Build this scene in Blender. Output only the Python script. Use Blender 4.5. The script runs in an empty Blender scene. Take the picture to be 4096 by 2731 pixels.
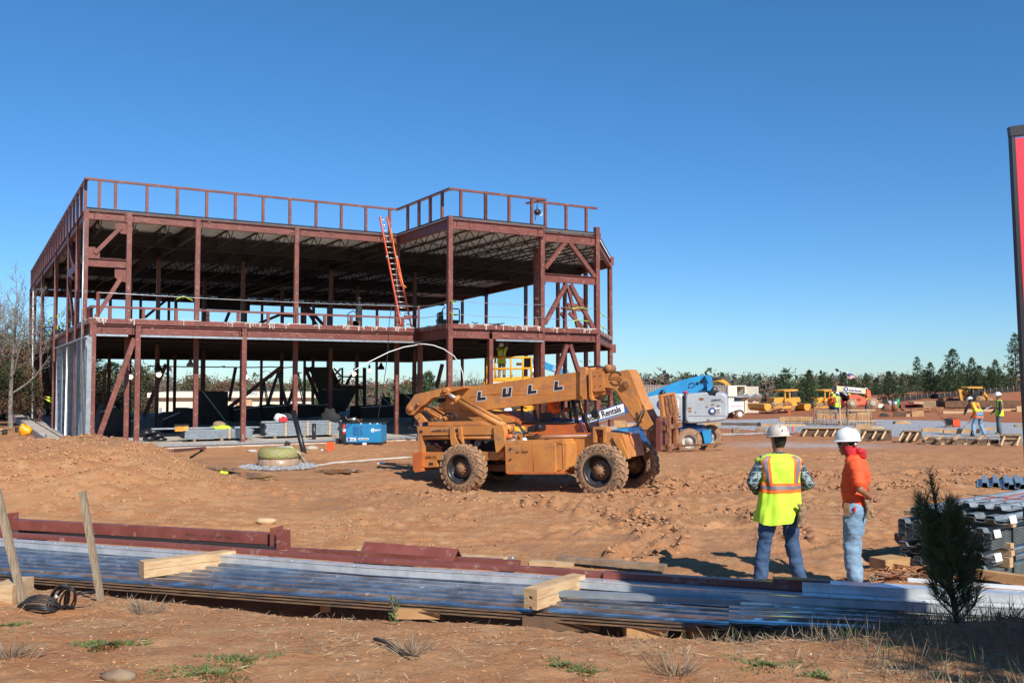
import bpy, math, random
import numpy as np
from mathutils import Vector, Matrix, noise as mnoise
from math import sin, cos, pi, radians, atan, sqrt, atan2
# ---------------------------------------------------------------- camera, sky, sun
F, CX, CY, HOR, EYE = 3747.0, 2048.0, 1365.5, 1525.4, 2.34
SC = bpy.context.scene
PITCH = atan((HOR-CY)/F)
cam = bpy.data.objects.new('camera', bpy.data.cameras.new('camera'))
SC.collection.objects.link(cam); SC.camera = cam
cam.location = (0, 0, EYE); cam.rotation_euler = (pi/2+PITCH, 0, 0)
cam.data.sensor_width = 36; cam.data.lens = F/4096*36; cam.data.clip_start = .1; cam.data.clip_end = 6000
SUN_EL, SUN_AZ = radians(38), radians(28.5)      # sun behind the camera, to the right
sdir = Vector((sin(SUN_AZ)*cos(SUN_EL), -cos(SUN_AZ)*cos(SUN_EL), sin(SUN_EL)))
w = bpy.data.worlds.new('World'); SC.world = w; w.use_nodes = True
nt = w.node_tree; bg = nt.nodes['Background']
sky = nt.nodes.new('ShaderNodeTexSky'); sky.sky_type = 'NISHITA'; sky.sun_disc = False
sky.sun_elevation = SUN_EL; sky.sun_rotation = pi-SUN_AZ
sky.altitude = 600; sky.air_density = 1.0; sky.dust_density = 0.0; sky.ozone_density = 3.5
bg.inputs['Strength'].default_value = 0.102
hs = nt.nodes.new('ShaderNodeHueSaturation'); hs.inputs['Saturation'].default_value = 1.24; hs.inputs['Hue'].default_value = .497
nt.links.new(sky.outputs[0], hs.inputs['Color']); g_ = nt.nodes.new('ShaderNodeTexCoord'); sx_ = nt.nodes.new('ShaderNodeSeparateXYZ'); mr_ = nt.nodes.new('ShaderNodeMapRange'); mr_.inputs[1].default_value = 0; mr_.inputs[2].default_value = .42
mx_ = nt.nodes.new('ShaderNodeMix'); mx_.data_type = 'RGBA'; mx_.blend_type = 'MULTIPLY'; mx_.inputs[0].default_value = 1
m2_ = nt.nodes.new('ShaderNodeMix'); m2_.data_type = 'RGBA'; m2_.inputs[6].default_value = (.50, .71, .98, 1); m2_.inputs[7].default_value = (.90, .97, 1.02, 1)
nt.links.new(g_.outputs['Generated'], sx_.inputs[0]); nt.links.new(sx_.outputs[2], mr_.inputs[0]); nt.links.new(mr_.outputs[0], m2_.inputs[0])
nt.links.new(hs.outputs[0], mx_.inputs[6]); nt.links.new(m2_.outputs[2], mx_.inputs[7]); nt.links.new(mx_.outputs[2], bg.inputs['Color'])
sl = bpy.data.lights.new('sun', 'SUN'); sl.energy = 4.9; sl.angle = radians(.53); sl.color = (1, .955, .88)
so = bpy.data.objects.new('sun', sl); SC.collection.objects.link(so)
so.rotation_euler = sdir.to_track_quat('Z', 'Y').to_euler()
SC.view_settings.view_transform = 'Standard'; SC.view_settings.look = 'None'
SC.view_settings.exposure = .33; SC.view_settings.gamma = 1
rnd = random.Random(7)
# ---------------------------------------------------------------- pixels (4096 wide) -> world
def ray(px, py):
    u = (px-CX)/F; v = -(py-CY)/F; c, s = cos(PITCH), sin(PITCH)
    return Vector((u, c-v*s, s+v*c))
CAM = Vector((0, 0, EYE))
def atz(px, py, z=0.): r = ray(px, py); return CAM+r*((z-EYE)/r.z)
def aty(px, py, y): r = ray(px, py); return CAM+r*(y/r.y)
def crop(ox, oy, s): return lambda x, y: (ox+x/s, oy+y/s)
D = crop(0, 0, .574219)
z1 = crop(0, 600, 2.24); z2 = crop(1000, 700, 2.24); z3 = crop(1800, 700, 1.96); z4 = crop(0, 1200, 2.6133)
z5 = crop(800, 1200, 2.24); z6 = crop(1550, 1400, 1.96); r1 = crop(2400, 1350, 2.352); r2 = crop(3200, 1300, 2.625)
r3 = crop(2900, 1650, 2.09); r4 = crop(3400, 1850, 1.78); r5 = crop(0, 1900, 1.8867); r6 = crop(1100, 2000, 1.8092); r7 = crop(2200, 2100, 1.8092)
class Frame:
    """local axes: u along yaw, w = away (left of u), z up"""
    def __init__(s, ox, oy, yaw, oz=0.):
        s.o = Vector((ox, oy, oz)); s.yaw = yaw
        s.u = Vector((cos(yaw), sin(yaw), 0)); s.w = Vector((-sin(yaw), cos(yaw), 0))
    def p(s, u, w, z): return s.o+s.u*u+s.w*w+Vector((0, 0, z))
    def hit(s, pxy, w):                         # pixel on the vertical plane at local w
        r = ray(*pxy); n = s.w; t = (s.o+n*w-CAM).dot(n)/r.dot(n); return CAM+r*t
    def hitu(s, pxy, u):
        r = ray(*pxy); n = s.u; t = (s.o+n*u-CAM).dot(n)/r.dot(n); return CAM+r*t
    def U(s, P): return (P-s.o).dot(s.u)
    def W(s, P): return (P-s.o).dot(s.w)
# ---------------------------------------------------------------- numpy noise and terrain
def _h(ix, iy, seed):
    n = (ix.astype(np.int64)*374761393+iy.astype(np.int64)*668265263+seed*1442695041) & 0xffffffff
    n = ((n ^ (n >> 13))*1274126177) & 0xffffffff
    return ((n ^ (n >> 16)) & 0xffff)/65535.
def vnoise(x, y, seed=0):
    ix = np.floor(x); iy = np.floor(y); fx = x-ix; fy = y-iy
    fx = fx*fx*fx*(fx*(fx*6-15)+10); fy = fy*fy*fy*(fy*(fy*6-15)+10)
    a = _h(ix, iy, seed); b = _h(ix+1, iy, seed); c = _h(ix, iy+1, seed); d = _h(ix+1, iy+1, seed)
    return (a+(b-a)*fx+(c-a)*fy+(a-b-c+d)*fx*fy)*2-1
def fbm(x, y, oct=4, seed=0, g=.5):
    s = 0; a = 1.; t = 0
    for i in range(oct):
        cs, sn = cos(i*1.3+.4), sin(i*1.3+.4)
        s = s+a*vnoise((x*cs-y*sn)*2**i+i*7.3, (x*sn+y*cs)*2**i-i*3.1, seed+i); t += a; a *= g
    return s/t
def sstep(a, b, x):
    t = np.clip((x-a)/(b-a), 0, 1); return t*t*(3-2*t)
PILE = lambda x: 8.55-.255*x+.012*x*x           # front foot of the foreground pile
HILLS = [(-11.6, 21.5, 1.05, 1.9, 2.0), (-9.75, 22., 1.12, 1.15, 2.3), (-8.55, 21.5, .78, 1.1, 2.3), (-10.2, 18.3, .75, 2.6, 1.8), (-7.3, 19.6, .42, 1.6, 2.0), (-13.5, 19.5, 1.0, 2.2, 2.5)]
def seg_d(x, y, pts):
    d = np.full(np.shape(x), 1e9)
    for (ax, ay), (bx, by) in zip(pts[:-1], pts[1:]):
        L = (bx-ax)**2+(by-ay)**2; t = np.clip(((x-ax)*(bx-ax)+(y-ay)*(by-ay))/L, 0, 1)
        d = np.minimum(d, np.hypot(x-ax-t*(bx-ax), y-ay-t*(by-ay)))
    return d
# churned wheel tracks round the telehandler, and rows of ridged mud near the forms
TRACKS = [[(-2.6, 20.0), (-.6, 18.3), (1.0, 17.2), (2.0, 16.2), (2.35, 14.8), (2.1, 13.4), (1.6, 12.5)],
          [(-1.2, 20.6), (.8, 19.0), (2.4, 18.0), (3.9, 16.8), (4.3, 15.), (4.0, 13.6)],
          [(2.2, 19.6), (4.4, 20.3), (7.6, 20.8), (12, 21.8), (17, 22)], [(1.6, 21.6), (5, 22.6), (9, 23.4), (15, 24.5)]]
TRACKW = [.55, .4, .85, .8]
FAINT = [([(-9, 15.2), (-3, 14.5), (3, 13.7), (8.5, 13.9)], .22), ([(-9, 16.1), (-3, 15.4), (3, 14.7), (8.5, 15.0)], .22), ([(-3.5, 12.6), (-.5, 13.6), (1.5, 15.5), (1.4, 18)], .24), ([(3.2, 12.4), (5.2, 14.5), (8.5, 17.5), (14, 20)], .26), ([(4.4, 12.0), (6.4, 14.0), (9.6, 16.6), (15, 18.8)], .26), ([(-6.8, 17.2), (-4.4, 18.4), (-3.2, 20.4), (-2.6, 23)], .24)]
def track_z(x, y):
    z = np.zeros(np.shape(x)); yy = (y > 9) & (y < 27)
    if not np.any(yy): return z
    for pts, wd, dep in [(t, .26, .055) for t in TRACKS]+[(t, w_, .022) for t, w_ in FAINT]:
        best = np.full(np.shape(x), 9.); S_ = np.zeros(np.shape(x)); acc = 0.
        for (ax, ay), (bx, by) in zip(pts[:-1], pts[1:]):
            L = math.hypot(bx-ax, by-ay); t = np.clip(((x-ax)*(bx-ax)+(y-ay)*(by-ay))/L**2, 0, 1); d = np.hypot(x-ax-t*(bx-ax), y-ay-t*(by-ay))
            k = d < best; best = np.where(k, d, best); S_ = np.where(k, acc+t*L, S_); acc += L
        n_ = .6+.6*np.clip(fbm(x*.8, y*.8, 2, 91)+.4, 0, 1); e = best/wd
        z = z+n_*dep*(-1.0*np.exp(-e**4)+.9*np.exp(-((e-1.35)/.35)**2)*(1+.8*vnoise(x*6, y*6, 93))+.45*np.exp(-e**4)*np.sign(np.sin(2*pi*(S_/.30+e*.5))))
    return z
def churn(x, y):
    m = np.zeros(np.shape(x))
    for t, wd in zip(TRACKS, TRACKW): m = np.maximum(m, 1-sstep(wd*.35, wd, seg_d(x, y, t)+.12*vnoise(x*2, y*2, 41)))
    return m
def H(x, y, detail=True):
    x = np.asarray(x, float); y = np.asarray(y, float)
    dist = PILE(x)+.12*fbm(x*1.2, y*.6, 3, 5)-.12-y
    z = .02+.60*(1-np.exp(-np.maximum(dist, 0)/2.0))*1.05+.10*sstep(-.25, .35, dist)+.30*np.exp(-((x-3.9)/1.5)**2-((y-6.75)/.75)**2)*sstep(0, .4, dist)
    z = z-.10*np.exp(-((dist+.75)/.7)**2)*sstep(.1, -.15, dist)*(y < 14)
    z = z+.035*fbm(x*.35, y*.35, 3, 2)*sstep(2, 8, y)
    m = 0
    for (hx, hy, hh, sx, sy) in HILLS: m = m+hh*np.exp(-((x-hx)/sx)**2-((y-hy)/sy)**2)*.8
    m = 1.52*(1-np.exp(-m/1.15))
    z = z+m*(1+.16*fbm(x*1.1, y*1.1, 4, 9))
    # the hollow where the telehandler stands
    z = z-.24*np.exp(-((x+1.2)/2.8)**2-((y-22.2)/2.0)**2)-.05*np.exp(-((x-1.9)/1.6)**2-((y-20)/1.5)**2)
    # slope down beyond the site, and the red bank at the far right
    z = z-.45*sstep(45, 85, y)-9.5*sstep(84, 210, y)-2.6*sstep(62, 86, y)*(1-sstep(-6, 12, x))
    z = z+1.95*sstep(19, 42, x)*sstep(60, 75, y)*(1-sstep(90, 120, y))
    z = z+4.5*sstep(330, 640, y)+1.5*sstep(40, 300, x)*sstep(300, 500, y)
    if detail:
        fl = 1-sstep(30, 60, y)
        c = churn(x, y)
        near = sstep(2, 5, y)
        z = z+track_z(x, y)*(1-np.clip(m*2, 0, 1))
        z = z+fl*(.020*fbm(x*2.2, y*2.2, 4, 11)+.018*np.abs(fbm(x*15, y*15, 2, 14))*(1-sstep(16, 22, y))+.027*fbm(x*7, y*7, 3, 13, .65)*(.45+sstep(-.1, .35, fbm(x*.6, y*.6, 2, 15))))*near
        z = z+fl*c*(.10*np.abs(fbm(x*3.1, y*3.1, 4, 17, .62))*2-.06+.045*np.abs(vnoise(x*9, y*9, 21))+.03*vnoise(x*17, y*17, 22))
        lump = np.clip(fbm(x*4.2, y*4.2, 3, 23)-.12, 0, 1)*sstep(12.5, 14, y+.3*x)
        z = z+fl*lump*.13*(.35+.65*sstep(-.15, .35, fbm(x*.5, y*.5, 2, 29)))
        z = z+m*(.10*fbm(x*1.6, y*1.6, 4, 31, .6)-.075*(1-np.abs(fbm(x*2.6+5, y*2.6, 4, 37, .6))*2.2).clip(0, 1)**3+.018*vnoise(x*13, y*13, 33))
    return z
def hz(x, y): return float(H(np.array([x]), np.array([y]))[0])
def G(px, py):                                  # pixel -> point on the ground
    r = ray(px, py); t = 3.
    lo = None
    while t < 900:
        P = CAM+r*t
        if P.z < float(H(P.x, P.y, False)):
            hi = t; lo = t/1.02
            for _ in range(18):
                md = (lo+hi)/2; P = CAM+r*md
                if P.z < float(H(P.x, P.y, False)): hi = md
                else: lo = md
            P = CAM+r*hi; P.z = hz(P.x, P.y); return P
        t *= 1.02
    return CAM+r*900
# ---------------------------------------------------------------- materials
def mat(name, col, rough=.6, metal=0., col2=None, scale=3., bump=0., bscale=20., spec=.5, lo=.4, hi=.6, dirt=None, dscale=6., damt=.5, emit=0., stretch=None, detail=6., bdist=.01, rough2=None):
    m = bpy.data.materials.new(name); m.use_nodes = True; n = m.node_tree; N = n.nodes; L = n.links
    b = N['Principled BSDF']; b.inputs['Roughness'].default_value = rough; b.inputs['Metallic'].default_value = metal
    b.inputs['Specular IOR Level'].default_value = spec
    tc = N.new('ShaderNodeTexCoord'); mp = N.new('ShaderNodeMapping'); L.new(tc.outputs['Object'], mp.inputs[0])
    if stretch: mp.inputs['Scale'].default_value = stretch
    def nz(s, d=detail, r=.55, off=0):
        q = N.new('ShaderNodeTexNoise'); q.inputs['Scale'].default_value = s; q.inputs['Detail'].default_value = d; q.inputs['Roughness'].default_value = r
        if off:
            m2 = N.new('ShaderNodeMapping'); m2.inputs['Location'].default_value = (off, off, off); L.new(mp.outputs[0], m2.inputs[0]); L.new(m2.outputs[0], q.inputs[0])
        else: L.new(mp.outputs[0], q.inputs[0])
        return q
    def ramp(src, a, c):
        r = N.new('ShaderNodeMapRange'); r.inputs[1].default_value = a; r.inputs[2].default_value = c; L.new(src, r.inputs[0]); return r.outputs[0]
    def mix(f, A, B):
        x = N.new('ShaderNodeMix'); x.data_type = 'RGBA'
        if hasattr(f, 'links'): L.new(f, x.inputs[0])
        else: x.inputs[0].default_value = f
        for s, v in ((6, A), (7, B)):
            if hasattr(v, 'links'): L.new(v, x.inputs[s])
            else: x.inputs[s].default_value = (*v, 1)
        return x.outputs[2]
    c = col
    if col2 is None: col2 = tuple(k*.78 for k in col)
    c = mix(ramp(nz(scale).outputs[0], lo, hi), col, col2)
    if dirt:
        f = ramp(nz(dscale, 8, .65, 5.3).outputs[0], 1-damt-.08, 1-damt+.10)
        c = mix(f, c, dirt)
        rr = N.new('ShaderNodeMix'); L.new(f, rr.inputs[0]); rr.inputs[2].default_value = rough; rr.inputs[3].default_value = .9; L.new(rr.outputs[0], b.inputs['Roughness'])
        if metal:
            r2_ = N.new('ShaderNodeMix'); L.new(f, r2_.inputs[0]); r2_.inputs[2].default_value = metal; r2_.inputs[3].default_value = 0; L.new(r2_.outputs[0], b.inputs['Metallic'])
    L.new(c, b.inputs['Base Color'])
    if emit: L.new(c, b.inputs['Emission Color']); b.inputs['Emission Strength'].default_value = emit
    if bump:
        bp = N.new('ShaderNodeBump'); bp.inputs['Strength'].default_value = bump; bp.inputs['Distance'].default_value = bdist
        L.new(nz(bscale, 6).outputs[0], bp.inputs['Height']); L.new(bp.outputs[0], b.inputs['Normal'])
    m['n'] = 1
    return m
MUD = (.40, .185, .08)
M = {}
M['primer'] = mat('red_primer_steel', (.195, .058, .040), .5, 0, (.15, .041, .028), 1.6, .15, 40, dirt=(.30, .17, .13), dscale=7, damt=.37)
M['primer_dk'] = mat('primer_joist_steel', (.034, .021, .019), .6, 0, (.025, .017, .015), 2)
M['galv'] = mat('galvanised_steel', (.50, .54, .56), .42, .75, (.38, .42, .44), 7, .1, 30)
M['galvd'] = mat('galvanised_dull', (.33, .36, .38), .5, .35, (.24, .27, .29), 4, .1, 30)
M['deckm'] = mat('roof_deck_underside', (.74, .75, .74), .5, 0, (.62, .63, .62), 1)
M['deckr'] = mat('roof_deck_rib', (.30, .30, .29), .6)
M['conc'] = mat('concrete', (.50, .46, .40), .85, 0, (.40, .34, .27), 1.2, .4, 30, dirt=(.42, .25, .14), damt=.36, dscale=2)
M['drip'] = mat('concrete_splash', (.55, .52, .47), .9, 0, (.42, .37, .33), 8, .5, 40)
M['orange_l'] = mat('ladder_orange', (.85, .09, .03), .45)
M['alu'] = mat('aluminium', (.62, .63, .62), .4, .8)
M['black'] = mat('black_plastic', (.016, .016, .018), .4)
M['blackm'] = mat('black_matt', (.02, .02, .02), .8)
M['rubber'] = mat('tyre_rubber', (.035, .032, .03), .85, 0, (.055, .048, .04), 6, .3, 30, dirt=(.30, .17, .09), dscale=5, damt=.60)
M['treadmud'] = mat('muddy_tyre_tread', (.05, .045, .04), .9, 0, (.09, .07, .05), 8, .4, 30, dirt=(.36, .21, .115), dscale=6, damt=.62)
M['lull'] = mat('worn_orange_paint', (.60, .245, .060), .48, 0, (.50, .19, .048), 1.6, .12, 25, dirt=(.33, .16, .075), dscale=4, damt=.42)
M['lull2'] = mat('worn_red_orange_paint', (.56, .15, .04), .45, 0, (.46, .12, .035), 2, .1, 25)
M['rust'] = mat('rusty_steel', (.28, .115, .05), .8, 0, (.16, .06, .03), 5, .4, 30, dirt=(.42, .20, .09), damt=.45)
M['hub'] = mat('muddy_hub', (.33, .17, .09), .9, 0, (.22, .11, .06), 9, .6, 30)
M['rim'] = mat('black_rim', (.03, .03, .032), .35, 0, dirt=(.2, .1, .05), damt=.35)
M['glass'] = mat('dark_glass', (.03, .04, .045), .08, 0, spec=.8)
M['hose'] = mat('rubber_hose', (.03, .03, .032), .5)
M['white'] = mat('white_paint', (.78, .78, .77), .5, 0, (.70, .70, .69), 4)
M['decal_w'] = mat('white_decal', (.8, .8, .8), .4)
M['decal_k'] = mat('black_decal', (.02, .02, .025), .4)
M['decal_b'] = mat('blue_decal', (.03, .07, .25), .4)
M['brown_txt'] = mat('brown_stencil', (.10, .045, .02), .6)
M['grey_body'] = mat('grey_engine_cover', (.44, .47, .49), .4, 0, (.36, .39, .41), 1.5, 0, dirt=(.33, .25, .2), dscale=3, damt=.30)
M['blue_m'] = mat('machine_blue', (.03, .30, .58), .4, 0, (.03, .24, .48), 3)
M['blue_d'] = mat('chassis_blue', (.02, .11, .30), .45, 0, dirt=(.28, .15, .08), damt=.38)
M['blue_w'] = mat('welder_blue', (.02, .22, .44), .42, 0, (.02, .19, .39), 3)
M['yellow'] = mat('machine_yellow', (.72, .36, .03), .5, 0, (.58, .28, .03), 2, dirt=(.35, .17, .07), damt=.42)
M['yellow_l'] = mat('lift_yellow', (.85, .38, .015), .45)
M['jlg'] = mat('coral_orange_paint', (.78, .15, .07), .5)
M['cream'] = mat('cream_boom', (.78, .68, .38), .5)
M['wood'] = mat('pine_lumber', (.55, .38, .21), .75, 0, (.44, .28, .14), 5, .3, 30, stretch=(1, 1, 6))
M['wood_o'] = mat('fresh_ply', (.48, .29, .13), .75, 0, (.38, .21, .09), 3, .2, 20)
M['wood_g'] = mat('weathered_lumber', (.30, .21, .13), .85, 0, (.2, .13, .08), 6, .4, 30)
M['wood_d'] = mat('dark_formwork', (.13, .075, .04), .85, 0, (.08, .05, .03), 4, .4, 20)
M['stake'] = mat('weathered_stake', (.34, .26, .17), .8, 0, (.20, .15, .10), 14, .4, 60, stretch=(6, 6, .6))
M['hiviz'] = mat('hi_vis_yellow', (.58, .86, .05), .75, 0, (.50, .76, .04), 4)
M['hivo'] = mat('hi_vis_orange', (.95, .17, .02), .7, 0, (.88, .15, .02), 3)
M['tape'] = mat('reflective_tape', (.24, .22, .23), .5, .1)
M['skin'] = mat('skin', (.30, .135, .075), .55, 0, (.25, .11, .06), 9)
M['hair'] = mat('dark_hair', (.02, .014, .01), .7)
M['jean_d'] = mat('dark_denim', (.045, .095, .19), .85, 0, (.032, .07, .145), 9, .3, 60)
M['jean_l'] = mat('pale_denim', (.22, .34, .46), .85, 0, (.16, .27, .38), 5, .3, 60)
M['tee'] = mat('orange_tee', (.88, .10, .025), .8, 0, (.80, .085, .02), 5)
M['boot'] = mat('tan_boot', (.26, .14, .07), .8, 0, (.17, .09, .045), 12)
M['glove'] = mat('leather_glove', (.35, .22, .12), .8, 0, (.2, .12, .07), 20)
M['greyt'] = mat('grey_work_trousers', (.11, .14, .14), .85); M['navy'] = mat('dark_work_shirt', (.03, .035, .045), .85)
M['red'] = mat('red_fabric', (.55, .02, .03), .75, 0, (.45, .02, .03), 15)
M['hatw'] = mat('white_hard_hat', (.80, .81, .80), .3, 0, (.78, .79, .78), 4)
M['hatd'] = mat('stained_hard_hat', (.66, .60, .50), .4, 0, (.60, .52, .41), 5, dirt=(.35, .19, .08), dscale=14, damt=.40)
M['haty'] = mat('yellow_hard_hat', (.80, .55, .08), .4)
M['bark'] = mat('bark', (.10, .075, .055), .9, 0, (.06, .045, .035), 8, .6, 20)
M['barkg'] = mat('grey_bark', (.26, .235, .20), .9, 0, (.15, .13, .11), 5, .5, 20)
M['redsign'] = mat('red_sign_panel', (.75, .035, .06), .4, 0, (.70, .03, .055), 2)
M['green'] = mat('green_plastic', (.02, .30, .09), .5)
M['stucco'] = mat('cream_stucco', (.76, .69, .55), .85, 0, (.72, .65, .51), 2)
M['bulb'] = mat('lit_bulb', (1, .93, .75), .5, emit=14)
M['bluedk'] = mat('blue_grey_decking', (.26, .33, .39), .4, .3)
M['redwire'] = mat('red_cord', (.50, .05, .04), .6)
# ---------------------------------------------------------------- mesh builder
class MB:
    def __init__(s): s.v = []; s.f = []; s.m = []; s.s = []
    def face(s, idx, mi=0, sm=False): s.f.append(tuple(idx)); s.m.append(mi); s.s.append(sm)
    def pts(s, L): k = len(s.v); s.v.extend([Vector(p) for p in L]); return k
    def quad(s, a, b, c, d, mi=0): k = s.pts((a, b, c, d)); s.face((k, k+1, k+2, k+3), mi); return s
    def box8(s, P, mi=0):
        k = s.pts(P)
        for q in ((0, 3, 2, 1), (4, 5, 6, 7), (0, 1, 5, 4), (1, 2, 6, 5), (2, 3, 7, 6), (3, 0, 4, 7)): s.face([k+i for i in q], mi)
        return s
    def box(s, c, sz, R=None, mi=0):
        c = Vector(c); hx, hy, hz_ = sz[0]/2, sz[1]/2, sz[2]/2
        P = [Vector(p) for p in ((-hx, -hy, -hz_), (hx, -hy, -hz_), (hx, hy, -hz_), (-hx, hy, -hz_), (-hx, -hy, hz_), (hx, -hy, hz_), (hx, hy, hz_), (-hx, hy, hz_))]
        if R is not None: P = [R @ p for p in P]
        return s.box8([p+c for p in P], mi)
    def fbox(s, fr, u0, u1, w0, w1, z0, z1_, mi=0):
        return s.box8([fr.p(u0, w0, z0), fr.p(u1, w0, z0), fr.p(u1, w1, z0), fr.p(u0, w1, z0), fr.p(u0, w0, z1_), fr.p(u1, w0, z1_), fr.p(u1, w1, z1_), fr.p(u0, w1, z1_)], mi)
    def bar(s, a, b, w, h, up=(0, 0, 1), mi=0):        # box from a to b; w across, h along up
        a = Vector(a); b = Vector(b); d = (b-a).normalized(); up = Vector(up)
        if abs(d.dot(up)) > .98: up = Vector((0, 1, 0))
        x = d.cross(up).normalized(); y = x.cross(d).normalized(); x = x*w/2; y = y*h/2
        return s.box8([a-x-y, a+x-y, a+x+y, a-x+y, b-x-y, b+x-y, b+x+y, b-x+y], mi)
    def ibeam(s, a, b, w, h, up=(0, 0, 1), t=.02, mi=0):
        a = Vector(a); b = Vector(b); d = (b-a).normalized(); up = Vector(up)
        x = d.cross(up).normalized(); y = x.cross(d).normalized()
        s.bar(a+y*(h/2-t/2), b+y*(h/2-t/2), w, t, up, mi); s.bar(a-y*(h/2-t/2), b-y*(h/2-t/2), w, t, up, mi)
        s.bar(a, b, t, h-2*t, up, mi); return s
    def tube(s, P, r, n=8, mi=0, cap=True, sm=True):
        P = [Vector(p) for p in P]; R = r if hasattr(r, '__len__') else [r]*len(P); k0 = len(s.v); prev = None
        for i, p in enumerate(P):
            d = (P[min(i+1, len(P)-1)]-P[max(i-1, 0)])
            d = d.normalized() if d.length > 1e-9 else Vector((0, 0, 1))
            if prev is None:
                a = Vector((0, 0, 1)) if abs(d.z) < .9 else Vector((1, 0, 0)); x = d.cross(a).normalized()
            else:
                x = (prev-d*prev.dot(d)); x = x.normalized() if x.length > 1e-6 else d.orthogonal().normalized()
            prev = x; y = d.cross(x)
            for j in range(n):
                t = 2*pi*j/n; s.v.append(p+(x*cos(t)+y*sin(t))*R[i])
        for i in range(len(P)-1):
            for j in range(n):
                a = k0+i*n+j; b = k0+i*n+(j+1) % n; s.face((a, b, b+n, a+n), mi, sm)
        if cap:
            s.face([k0+j for j in reversed(range(n))], mi); s.face([k0+(len(P)-1)*n+j for j in range(n)], mi)
        return s
    def cyl(s, a, b, r, n=16, mi=0, r2=None): return s.tube([a, b], [r, r if r2 is None else r2], n, mi)
    def loft(s, rings, mi=0, sm=True, cap=True):       # rings: lists of equal length
        n = len(rings[0]); k0 = len(s.v)
        for r in rings: s.v.extend([Vector(p) for p in r])
        for i in range(len(rings)-1):
            for j in range(n):
                a = k0+i*n+j; b = k0+i*n+(j+1) % n; s.face((a, b, b+n, a+n), mi, sm)
        if cap: s.face([k0+j for j in reversed(range(n))], mi); s.face([k0+(len(rings)-1)*n+j for j in range(n)], mi)
        return s
    def lathe(s, c, axis, prof, n=24, mi=0, sm=True):  # prof: (radius, along)
        c = Vector(c); ax = Vector(axis).normalized(); x = ax.orthogonal().normalized(); y = ax.cross(x)
        return s.loft([[c+ax*h+(x*cos(2*pi*j/n)+y*sin(2*pi*j/n))*max(r, 1e-4) for j in range(n)] for r, h in prof], mi, sm, False)
    def prism(s, poly, off, mi=0, mi2=None):           # poly: 3D outline, extruded by off
        off = Vector(off); n = len(poly); k = s.pts(list(poly)+[Vector(p)+off for p in poly])
        s.face(range(k, k+n), mi); s.face(reversed(range(k+n, k+2*n)), mi)
        for j in range(n): s.face((k+j, k+n+j, k+n+(j+1) % n, k+(j+1) % n), mi if mi2 is None else mi2)
        return s
    def sphere(s, c, r, n=12, mi=0, sc=(1, 1, 1), R=None):
        c = Vector(c); rings = []
        for i in range(n//2+1):
            t = pi*i/(n//2); q = []
            for j in range(n):
                a = 2*pi*j/n; p = Vector((sin(t)*cos(a)*sc[0], sin(t)*sin(a)*sc[1], cos(t)*sc[2]))*r
                if R is not None: p = R @ p
                q.append(c+p)
            rings.append(q)
        return s.loft(rings, mi, True, False)
    def add(s, o):
        k = len(s.v); s.v += o.v; s.f += [tuple(i+k for i in f) for f in o.f]; s.m += o.m; s.s += o.s; return s
    def mesh(s, name, mats, Minv=None):
        me = bpy.data.meshes.new(name); V = s.v
        if Minv is not None: V = [Minv @ p for p in V]
        me.from_pydata([tuple(p) for p in V], [], s.f)
        for m in (mats if isinstance(mats, (list, tuple)) else [mats]): me.materials.append(M[m] if isinstance(m, str) else m)
        me.polygons.foreach_set('material_index', s.m); me.polygons.foreach_set('use_smooth', s.s); me.update()
        return me
    def build(s, name, mats, parent=None, fix=True):
        inv = WM[parent].inverted() if parent is not None else None
        me = s.mesh(name, mats, inv)
        if fix: recalc(me)
        o = bpy.data.objects.new(name, me); SC.collection.objects.link(o)
        if parent is not None: o.parent = parent; WM[o] = WM[parent]
        else: WM[o] = Matrix.Identity(4)
        return o
import bmesh
def recalc(me):
    bm = bmesh.new(); bm.from_mesh(me); bmesh.ops.recalc_face_normals(bm, faces=bm.faces); bm.to_mesh(me); bm.free()
WM = {}
def tag(o, label=None, cat=None, group=None, kind=None):
    for k, v in (('label', label), ('category', cat), ('group', group), ('kind', kind)):
        if v: o[k] = v
    return o
def thing(name, loc, label, cat, group=None, rz=0., kind=None):
    o = bpy.data.objects.new(name, None); SC.collection.objects.link(o); o.location = loc; o.rotation_euler = (0, 0, rz)
    o.empty_display_size = .2; WM[o] = Matrix.Translation(Vector(loc)) @ Matrix.Rotation(rz, 4, 'Z')
    return tag(o, label, cat, group, kind)
def copy_tree(o, loc=None, rz=None, label=None, parent=None, scale=None):
    c = o.copy(); SC.collection.objects.link(c)
    if parent is not None: c.parent = parent
    if loc is not None: c.location = loc
    if rz is not None: c.rotation_euler.z = rz
    if scale is not None: c.scale = (scale,)*3 if not hasattr(scale, '__len__') else scale
    if label: c['label'] = label
    for ch in list(o.children):
        if ch.parent == o: copy_tree(ch, parent=c)
    return c
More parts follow.
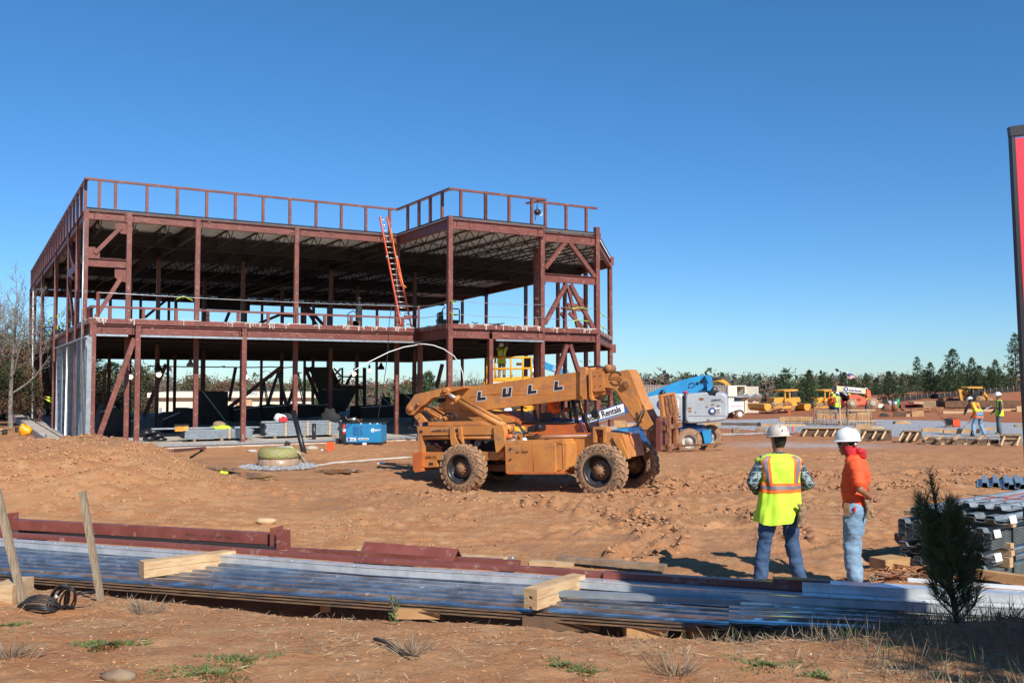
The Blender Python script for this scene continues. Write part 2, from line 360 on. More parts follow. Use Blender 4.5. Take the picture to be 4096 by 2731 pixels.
def text_mb(txt, size, origin, right, up, off=.004, bold=False, shear=0., font=None, width=None, thick=.002):
    """letters as real extruded geometry, laid on a surface"""
    cu = bpy.data.curves.new('t', 'FONT'); cu.body = txt; cu.size = 1; cu.resolution_u = 3; cu.shear = shear
    if bold: cu.offset = .022
    ob = bpy.data.objects.new('t', cu); SC.collection.objects.link(ob)
    me = bpy.data.meshes.new_from_object(ob.evaluated_get(bpy.context.evaluated_depsgraph_get()))
    xs = [v.co.x for v in me.vertices]; x0, x1 = min(xs), max(xs)
    sx = size if width is None else width/(x1-x0)
    right = Vector(right).normalized(); up = Vector(up).normalized(); n = right.cross(up)
    b = MB()
    ys = [v.co.y for v in me.vertices]; y0 = min(ys)
    hs = size/(max(ys)-y0)
    if width is None: sx = hs
    k = b.pts([Vector(origin)+right*(v.co.x-x0)*sx+up*(v.co.y-y0)*hs+n*off for v in me.vertices])
    for p in me.polygons: b.face([k+i for i in p.vertices])
    bpy.data.objects.remove(ob); bpy.data.curves.remove(cu); bpy.data.meshes.remove(me)
    return b
def remesh(mb, name, mats, parent, vox=.02, smooth=2, disp=0., dscale=8., assign=None):
    """joined shapes -> one continuous surface"""
    inv = WM[parent].inverted() if parent is not None else None
    me = mb.mesh(name+'_raw', mats, inv); recalc(me)
    o = bpy.data.objects.new(name, me); SC.collection.objects.link(o)
    r = o.modifiers.new('r', 'REMESH'); r.mode = 'VOXEL'; r.voxel_size = vox; r.use_smooth_shade = True
    if smooth: q = o.modifiers.new('s', 'SMOOTH'); q.factor = .5; q.iterations = smooth
    me2 = bpy.data.meshes.new_from_object(o.evaluated_get(bpy.context.evaluated_depsgraph_get())); me2.name = name
    o.modifiers.clear(); o.data = me2; bpy.data.meshes.remove(me)
    if disp:
        for v, nn in zip(me2.vertices, [v.normal.copy() for v in me2.vertices]):
            c = v.co; d = mnoise.noise(Vector((c.x*dscale, c.y*dscale, c.z*dscale*1.7)))+.5*mnoise.noise(Vector((c.x*dscale*2.3, c.y*dscale*2.3, c.z*dscale*4)))
            v.co = c+nn*d*disp
    if assign:
        for p in me2.polygons: p.material_index = assign(WM[parent] @ p.center if parent is not None else p.center)
    for p in me2.polygons: p.use_smooth = True
    if parent is not None: o.parent = parent; WM[o] = WM[parent]
    return o
# ================================================================ GROUND
def ground_mat():
    m = bpy.data.materials.new('clay_ground'); m.use_nodes = True; n = m.node_tree; N = n.nodes; L = n.links; b = N['Principled BSDF']
    b.inputs['Roughness'].default_value = .92; b.inputs['Specular IOR Level'].default_value = .25
    tc = N.new('ShaderNodeTexCoord')
    def nz(s, d=8, r=.6):
        q = N.new('ShaderNodeTexNoise'); q.inputs['Scale'].default_value = s; q.inputs['Detail'].default_value = d; q.inputs['Roughness'].default_value = r
        L.new(tc.outputs['Object'], q.inputs[0]); return q.outputs[0]
    def ramp(src, a, c):
        r = N.new('ShaderNodeMapRange'); r.inputs[1].default_value = a; r.inputs[2].default_value = c; L.new(src, r.inputs[0]); return r.outputs[0]
    def mix(f, A, B):
        x = N.new('ShaderNodeMix'); x.data_type = 'RGBA'; L.new(f, x.inputs[0])
        for s, v in ((6, A), (7, B)):
            if hasattr(v, 'links'): L.new(v, x.inputs[s])
            else: x.inputs[s].default_value = (*v, 1)
        return x.outputs[2]
    def mul(a, k):
        q = N.new('ShaderNodeMath'); q.operation = 'MULTIPLY'; L.new(a, q.inputs[0])
        if hasattr(k, 'links'): L.new(k, q.inputs[1])
        else: q.inputs[1].default_value = k
        return q.outputs[0]
    at = N.new('ShaderNodeVertexColor'); at.layer_name = 'zone'
    sp = N.new('ShaderNodeSeparateColor'); L.new(at.outputs[0], sp.inputs[0])
    c = mix(ramp(nz(.45), .38, .62), (.445, .215, .092), (.395, .170, .070))
    c = mix(ramp(nz(2.6), .45, .70), c, (.51, .285, .135))
    c = mix(mul(ramp(nz(7.), .50, .75), .5), c, (.38, .165, .07))
    c = mix(mul(ramp(nz(38, 4), .5, .8), .45), c, (.60, .40, .25))
    c = mix(sp.outputs[0], c, (.30, .085, .035))                  # redder clay farther off
    c = mix(mul(ramp(nz(1.3), .35, .6), sp.outputs[1]), c, (.33, .165, .085))   # wet, churned clay
    c = mix(mul(ramp(nz(5, 8, .7), .42, .52), sp.outputs[2]), c, (.40, .37, .35))   # spilled gravel
    L.new(c, b.inputs['Base Color'])
    bp = N.new('ShaderNodeBump'); bp.inputs['Strength'].default_value = .8; bp.inputs['Distance'].default_value = .045
    L.new(nz(14, 10, .7), bp.inputs['Height'])
    b2 = N.new('ShaderNodeBump'); b2.inputs['Strength'].default_value = .5; b2.inputs['Distance'].default_value = .008
    L.new(nz(90, 4), b2.inputs['Height']); L.new(bp.outputs[0], b2.inputs['Normal']); L.new(b2.outputs[0], b.inputs['Normal'])
    return m
def axis(start, segs):
    a = [start]
    for end, st, g in segs:
        while a[-1] < end: a.append(a[-1]+st); st *= g
    return np.array(a)
ys = axis(-8, [(3, .35, 1), (4.8, .08, 1), (8.5, .034, 1), (15, .045, 1), (30, .07, 1.003), (70, .16, 1.03), (3500, 1.6, 1.06)])
xr = axis(0, [(6, .05, 1.0), (14, .055, 1.012), (40, .14, 1.03), (3000, 1.5, 1.08)])
xs = np.concatenate([-xr[:0:-1], xr])
X, Y = np.meshgrid(xs, ys); Z = H(X, Y)
def grid_mesh(name, X, Y, Z, mt, zone=None):
    ny, nx = X.shape; me = bpy.data.meshes.new(name)
    idx = np.arange(ny*nx).reshape(ny, nx)
    q = np.stack([idx[:-1, :-1], idx[:-1, 1:], idx[1:, 1:], idx[1:, :-1]], -1).reshape(-1, 4)
    me.vertices.add(nx*ny); me.vertices.foreach_set('co', np.stack([X, Y, Z], -1).ravel())
    me.loops.add(q.size); me.loops.foreach_set('vertex_index', q.ravel().astype(np.int32))
    me.polygons.add(len(q)); me.polygons.foreach_set('loop_start', np.arange(0, q.size, 4, dtype=np.int32)); me.polygons.foreach_set('loop_total', np.full(len(q), 4, np.int32))
    me.polygons.foreach_set('use_smooth', np.ones(len(q), bool)); me.materials.append(mt); me.update(calc_edges=True)
    if zone is not None:
        a = me.color_attributes.new('zone', 'FLOAT_COLOR', 'POINT'); a.data.foreach_set('color', np.dstack(list(zone)+[np.ones_like(X)]).ravel())
    o = bpy.data.objects.new(name, me); SC.collection.objects.link(o); WM[o] = Matrix.Identity(4); return o
zr = np.clip(sstep(24, 60, Y+.35*X)*.75, 0, 1)
wet = np.clip(churn(X, Y)*.8+.9*np.exp(-((X+6.5)/5)**2-((Y-24)/3.5)**2)+.75*sstep(.10, .32, fbm(X*.22+3, Y*.30, 4, 95)), 0, 1)
gp = G(*r3(700, 275)); gv = np.clip(1.15*np.exp(-((X-gp.x)/2.6)**2-((Y-gp.y)/1.5)**2)+.9*np.exp(-((X-4.5)/1.2)**2-((Y-13.)/1.2)**2)*0, 0, 1)
ground = tag(grid_mesh('ground', X, Y, Z, ground_mat(), (zr, wet, gv)), kind='structure')
# gravel pad behind the formwork
FF = Frame(18.7, 33.9, radians(-52.0))
M['gravel'] = mat('grey_gravel', (.44, .44, .45), .9, 0, (.30, .30, .31), 9, .9, 60, bdist=.04, dirt=(.30, .24, .19), damt=.32, dscale=.8)
gu = np.linspace(-24, 30, 150); gw = np.linspace(.5, 21, 90); GU, GW = np.meshgrid(gu, gw)
GX = FF.o.x+FF.u.x*GU+FF.w.x*GW; GY = FF.o.y+FF.u.y*GU+FF.w.y*GW
GZ = H(GX, GY, False)+.035+.02*fbm(GX*1.3, GY*1.3, 3, 3)
edge = np.minimum(np.minimum(GU+24, 30-GU), np.minimum(GW-.5, 21-GW)); GZ = GZ-.10*(1-sstep(0, 1.2, edge+.5*fbm(GX, GY, 2, 4)))
tag(grid_mesh('gravel_pad', GX, GY, GZ, M['gravel']), kind='structure')
# puddles beside the covered manhole
M['water'] = mat('puddle_water', (.44, .21, .085), .10, 0, (.38, .18, .07), 3, spec=.35)
for i, (px, py, a, b) in enumerate([(*D(556, 1094), .75, .42), (*D(500, 1080), .5, .25), (*D(775, 1083), .55, .3), (*D(590, 1100), .5, .2)]):
    P = G(px, py); mb = MB(); n = 28
    P.z = float(H(P.x, P.y, False))+.020
    mb.face([mb.pts([P+Vector((a*cos(2*pi*j/n)*(1+.28*sin(j*2.3+i)), b*2*sin(2*pi*j/n)*(1+.25*sin(j*1.7+i*2)), 0)) for j in range(n)])+j for j in range(n)])
    tag(mb.build('puddle', 'water', fix=False), kind='structure')
# ================================================================ STEEL FRAME BUILDING
TH = .527; s_ = 1.12
B = Frame(-13.414*s_, 29.314*s_, TH)
AB, BD, DSu, AL = 11.86, 4.90, 4.09, 32.7
ZR, ZT, ZB, ZS, P0 = 8.455, 9.52, 3.95, .16, 1.6
W3 = -BD+.5
uR1 = B.U(B.hit(D(1371, 700), W3)); pR1 = B.p(uR1, W3, 0)
r_ = ray(*D(1401, 700)); y2 = pR1.y*1.19; pR2 = CAM+r_*(y2/r_.y); pR2.z = 0; uR2, wR2 = B.U(pR2), B.W(pR2)
r_ = ray(*D(941, 713)); t_ = (B.o+B.w*AL-CAM).dot(B.w)/r_.dot(B.w); pE = CAM+r_*t_; uE = B.U(pE)
S_u = AB+DSu
roof_poly = [(0, 0), (AB, 0), (AB, -BD), (S_u, -BD), (S_u, W3), (uR1, W3), (uR2, wR2), (uE, AL), (0, AL)]
u = lambda pxy, w: B.U(B.hit(pxy, w))
a0 = u(D(211, 880), -P0); c0 = u(D(964.5, 900), -P0)
fl_poly = [(a0-.05, -P0), (c0, -P0), (AB, -BD), (S_u, -BD), (S_u, W3), (uR1, W3), (uR2, wR2), (uE, AL), (a0-.05, AL)]
def scan_w(poly, wv):
    r = []
    for (ua, wa), (ub, wb) in zip(poly, poly[1:]+poly[:1]):
        if (wa-wv)*(wb-wv) < 0: r.append(ua+(ub-ua)*(wv-wa)/(wb-wa))
    return (min(r), max(r)) if len(r) > 1 else None
def scan_u(poly, uv):
    r = []
    for (ua, wa), (ub, wb) in zip(poly, poly[1:]+poly[:1]):
        if (ua-uv)*(ub-uv) < 0: r.append(wa+(wb-wa)*(uv-ua)/(ub-ua))
    return (min(r), max(r)) if len(r) > 1 else None
bld = thing('steel_frame_building', B.p(0, 0, 0), 'unfinished two storey building of dark red steel columns and beams with open roof', 'building', rz=TH)
def bb(name, fn, mt='primer', **k): m = MB(); fn(m); return m.build(name, mt, bld)
# slab on its low concrete foundation
mb = MB(); slab = [(a0-.35, -P0-.35), (c0+.3, -P0-.35), (AB+.2, -BD-.4), (uR1+.3, -BD-.4), (uR2+.4, wR2), (uE+.3, AL+.3), (a0-.35, AL+.3)]
mb.prism([B.p(a, b, ZS) for a, b in slab], (0, 0, -.75)); mb.build('foundation_slab', 'conc', bld)
mb = MB()
for (p, q) in zip(slab[:3], slab[1:4]): mb.bar(B.p(p[0], p[1], ZS-.02), B.p(q[0], q[1], ZS-.02), .12, .055)
mb.build('edge_rail', 'galv', bld)
CW = .165
def col(uu, ww, za, zb_, wd=CW): bb('column', lambda m: m.bar(B.p(uu, ww, za), B.p(uu, ww, zb_), wd, wd, B.w))
def beam(p, q, z, h, w=.16, mt='primer', nm='beam'): m = MB(); m.ibeam(B.p(p[0], p[1], z-h/2), B.p(q[0], q[1], z-h/2), w, h, t=.022); m.build(nm, mt, bld)
zrb = ZR-.09                                    # top of roof beams
up_u = [0, u(D(294, 700), 0), u(D(452, 700), 0), u(D(679.5, 700), 0), AB]
for i, uu in enumerate(up_u): col(uu, 0, ZS if i else ZB, zrb+.02)
for x in (314.5, 559): col(u(D(x, 900), -P0), -P0, ZS, ZB+.36)
col(a0, -P0, ZS, ZB+.5, .19); col(c0, -P0, ZS, ZB+.5)
col(AB, -BD, ZS, ZR+.02, .18); col(S_u, -BD+.12, ZS, ZR, .18); col(u(D(1126, 800), -BD), -BD, ZS, ZB)
col(u(D(1231, 800), W3+3.2), W3+3.2, ZS, ZR-.3)
col(uR1, W3, ZS, ZR+.25, .19); col(uR2, wR2, ZS, ZR, .18)
# left side wall columns (plane u = 0)
sd = [B.W(B.hitu(D(x, 700), 0)) for x in (177, 158, 128, 97.5, 80)]+[AL]
for ww in sd: col(0, ww, ZS, zrb)
# interior grid
rows = [8.2, 16.4, 24.5]
for ww in rows:
    for uu in (up_u[2], up_u[3], AB, S_u+.4):
        sc = scan_w(roof_poly, ww)
        if uu < sc[1]-.5: col(uu, ww, ZS, ZR-.5)
for x in (323, 388, 466, 602, 701, 754, 866): col(u(D(x, 700), AL-.3), AL-.3, ZS, ZR-.5)
for x in (1065, 1120, 1211, 1285, 1301, 1349):      # right hand wall, between R2 and E
    r_ = ray(*D(x, 700)); a = B.p(uR2, wR2, 0); b = B.p(uE, AL, 0); d = (b-a); n = Vector((-d.y, d.x, 0)); t = (a-CAM).dot(n)/r_.dot(n); P = CAM+r_*t
    col(B.U(P)-.1, B.W(P), ZS, ZR-.4)
# perimeter roof beams
bh = .30
def pbeam(p, q, zt_, h): beam(p, q, zt_, h)
for a, b in zip(up_u, up_u[1:]): pbeam((a+.08, 0), (b-.08, 0), zrb, bh)
pbeam((AB, -.1), (AB, -BD+.1), zrb, .36); pbeam((AB+.1, -BD), (S_u, -BD), zrb, .36)
pbeam((S_u, W3), (uR1, W3), zrb-.07, .36); pbeam((uR1, W3), (uR2, wR2), zrb-.1, .36); pbeam((uR2, wR2), (uE, AL), zrb, .45); pbeam((uE, AL), (0, AL), zrb, .45)
sw = [0]+sorted(sd)
for a, b in zip(sw, sw[1:]): pbeam((0, a+.08), (0, b-.08), zrb, .34)
# level-two edge beams
zf = ZB+.46
pc = [a0]+[u(D(x, 770), -P0) for x in (314.5, 559)]+[c0]
for a, b in zip(pc, pc[1:]): beam((a+.09, -P0), (b-.09, -P0), ZB+.30, .30)
beam((c0, -P0), (AB, -BD), ZB+.34, .34)
xx = [AB, u(D(1126, 800), -BD), S_u]
for a, b in zip(xx, xx[1:]): beam((a+.09, -BD), (b-.05, -BD), ZB+.34, .34)
beam((S_u+.1, W3), (uR1-.05, W3), ZB+.34, .34); beam((uR1, W3), (uR2, wR2), ZB+.34, .34); beam((uR2, wR2), (uE, AL), ZB+.3, .4, mt='primer'); beam((uE, AL), (0, AL), ZB+.3, .4)
beam((a0, -P0), (a0, AL), ZB+.34, .32)
# edge angle of the slab with concrete splashes
strips = [((a0-.02, -P0), (c0, -P0)), ((c0, -P0), (AB, -BD)), ((AB, -BD), (S_u, -BD)), ((S_u, W3-.02), (uR1, W3-.02)), ((uR1, W3), (uR2, wR2)), ((a0-.02, AL), (a0-.02, -P0))]
zft = ZB+.52
for p, q in strips:
    P, Q = B.p(p[0], p[1], 0), B.p(q[0], q[1], 0); d = (Q-P).normalized(); nn = Vector((d.y, -d.x, 0)); o = nn*.12
    m = MB(); z = Vector((0, 0, 1)); m.box8([P+o+z*(ZB+.345), Q+o+z*(ZB+.345), Q+z*(ZB+.345), P+z*(ZB+.345), P+o+z*zft, Q+o+z*zft, Q+z*zft, P+z*zft])
    e = m.build('slab_edge_angle', 'primer', bld)
    m = MB(); L_ = (Q-P).length; t = .1
    rr = random.Random(int(L_*100))
    while t < L_-.3:
        if rr.random() < .62:
            for k in range(rr.randint(1, 7)):
                ww = rr.uniform(.015, .05); dz = rr.uniform(.03, .20) if rr.random() < .6 else .04
                a = P+d*(t+k*.055)+nn*.122; m.box8([a+z*(zft-dz), a+d*ww+z*(zft-dz), a+d*ww+nn*.004+z*(zft-dz), a+nn*.004+z*(zft-dz), a+z*(zft+.008), a+d*ww+z*(zft+.008), a+d*ww+nn*.004+z*(zft+.008), a+nn*.004+z*(zft+.008)])
        t += rr.uniform(.2, .55)
    for k in range(int(L_/.35)):
        a = P+d*(k*.35); h_ = rr.uniform(0, .045)
        if h_ > .015: m.box8([a+z*zft, a+d*.35+z*zft, a+d*.35+nn*.1+z*zft, a+nn*.1+z*zft, a+z*(zft+h_), a+d*.33+z*(zft+h_*.6), a+d*.35+nn*.1+z*(zft+h_*.6), a+nn*.1+z*(zft+h_)])
    if m.v: m.build('concrete_splash', 'drip', e)['kind'] = 'stuff'
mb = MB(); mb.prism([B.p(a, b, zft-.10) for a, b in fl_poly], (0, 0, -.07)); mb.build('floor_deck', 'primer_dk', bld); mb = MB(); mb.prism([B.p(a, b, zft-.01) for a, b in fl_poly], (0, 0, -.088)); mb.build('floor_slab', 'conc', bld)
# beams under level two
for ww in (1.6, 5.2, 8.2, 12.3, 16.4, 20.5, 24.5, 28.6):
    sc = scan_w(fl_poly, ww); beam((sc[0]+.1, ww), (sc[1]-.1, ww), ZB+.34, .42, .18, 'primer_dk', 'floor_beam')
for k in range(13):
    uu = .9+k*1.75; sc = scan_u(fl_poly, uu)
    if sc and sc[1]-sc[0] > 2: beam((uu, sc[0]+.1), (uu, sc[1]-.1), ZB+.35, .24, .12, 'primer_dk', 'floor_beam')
# galvanised angle under the level-two front beam
for a, b in ((a0+.1, pc[1]-.3), (pc[1]+.1, pc[2]-.05), (pc[2]+.1, c0)): bb('track', lambda m: m.bar(B.p(a, -P0-.02, ZB-.045), B.p(b, -P0-.02, ZB-.045), .14, .065), 'galv')
a, b = u(z3(352, 1296), -BD), u(z3(725, 1300), -BD); bb('track', lambda m: m.bar(B.p(a, -BD-.02, ZB-.045), B.p(b, -BD-.02, ZB-.045), .14, .06), 'galv')
a, b = B.W(B.hitu(z4(555, 560), 0)), B.W(B.hitu(z4(930, 370), 0)); bb('track', lambda m: m.bar(B.p(a0-.02, a, ZB-.045), B.p(a0-.02, -P0+.1, ZB-.045), .15, .06), 'galv')
# roof deck, its ribs, joists, girders
mb = MB(); mb.prism([B.p(a, b, ZR) for a, b in roof_poly], (0, 0, -.045), 0); mb.build('roof_deck', 'deckm', bld)
mb = MB(); wv = -BD+.1
while wv < AL-.1:
    sc = scan_w(roof_poly, wv)
    if sc: mb.bar(B.p(sc[0]-.03, wv, ZR-.065), B.p(sc[1]+.03, wv, ZR-.065), .06, .045, mi=0)
    wv += .19
mb.build('deck_ribs', 'deckm', bld)
mb = MB()
for (p, q) in zip(roof_poly[:6], roof_poly[1:7]):
    P, Q = B.p(*p, ZR+.012), B.p(*q, ZR+.012); mb.bar(P, Q, .10, .03)
mb.build('roof_edge_angle', 'blackm', bld)
k = 0; uu = .6
while uu < 22:
    sc = scan_u(roof_poly, uu)
    if sc and sc[1]-sc[0] > 1:
        m = MB(); wa, wb = sc[0]+.1, sc[1]-.1; zt_, zb_ = ZR-.12, ZR-.56
        m.bar(B.p(uu, wa, zt_), B.p(uu, wb, zt_), .07, .045); m.bar(B.p(uu, wa+.5, zb_), B.p(uu, wb-.5, zb_), .07, .045)
        n = int((wb-wa)/.55); st = (wb-wa)/n
        for i in range(n):
            a, b = (zt_, zb_) if i % 2 else (zb_, zt_)
            if i == 0: a = zt_
            m.bar(B.p(uu, wa+i*st, a), B.p(uu, wa+(i+1)*st, b), .028, .028)
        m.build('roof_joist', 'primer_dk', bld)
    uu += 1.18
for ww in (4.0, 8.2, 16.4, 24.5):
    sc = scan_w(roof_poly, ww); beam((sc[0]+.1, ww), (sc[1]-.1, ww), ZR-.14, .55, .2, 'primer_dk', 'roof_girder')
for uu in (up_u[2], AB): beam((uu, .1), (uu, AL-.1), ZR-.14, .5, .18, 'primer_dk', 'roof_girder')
for ww in (-1.5, 1.6, 6, 10, 13, 20, 28):
    sc = scan_w(roof_poly, ww); bb('joist_bridging', lambda m: m.bar(B.p(sc[0]+.1, ww, ZR-.53), B.p(sc[1]-.1, ww, ZR-.53), .03, .03), 'primer_dk')
# hanging stiffener posts behind the right hand beams
# parapet
def parapet(P, Q, posts, ext0=0., ext1=0., zt_=ZT, base=ZR):
    d = (Q-P).normalized(); z = Vector((0, 0, 1))
    for t in posts:
        m = MB(); a = P+d*t; m.bar(a+z*base, a+z*(zt_-.05), .10, .10, d); m.build('parapet_post', 'primer', bld)
    m = MB(); m.bar(P-d*ext0+z*(zt_-.03), Q+d*ext1+z*(zt_-.03), .13, .075); m.build('parapet_rail', 'primer', bld)
fp = lambda lst, w, u0: [u(q, w)-u0 for q in lst]
parapet(B.p(0, 0, 0), B.p(AB, 0, 0), fp([z1(x, 450) for x in (890, 1035, 1318, 1590, 1853, 2110)]+[z2(x, 400) for x in (117, 357, 592, 818, 1038, 1251)], 0, 0))
parapet(B.p(AB, 0, 0), B.p(AB, -BD, 0), [1.05, 2.15, 3.2, 4.25], 0, .08)
lst = fp([z2(x, 250) for x in (1890, 2110)]+[z3(x, 250) for x in (280, 463, 641)], -BD, AB)
parapet(B.p(AB, -BD, 0), B.p(S_u+.1, -BD, 0), lst)
lst = fp([z3(x, 350) for x in (747, 910, 1068)], W3, S_u)
parapet(B.p(S_u, W3, 0), B.p(u(z3(1150, 290), W3), W3, 0), lst, .25)
bb('parapet_rail', lambda m: m.bar(B.p(S_u+.1, -BD, ZT-.03), B.p(S_u-.15, W3+.5, ZT-.03), .13, .075))
ptl = []
for k in range(24): ptl.append(.35+k*1.4)
parapet(B.p(0, 0, 0), B.p(0, AL, 0), [t for t in ptl if t < AL-.1], .12, 0)
# bolts and connection plates
def plates(uu, ww, z, h=.26, s=1):
    m = MB()
    for sx in (-1, 1):
        c = B.p(uu+sx*.15, ww-.03, z-h/2)
        for i in range(4): q = c+Vector((0, 0, h*(.36-.24*i))); m.cyl(q, q-B.w*.03, .013, 6)
    m.build('bolts', 'primer_dk', bld)
for uu in up_u[1:4]: plates(uu, 0, zrb)
for uu in pc[1:3]: plates(uu, -P0, ZB+.3)
for uu, ww, z in ((.12, 0, zrb), (AB-.12, 0, zrb), (AB+.12, -BD, zrb), (S_u-.12, -BD, zrb), (S_u+.15, W3, zrb-.07), (uR1-.15, W3, zrb-.07), (a0+.12, -P0, ZB+.3), (c0-.12, -P0, ZB+.3), (AB+.15, -BD, ZB+.34), (S_u-.12, -BD, ZB+.34), (S_u+.15, W3, ZB+.34), (uR1-.15, W3, ZB+.34)): plates(uu, ww, z)
M['chalk'] = mat('chalk_mark_scuff', (.36, .22, .18), .8)
rr = random.Random(31); m = MB()
for a, b, ww, zt_ in ((0, AB, 0, zrb), (AB, S_u, -BD, zrb), (a0, c0, -P0, ZB+.3), (AB, S_u, -BD, ZB+.34), (S_u, uR1, W3, ZB+.34)):
    for k in range(int((b-a)*2.2)):
        uu = rr.uniform(a+.2, b-.3); z = zt_-rr.uniform(.06, .26); L_ = rr.uniform(.03, .22); m.prism([B.p(uu, ww-.084, z), B.p(uu+L_, ww-.084, z+rr.uniform(-.02, .03)), B.p(uu+L_*.9, ww-.084, z+.012), B.p(uu+.01, ww-.084, z+.014)], -B.w*.002)
for uu, ww, z0, z1_ in [(x, 0, zft, zrb) for x in up_u]+[(AB, -BD, ZS, ZR), (S_u, -BD+.12, ZS, ZR)]+[(x, -P0, ZS, ZB) for x in pc]:
    for k in range(9): z = rr.uniform(z0+.1, z1_-.2) if rr.random() < .5 else z0+rr.random()**2*1.4; m.prism([B.p(uu-.05+rr.random()*.03, ww-.097, z), B.p(uu+rr.random()*.05, ww-.097, z+.01), B.p(uu+.01, ww-.097, z+rr.uniform(.02, .10)), B.p(uu-.03, ww-.097, z+.02)], -B.w*.002)
m.build('scuff_marks', 'chalk', bld)['kind'] = 'stuff'
# braces traced on their own planes
def brace(a, b, w, wd=.15, th=.12, fr='w'):
    P, Q = (B.hit(a, w), B.hit(b, w)) if fr == 'w' else (B.hitu(a, w), B.hitu(b, w))
    bb('brace', lambda m: m.bar(P, Q, th, wd, B.w.cross((Q-P).normalized()) if fr == 'w' else B.u.cross((Q-P).normalized())))
def gusset(poly, w):
    bb('gusset_plate', lambda m: m.prism([B.hit(q, w) for q in poly], B.w*.02))
brace(z1(1085, 690), z1(850, 925), 0, .14); brace(z1(1090, 1135), z1(858, 1500), 0, .14)
gusset([z1(*q) for q in ((1035, 655), (1140, 655), (1140, 755), (1085, 750), (1035, 700))], -.01); gusset([z1(*q) for q in ((792, 868), (850, 868), (895, 920), (895, 968), (792, 968))], -.01)
gusset([z1(*q) for q in ((1028, 1068), (1132, 1068), (1132, 1185), (1075, 1175), (1028, 1140))], -.01)
P = B.hit(z1(960, 975), 0); beam((.08, 0), (up_u[1]-.08, 0), P.z, .30)
brace(z4(1405, 400), z4(1035, 1420), -P0+.06, .17)
for a, b in (((900, 530), (745, 730)), ((935, 530), (1135, 800)), ((912, 855), (742, 1165)), ((945, 860), (1150, 1255)), ((915, 1330), (820, 1620)), ((940, 1330), (1030, 1620))): brace(z3(*a), z3(*b), W3, .16, .14)
P = B.hit(z3(940, 785), W3); beam((S_u, W3), (uR1, W3), P.z, .33)
gusset([z3(*q) for q in ((1165, 455), (1183, 455), (1183, 510), (1165, 510))], W3-.02)
for q in (z3(1262, 675), z3(1278, 1360)):
    P = CAM+ray(*q)*((pR2.y)/ray(*q).y); bb('gusset_plate', lambda m: m.box(P, (.28, .03, .42)))
# braces on the left side and deep inside
for a, b in (((610, 780), (665, 1055)), ((665, 1150), (620, 1075)), ((612, 1150), (660, 1560))): brace(z1(*a), z1(*b), 0, .16, .12, 'u')
P = B.hitu(z1(660, 1080), 0); bb('beam', lambda m: m.bar(B.p(0, sd[0], P.z), B.p(0, sd[1], P.z), .14, .3))
for a, b, w in ((z1(1500, 1335), z1(1300, 1500), AL-.3), (z2(295, 1240), z2(30, 1350), 24.5), (z2(500, 1170), z2(660, 1345), 20), (z2(490, 1180), z2(600, 1350), 20), (z2(468, 1170), z2(468, 1360), 20),
        (z1(2060, 1440), z1(2015, 1550), 24.5), (z4(1735, 670), z4(1500, 1220), 12), (z5(740, 590), z5(250, 970), 10), (z5(320, 600), z5(262, 900), 24), (z5(940, 600), z5(1090, 950), 16), (z5(985, 600), z5(1085, 820), 16),
        (z3(925, 880), z3(1010, 1230), 8), (z3(935, 1080), z3(1075, 1230), 8), (z3(870, 1080), z3(905, 1130), 8), (z3(925, 900), z3(1075, 1010), 12), (z6(430, 110), z6(385, 290), 10)):
    brace(a, b, w, .17, .15)
gusset([z3(*q) for q in ((870, 1035), (985, 1040), (985, 1060), (870, 1055))], 8)
bb('beam', lambda m: m.prism([B.hit(z3(*q), 8) for q in ((925, 1003), (1070, 1015), (1070, 1070), (925, 1060))], B.w*.2))
bb('beam', lambda m: m.prism([B.hit(z2(*q), 24) for q in ((275, 1225), (390, 1240), (390, 1275), (300, 1270))], B.w*.2))
bb('roof_unit_screen', lambda m: m.prism([B.hit(z1(*q), 26) for q in ((1785, 1330), (2240, 1345), (2240, 1440), (1785, 1420))], B.w*.3), 'primer_dk')
# stair core
st = [((1065, 760), (1478, 765), (1478, 800), (1065, 798)), ((1478, 605), (1490, 605), (1490, 1010), (1466, 1010), (1466, 605)), ((1408, 605), (1422, 605), (1422, 1000), (1408, 1000)), ((1170, 620), (1185, 605), (1262, 765), (1225, 765)),
      ((1250, 800), (1245, 1060), (1165, 1060), (1165, 890)), ((940, 600), (1170, 600), (1260, 760), (1070, 765), (1030, 680)), ((1330, 800), (1410, 800), (1300, 1000), (1240, 1000), (1250, 800)), ((1240, 680), (1478, 680), (1478, 692), (1240, 692)), ((1275, 605), (1284, 605), (1284, 760), (1275, 760)), ((1300, 760), (1390, 610), (1400, 618), (1320, 760)),
      ((1060, 800), (1250, 800), (1100, 960), (1070, 900))]
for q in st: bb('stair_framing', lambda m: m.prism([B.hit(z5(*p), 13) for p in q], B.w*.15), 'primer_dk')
for a, b in (((1200, 612), (1262, 680)), ((1262, 612), (1200, 680)), ((1225, 760), (1262, 700))): brace(z5(*a), z5(*b), 13, .08, .08)
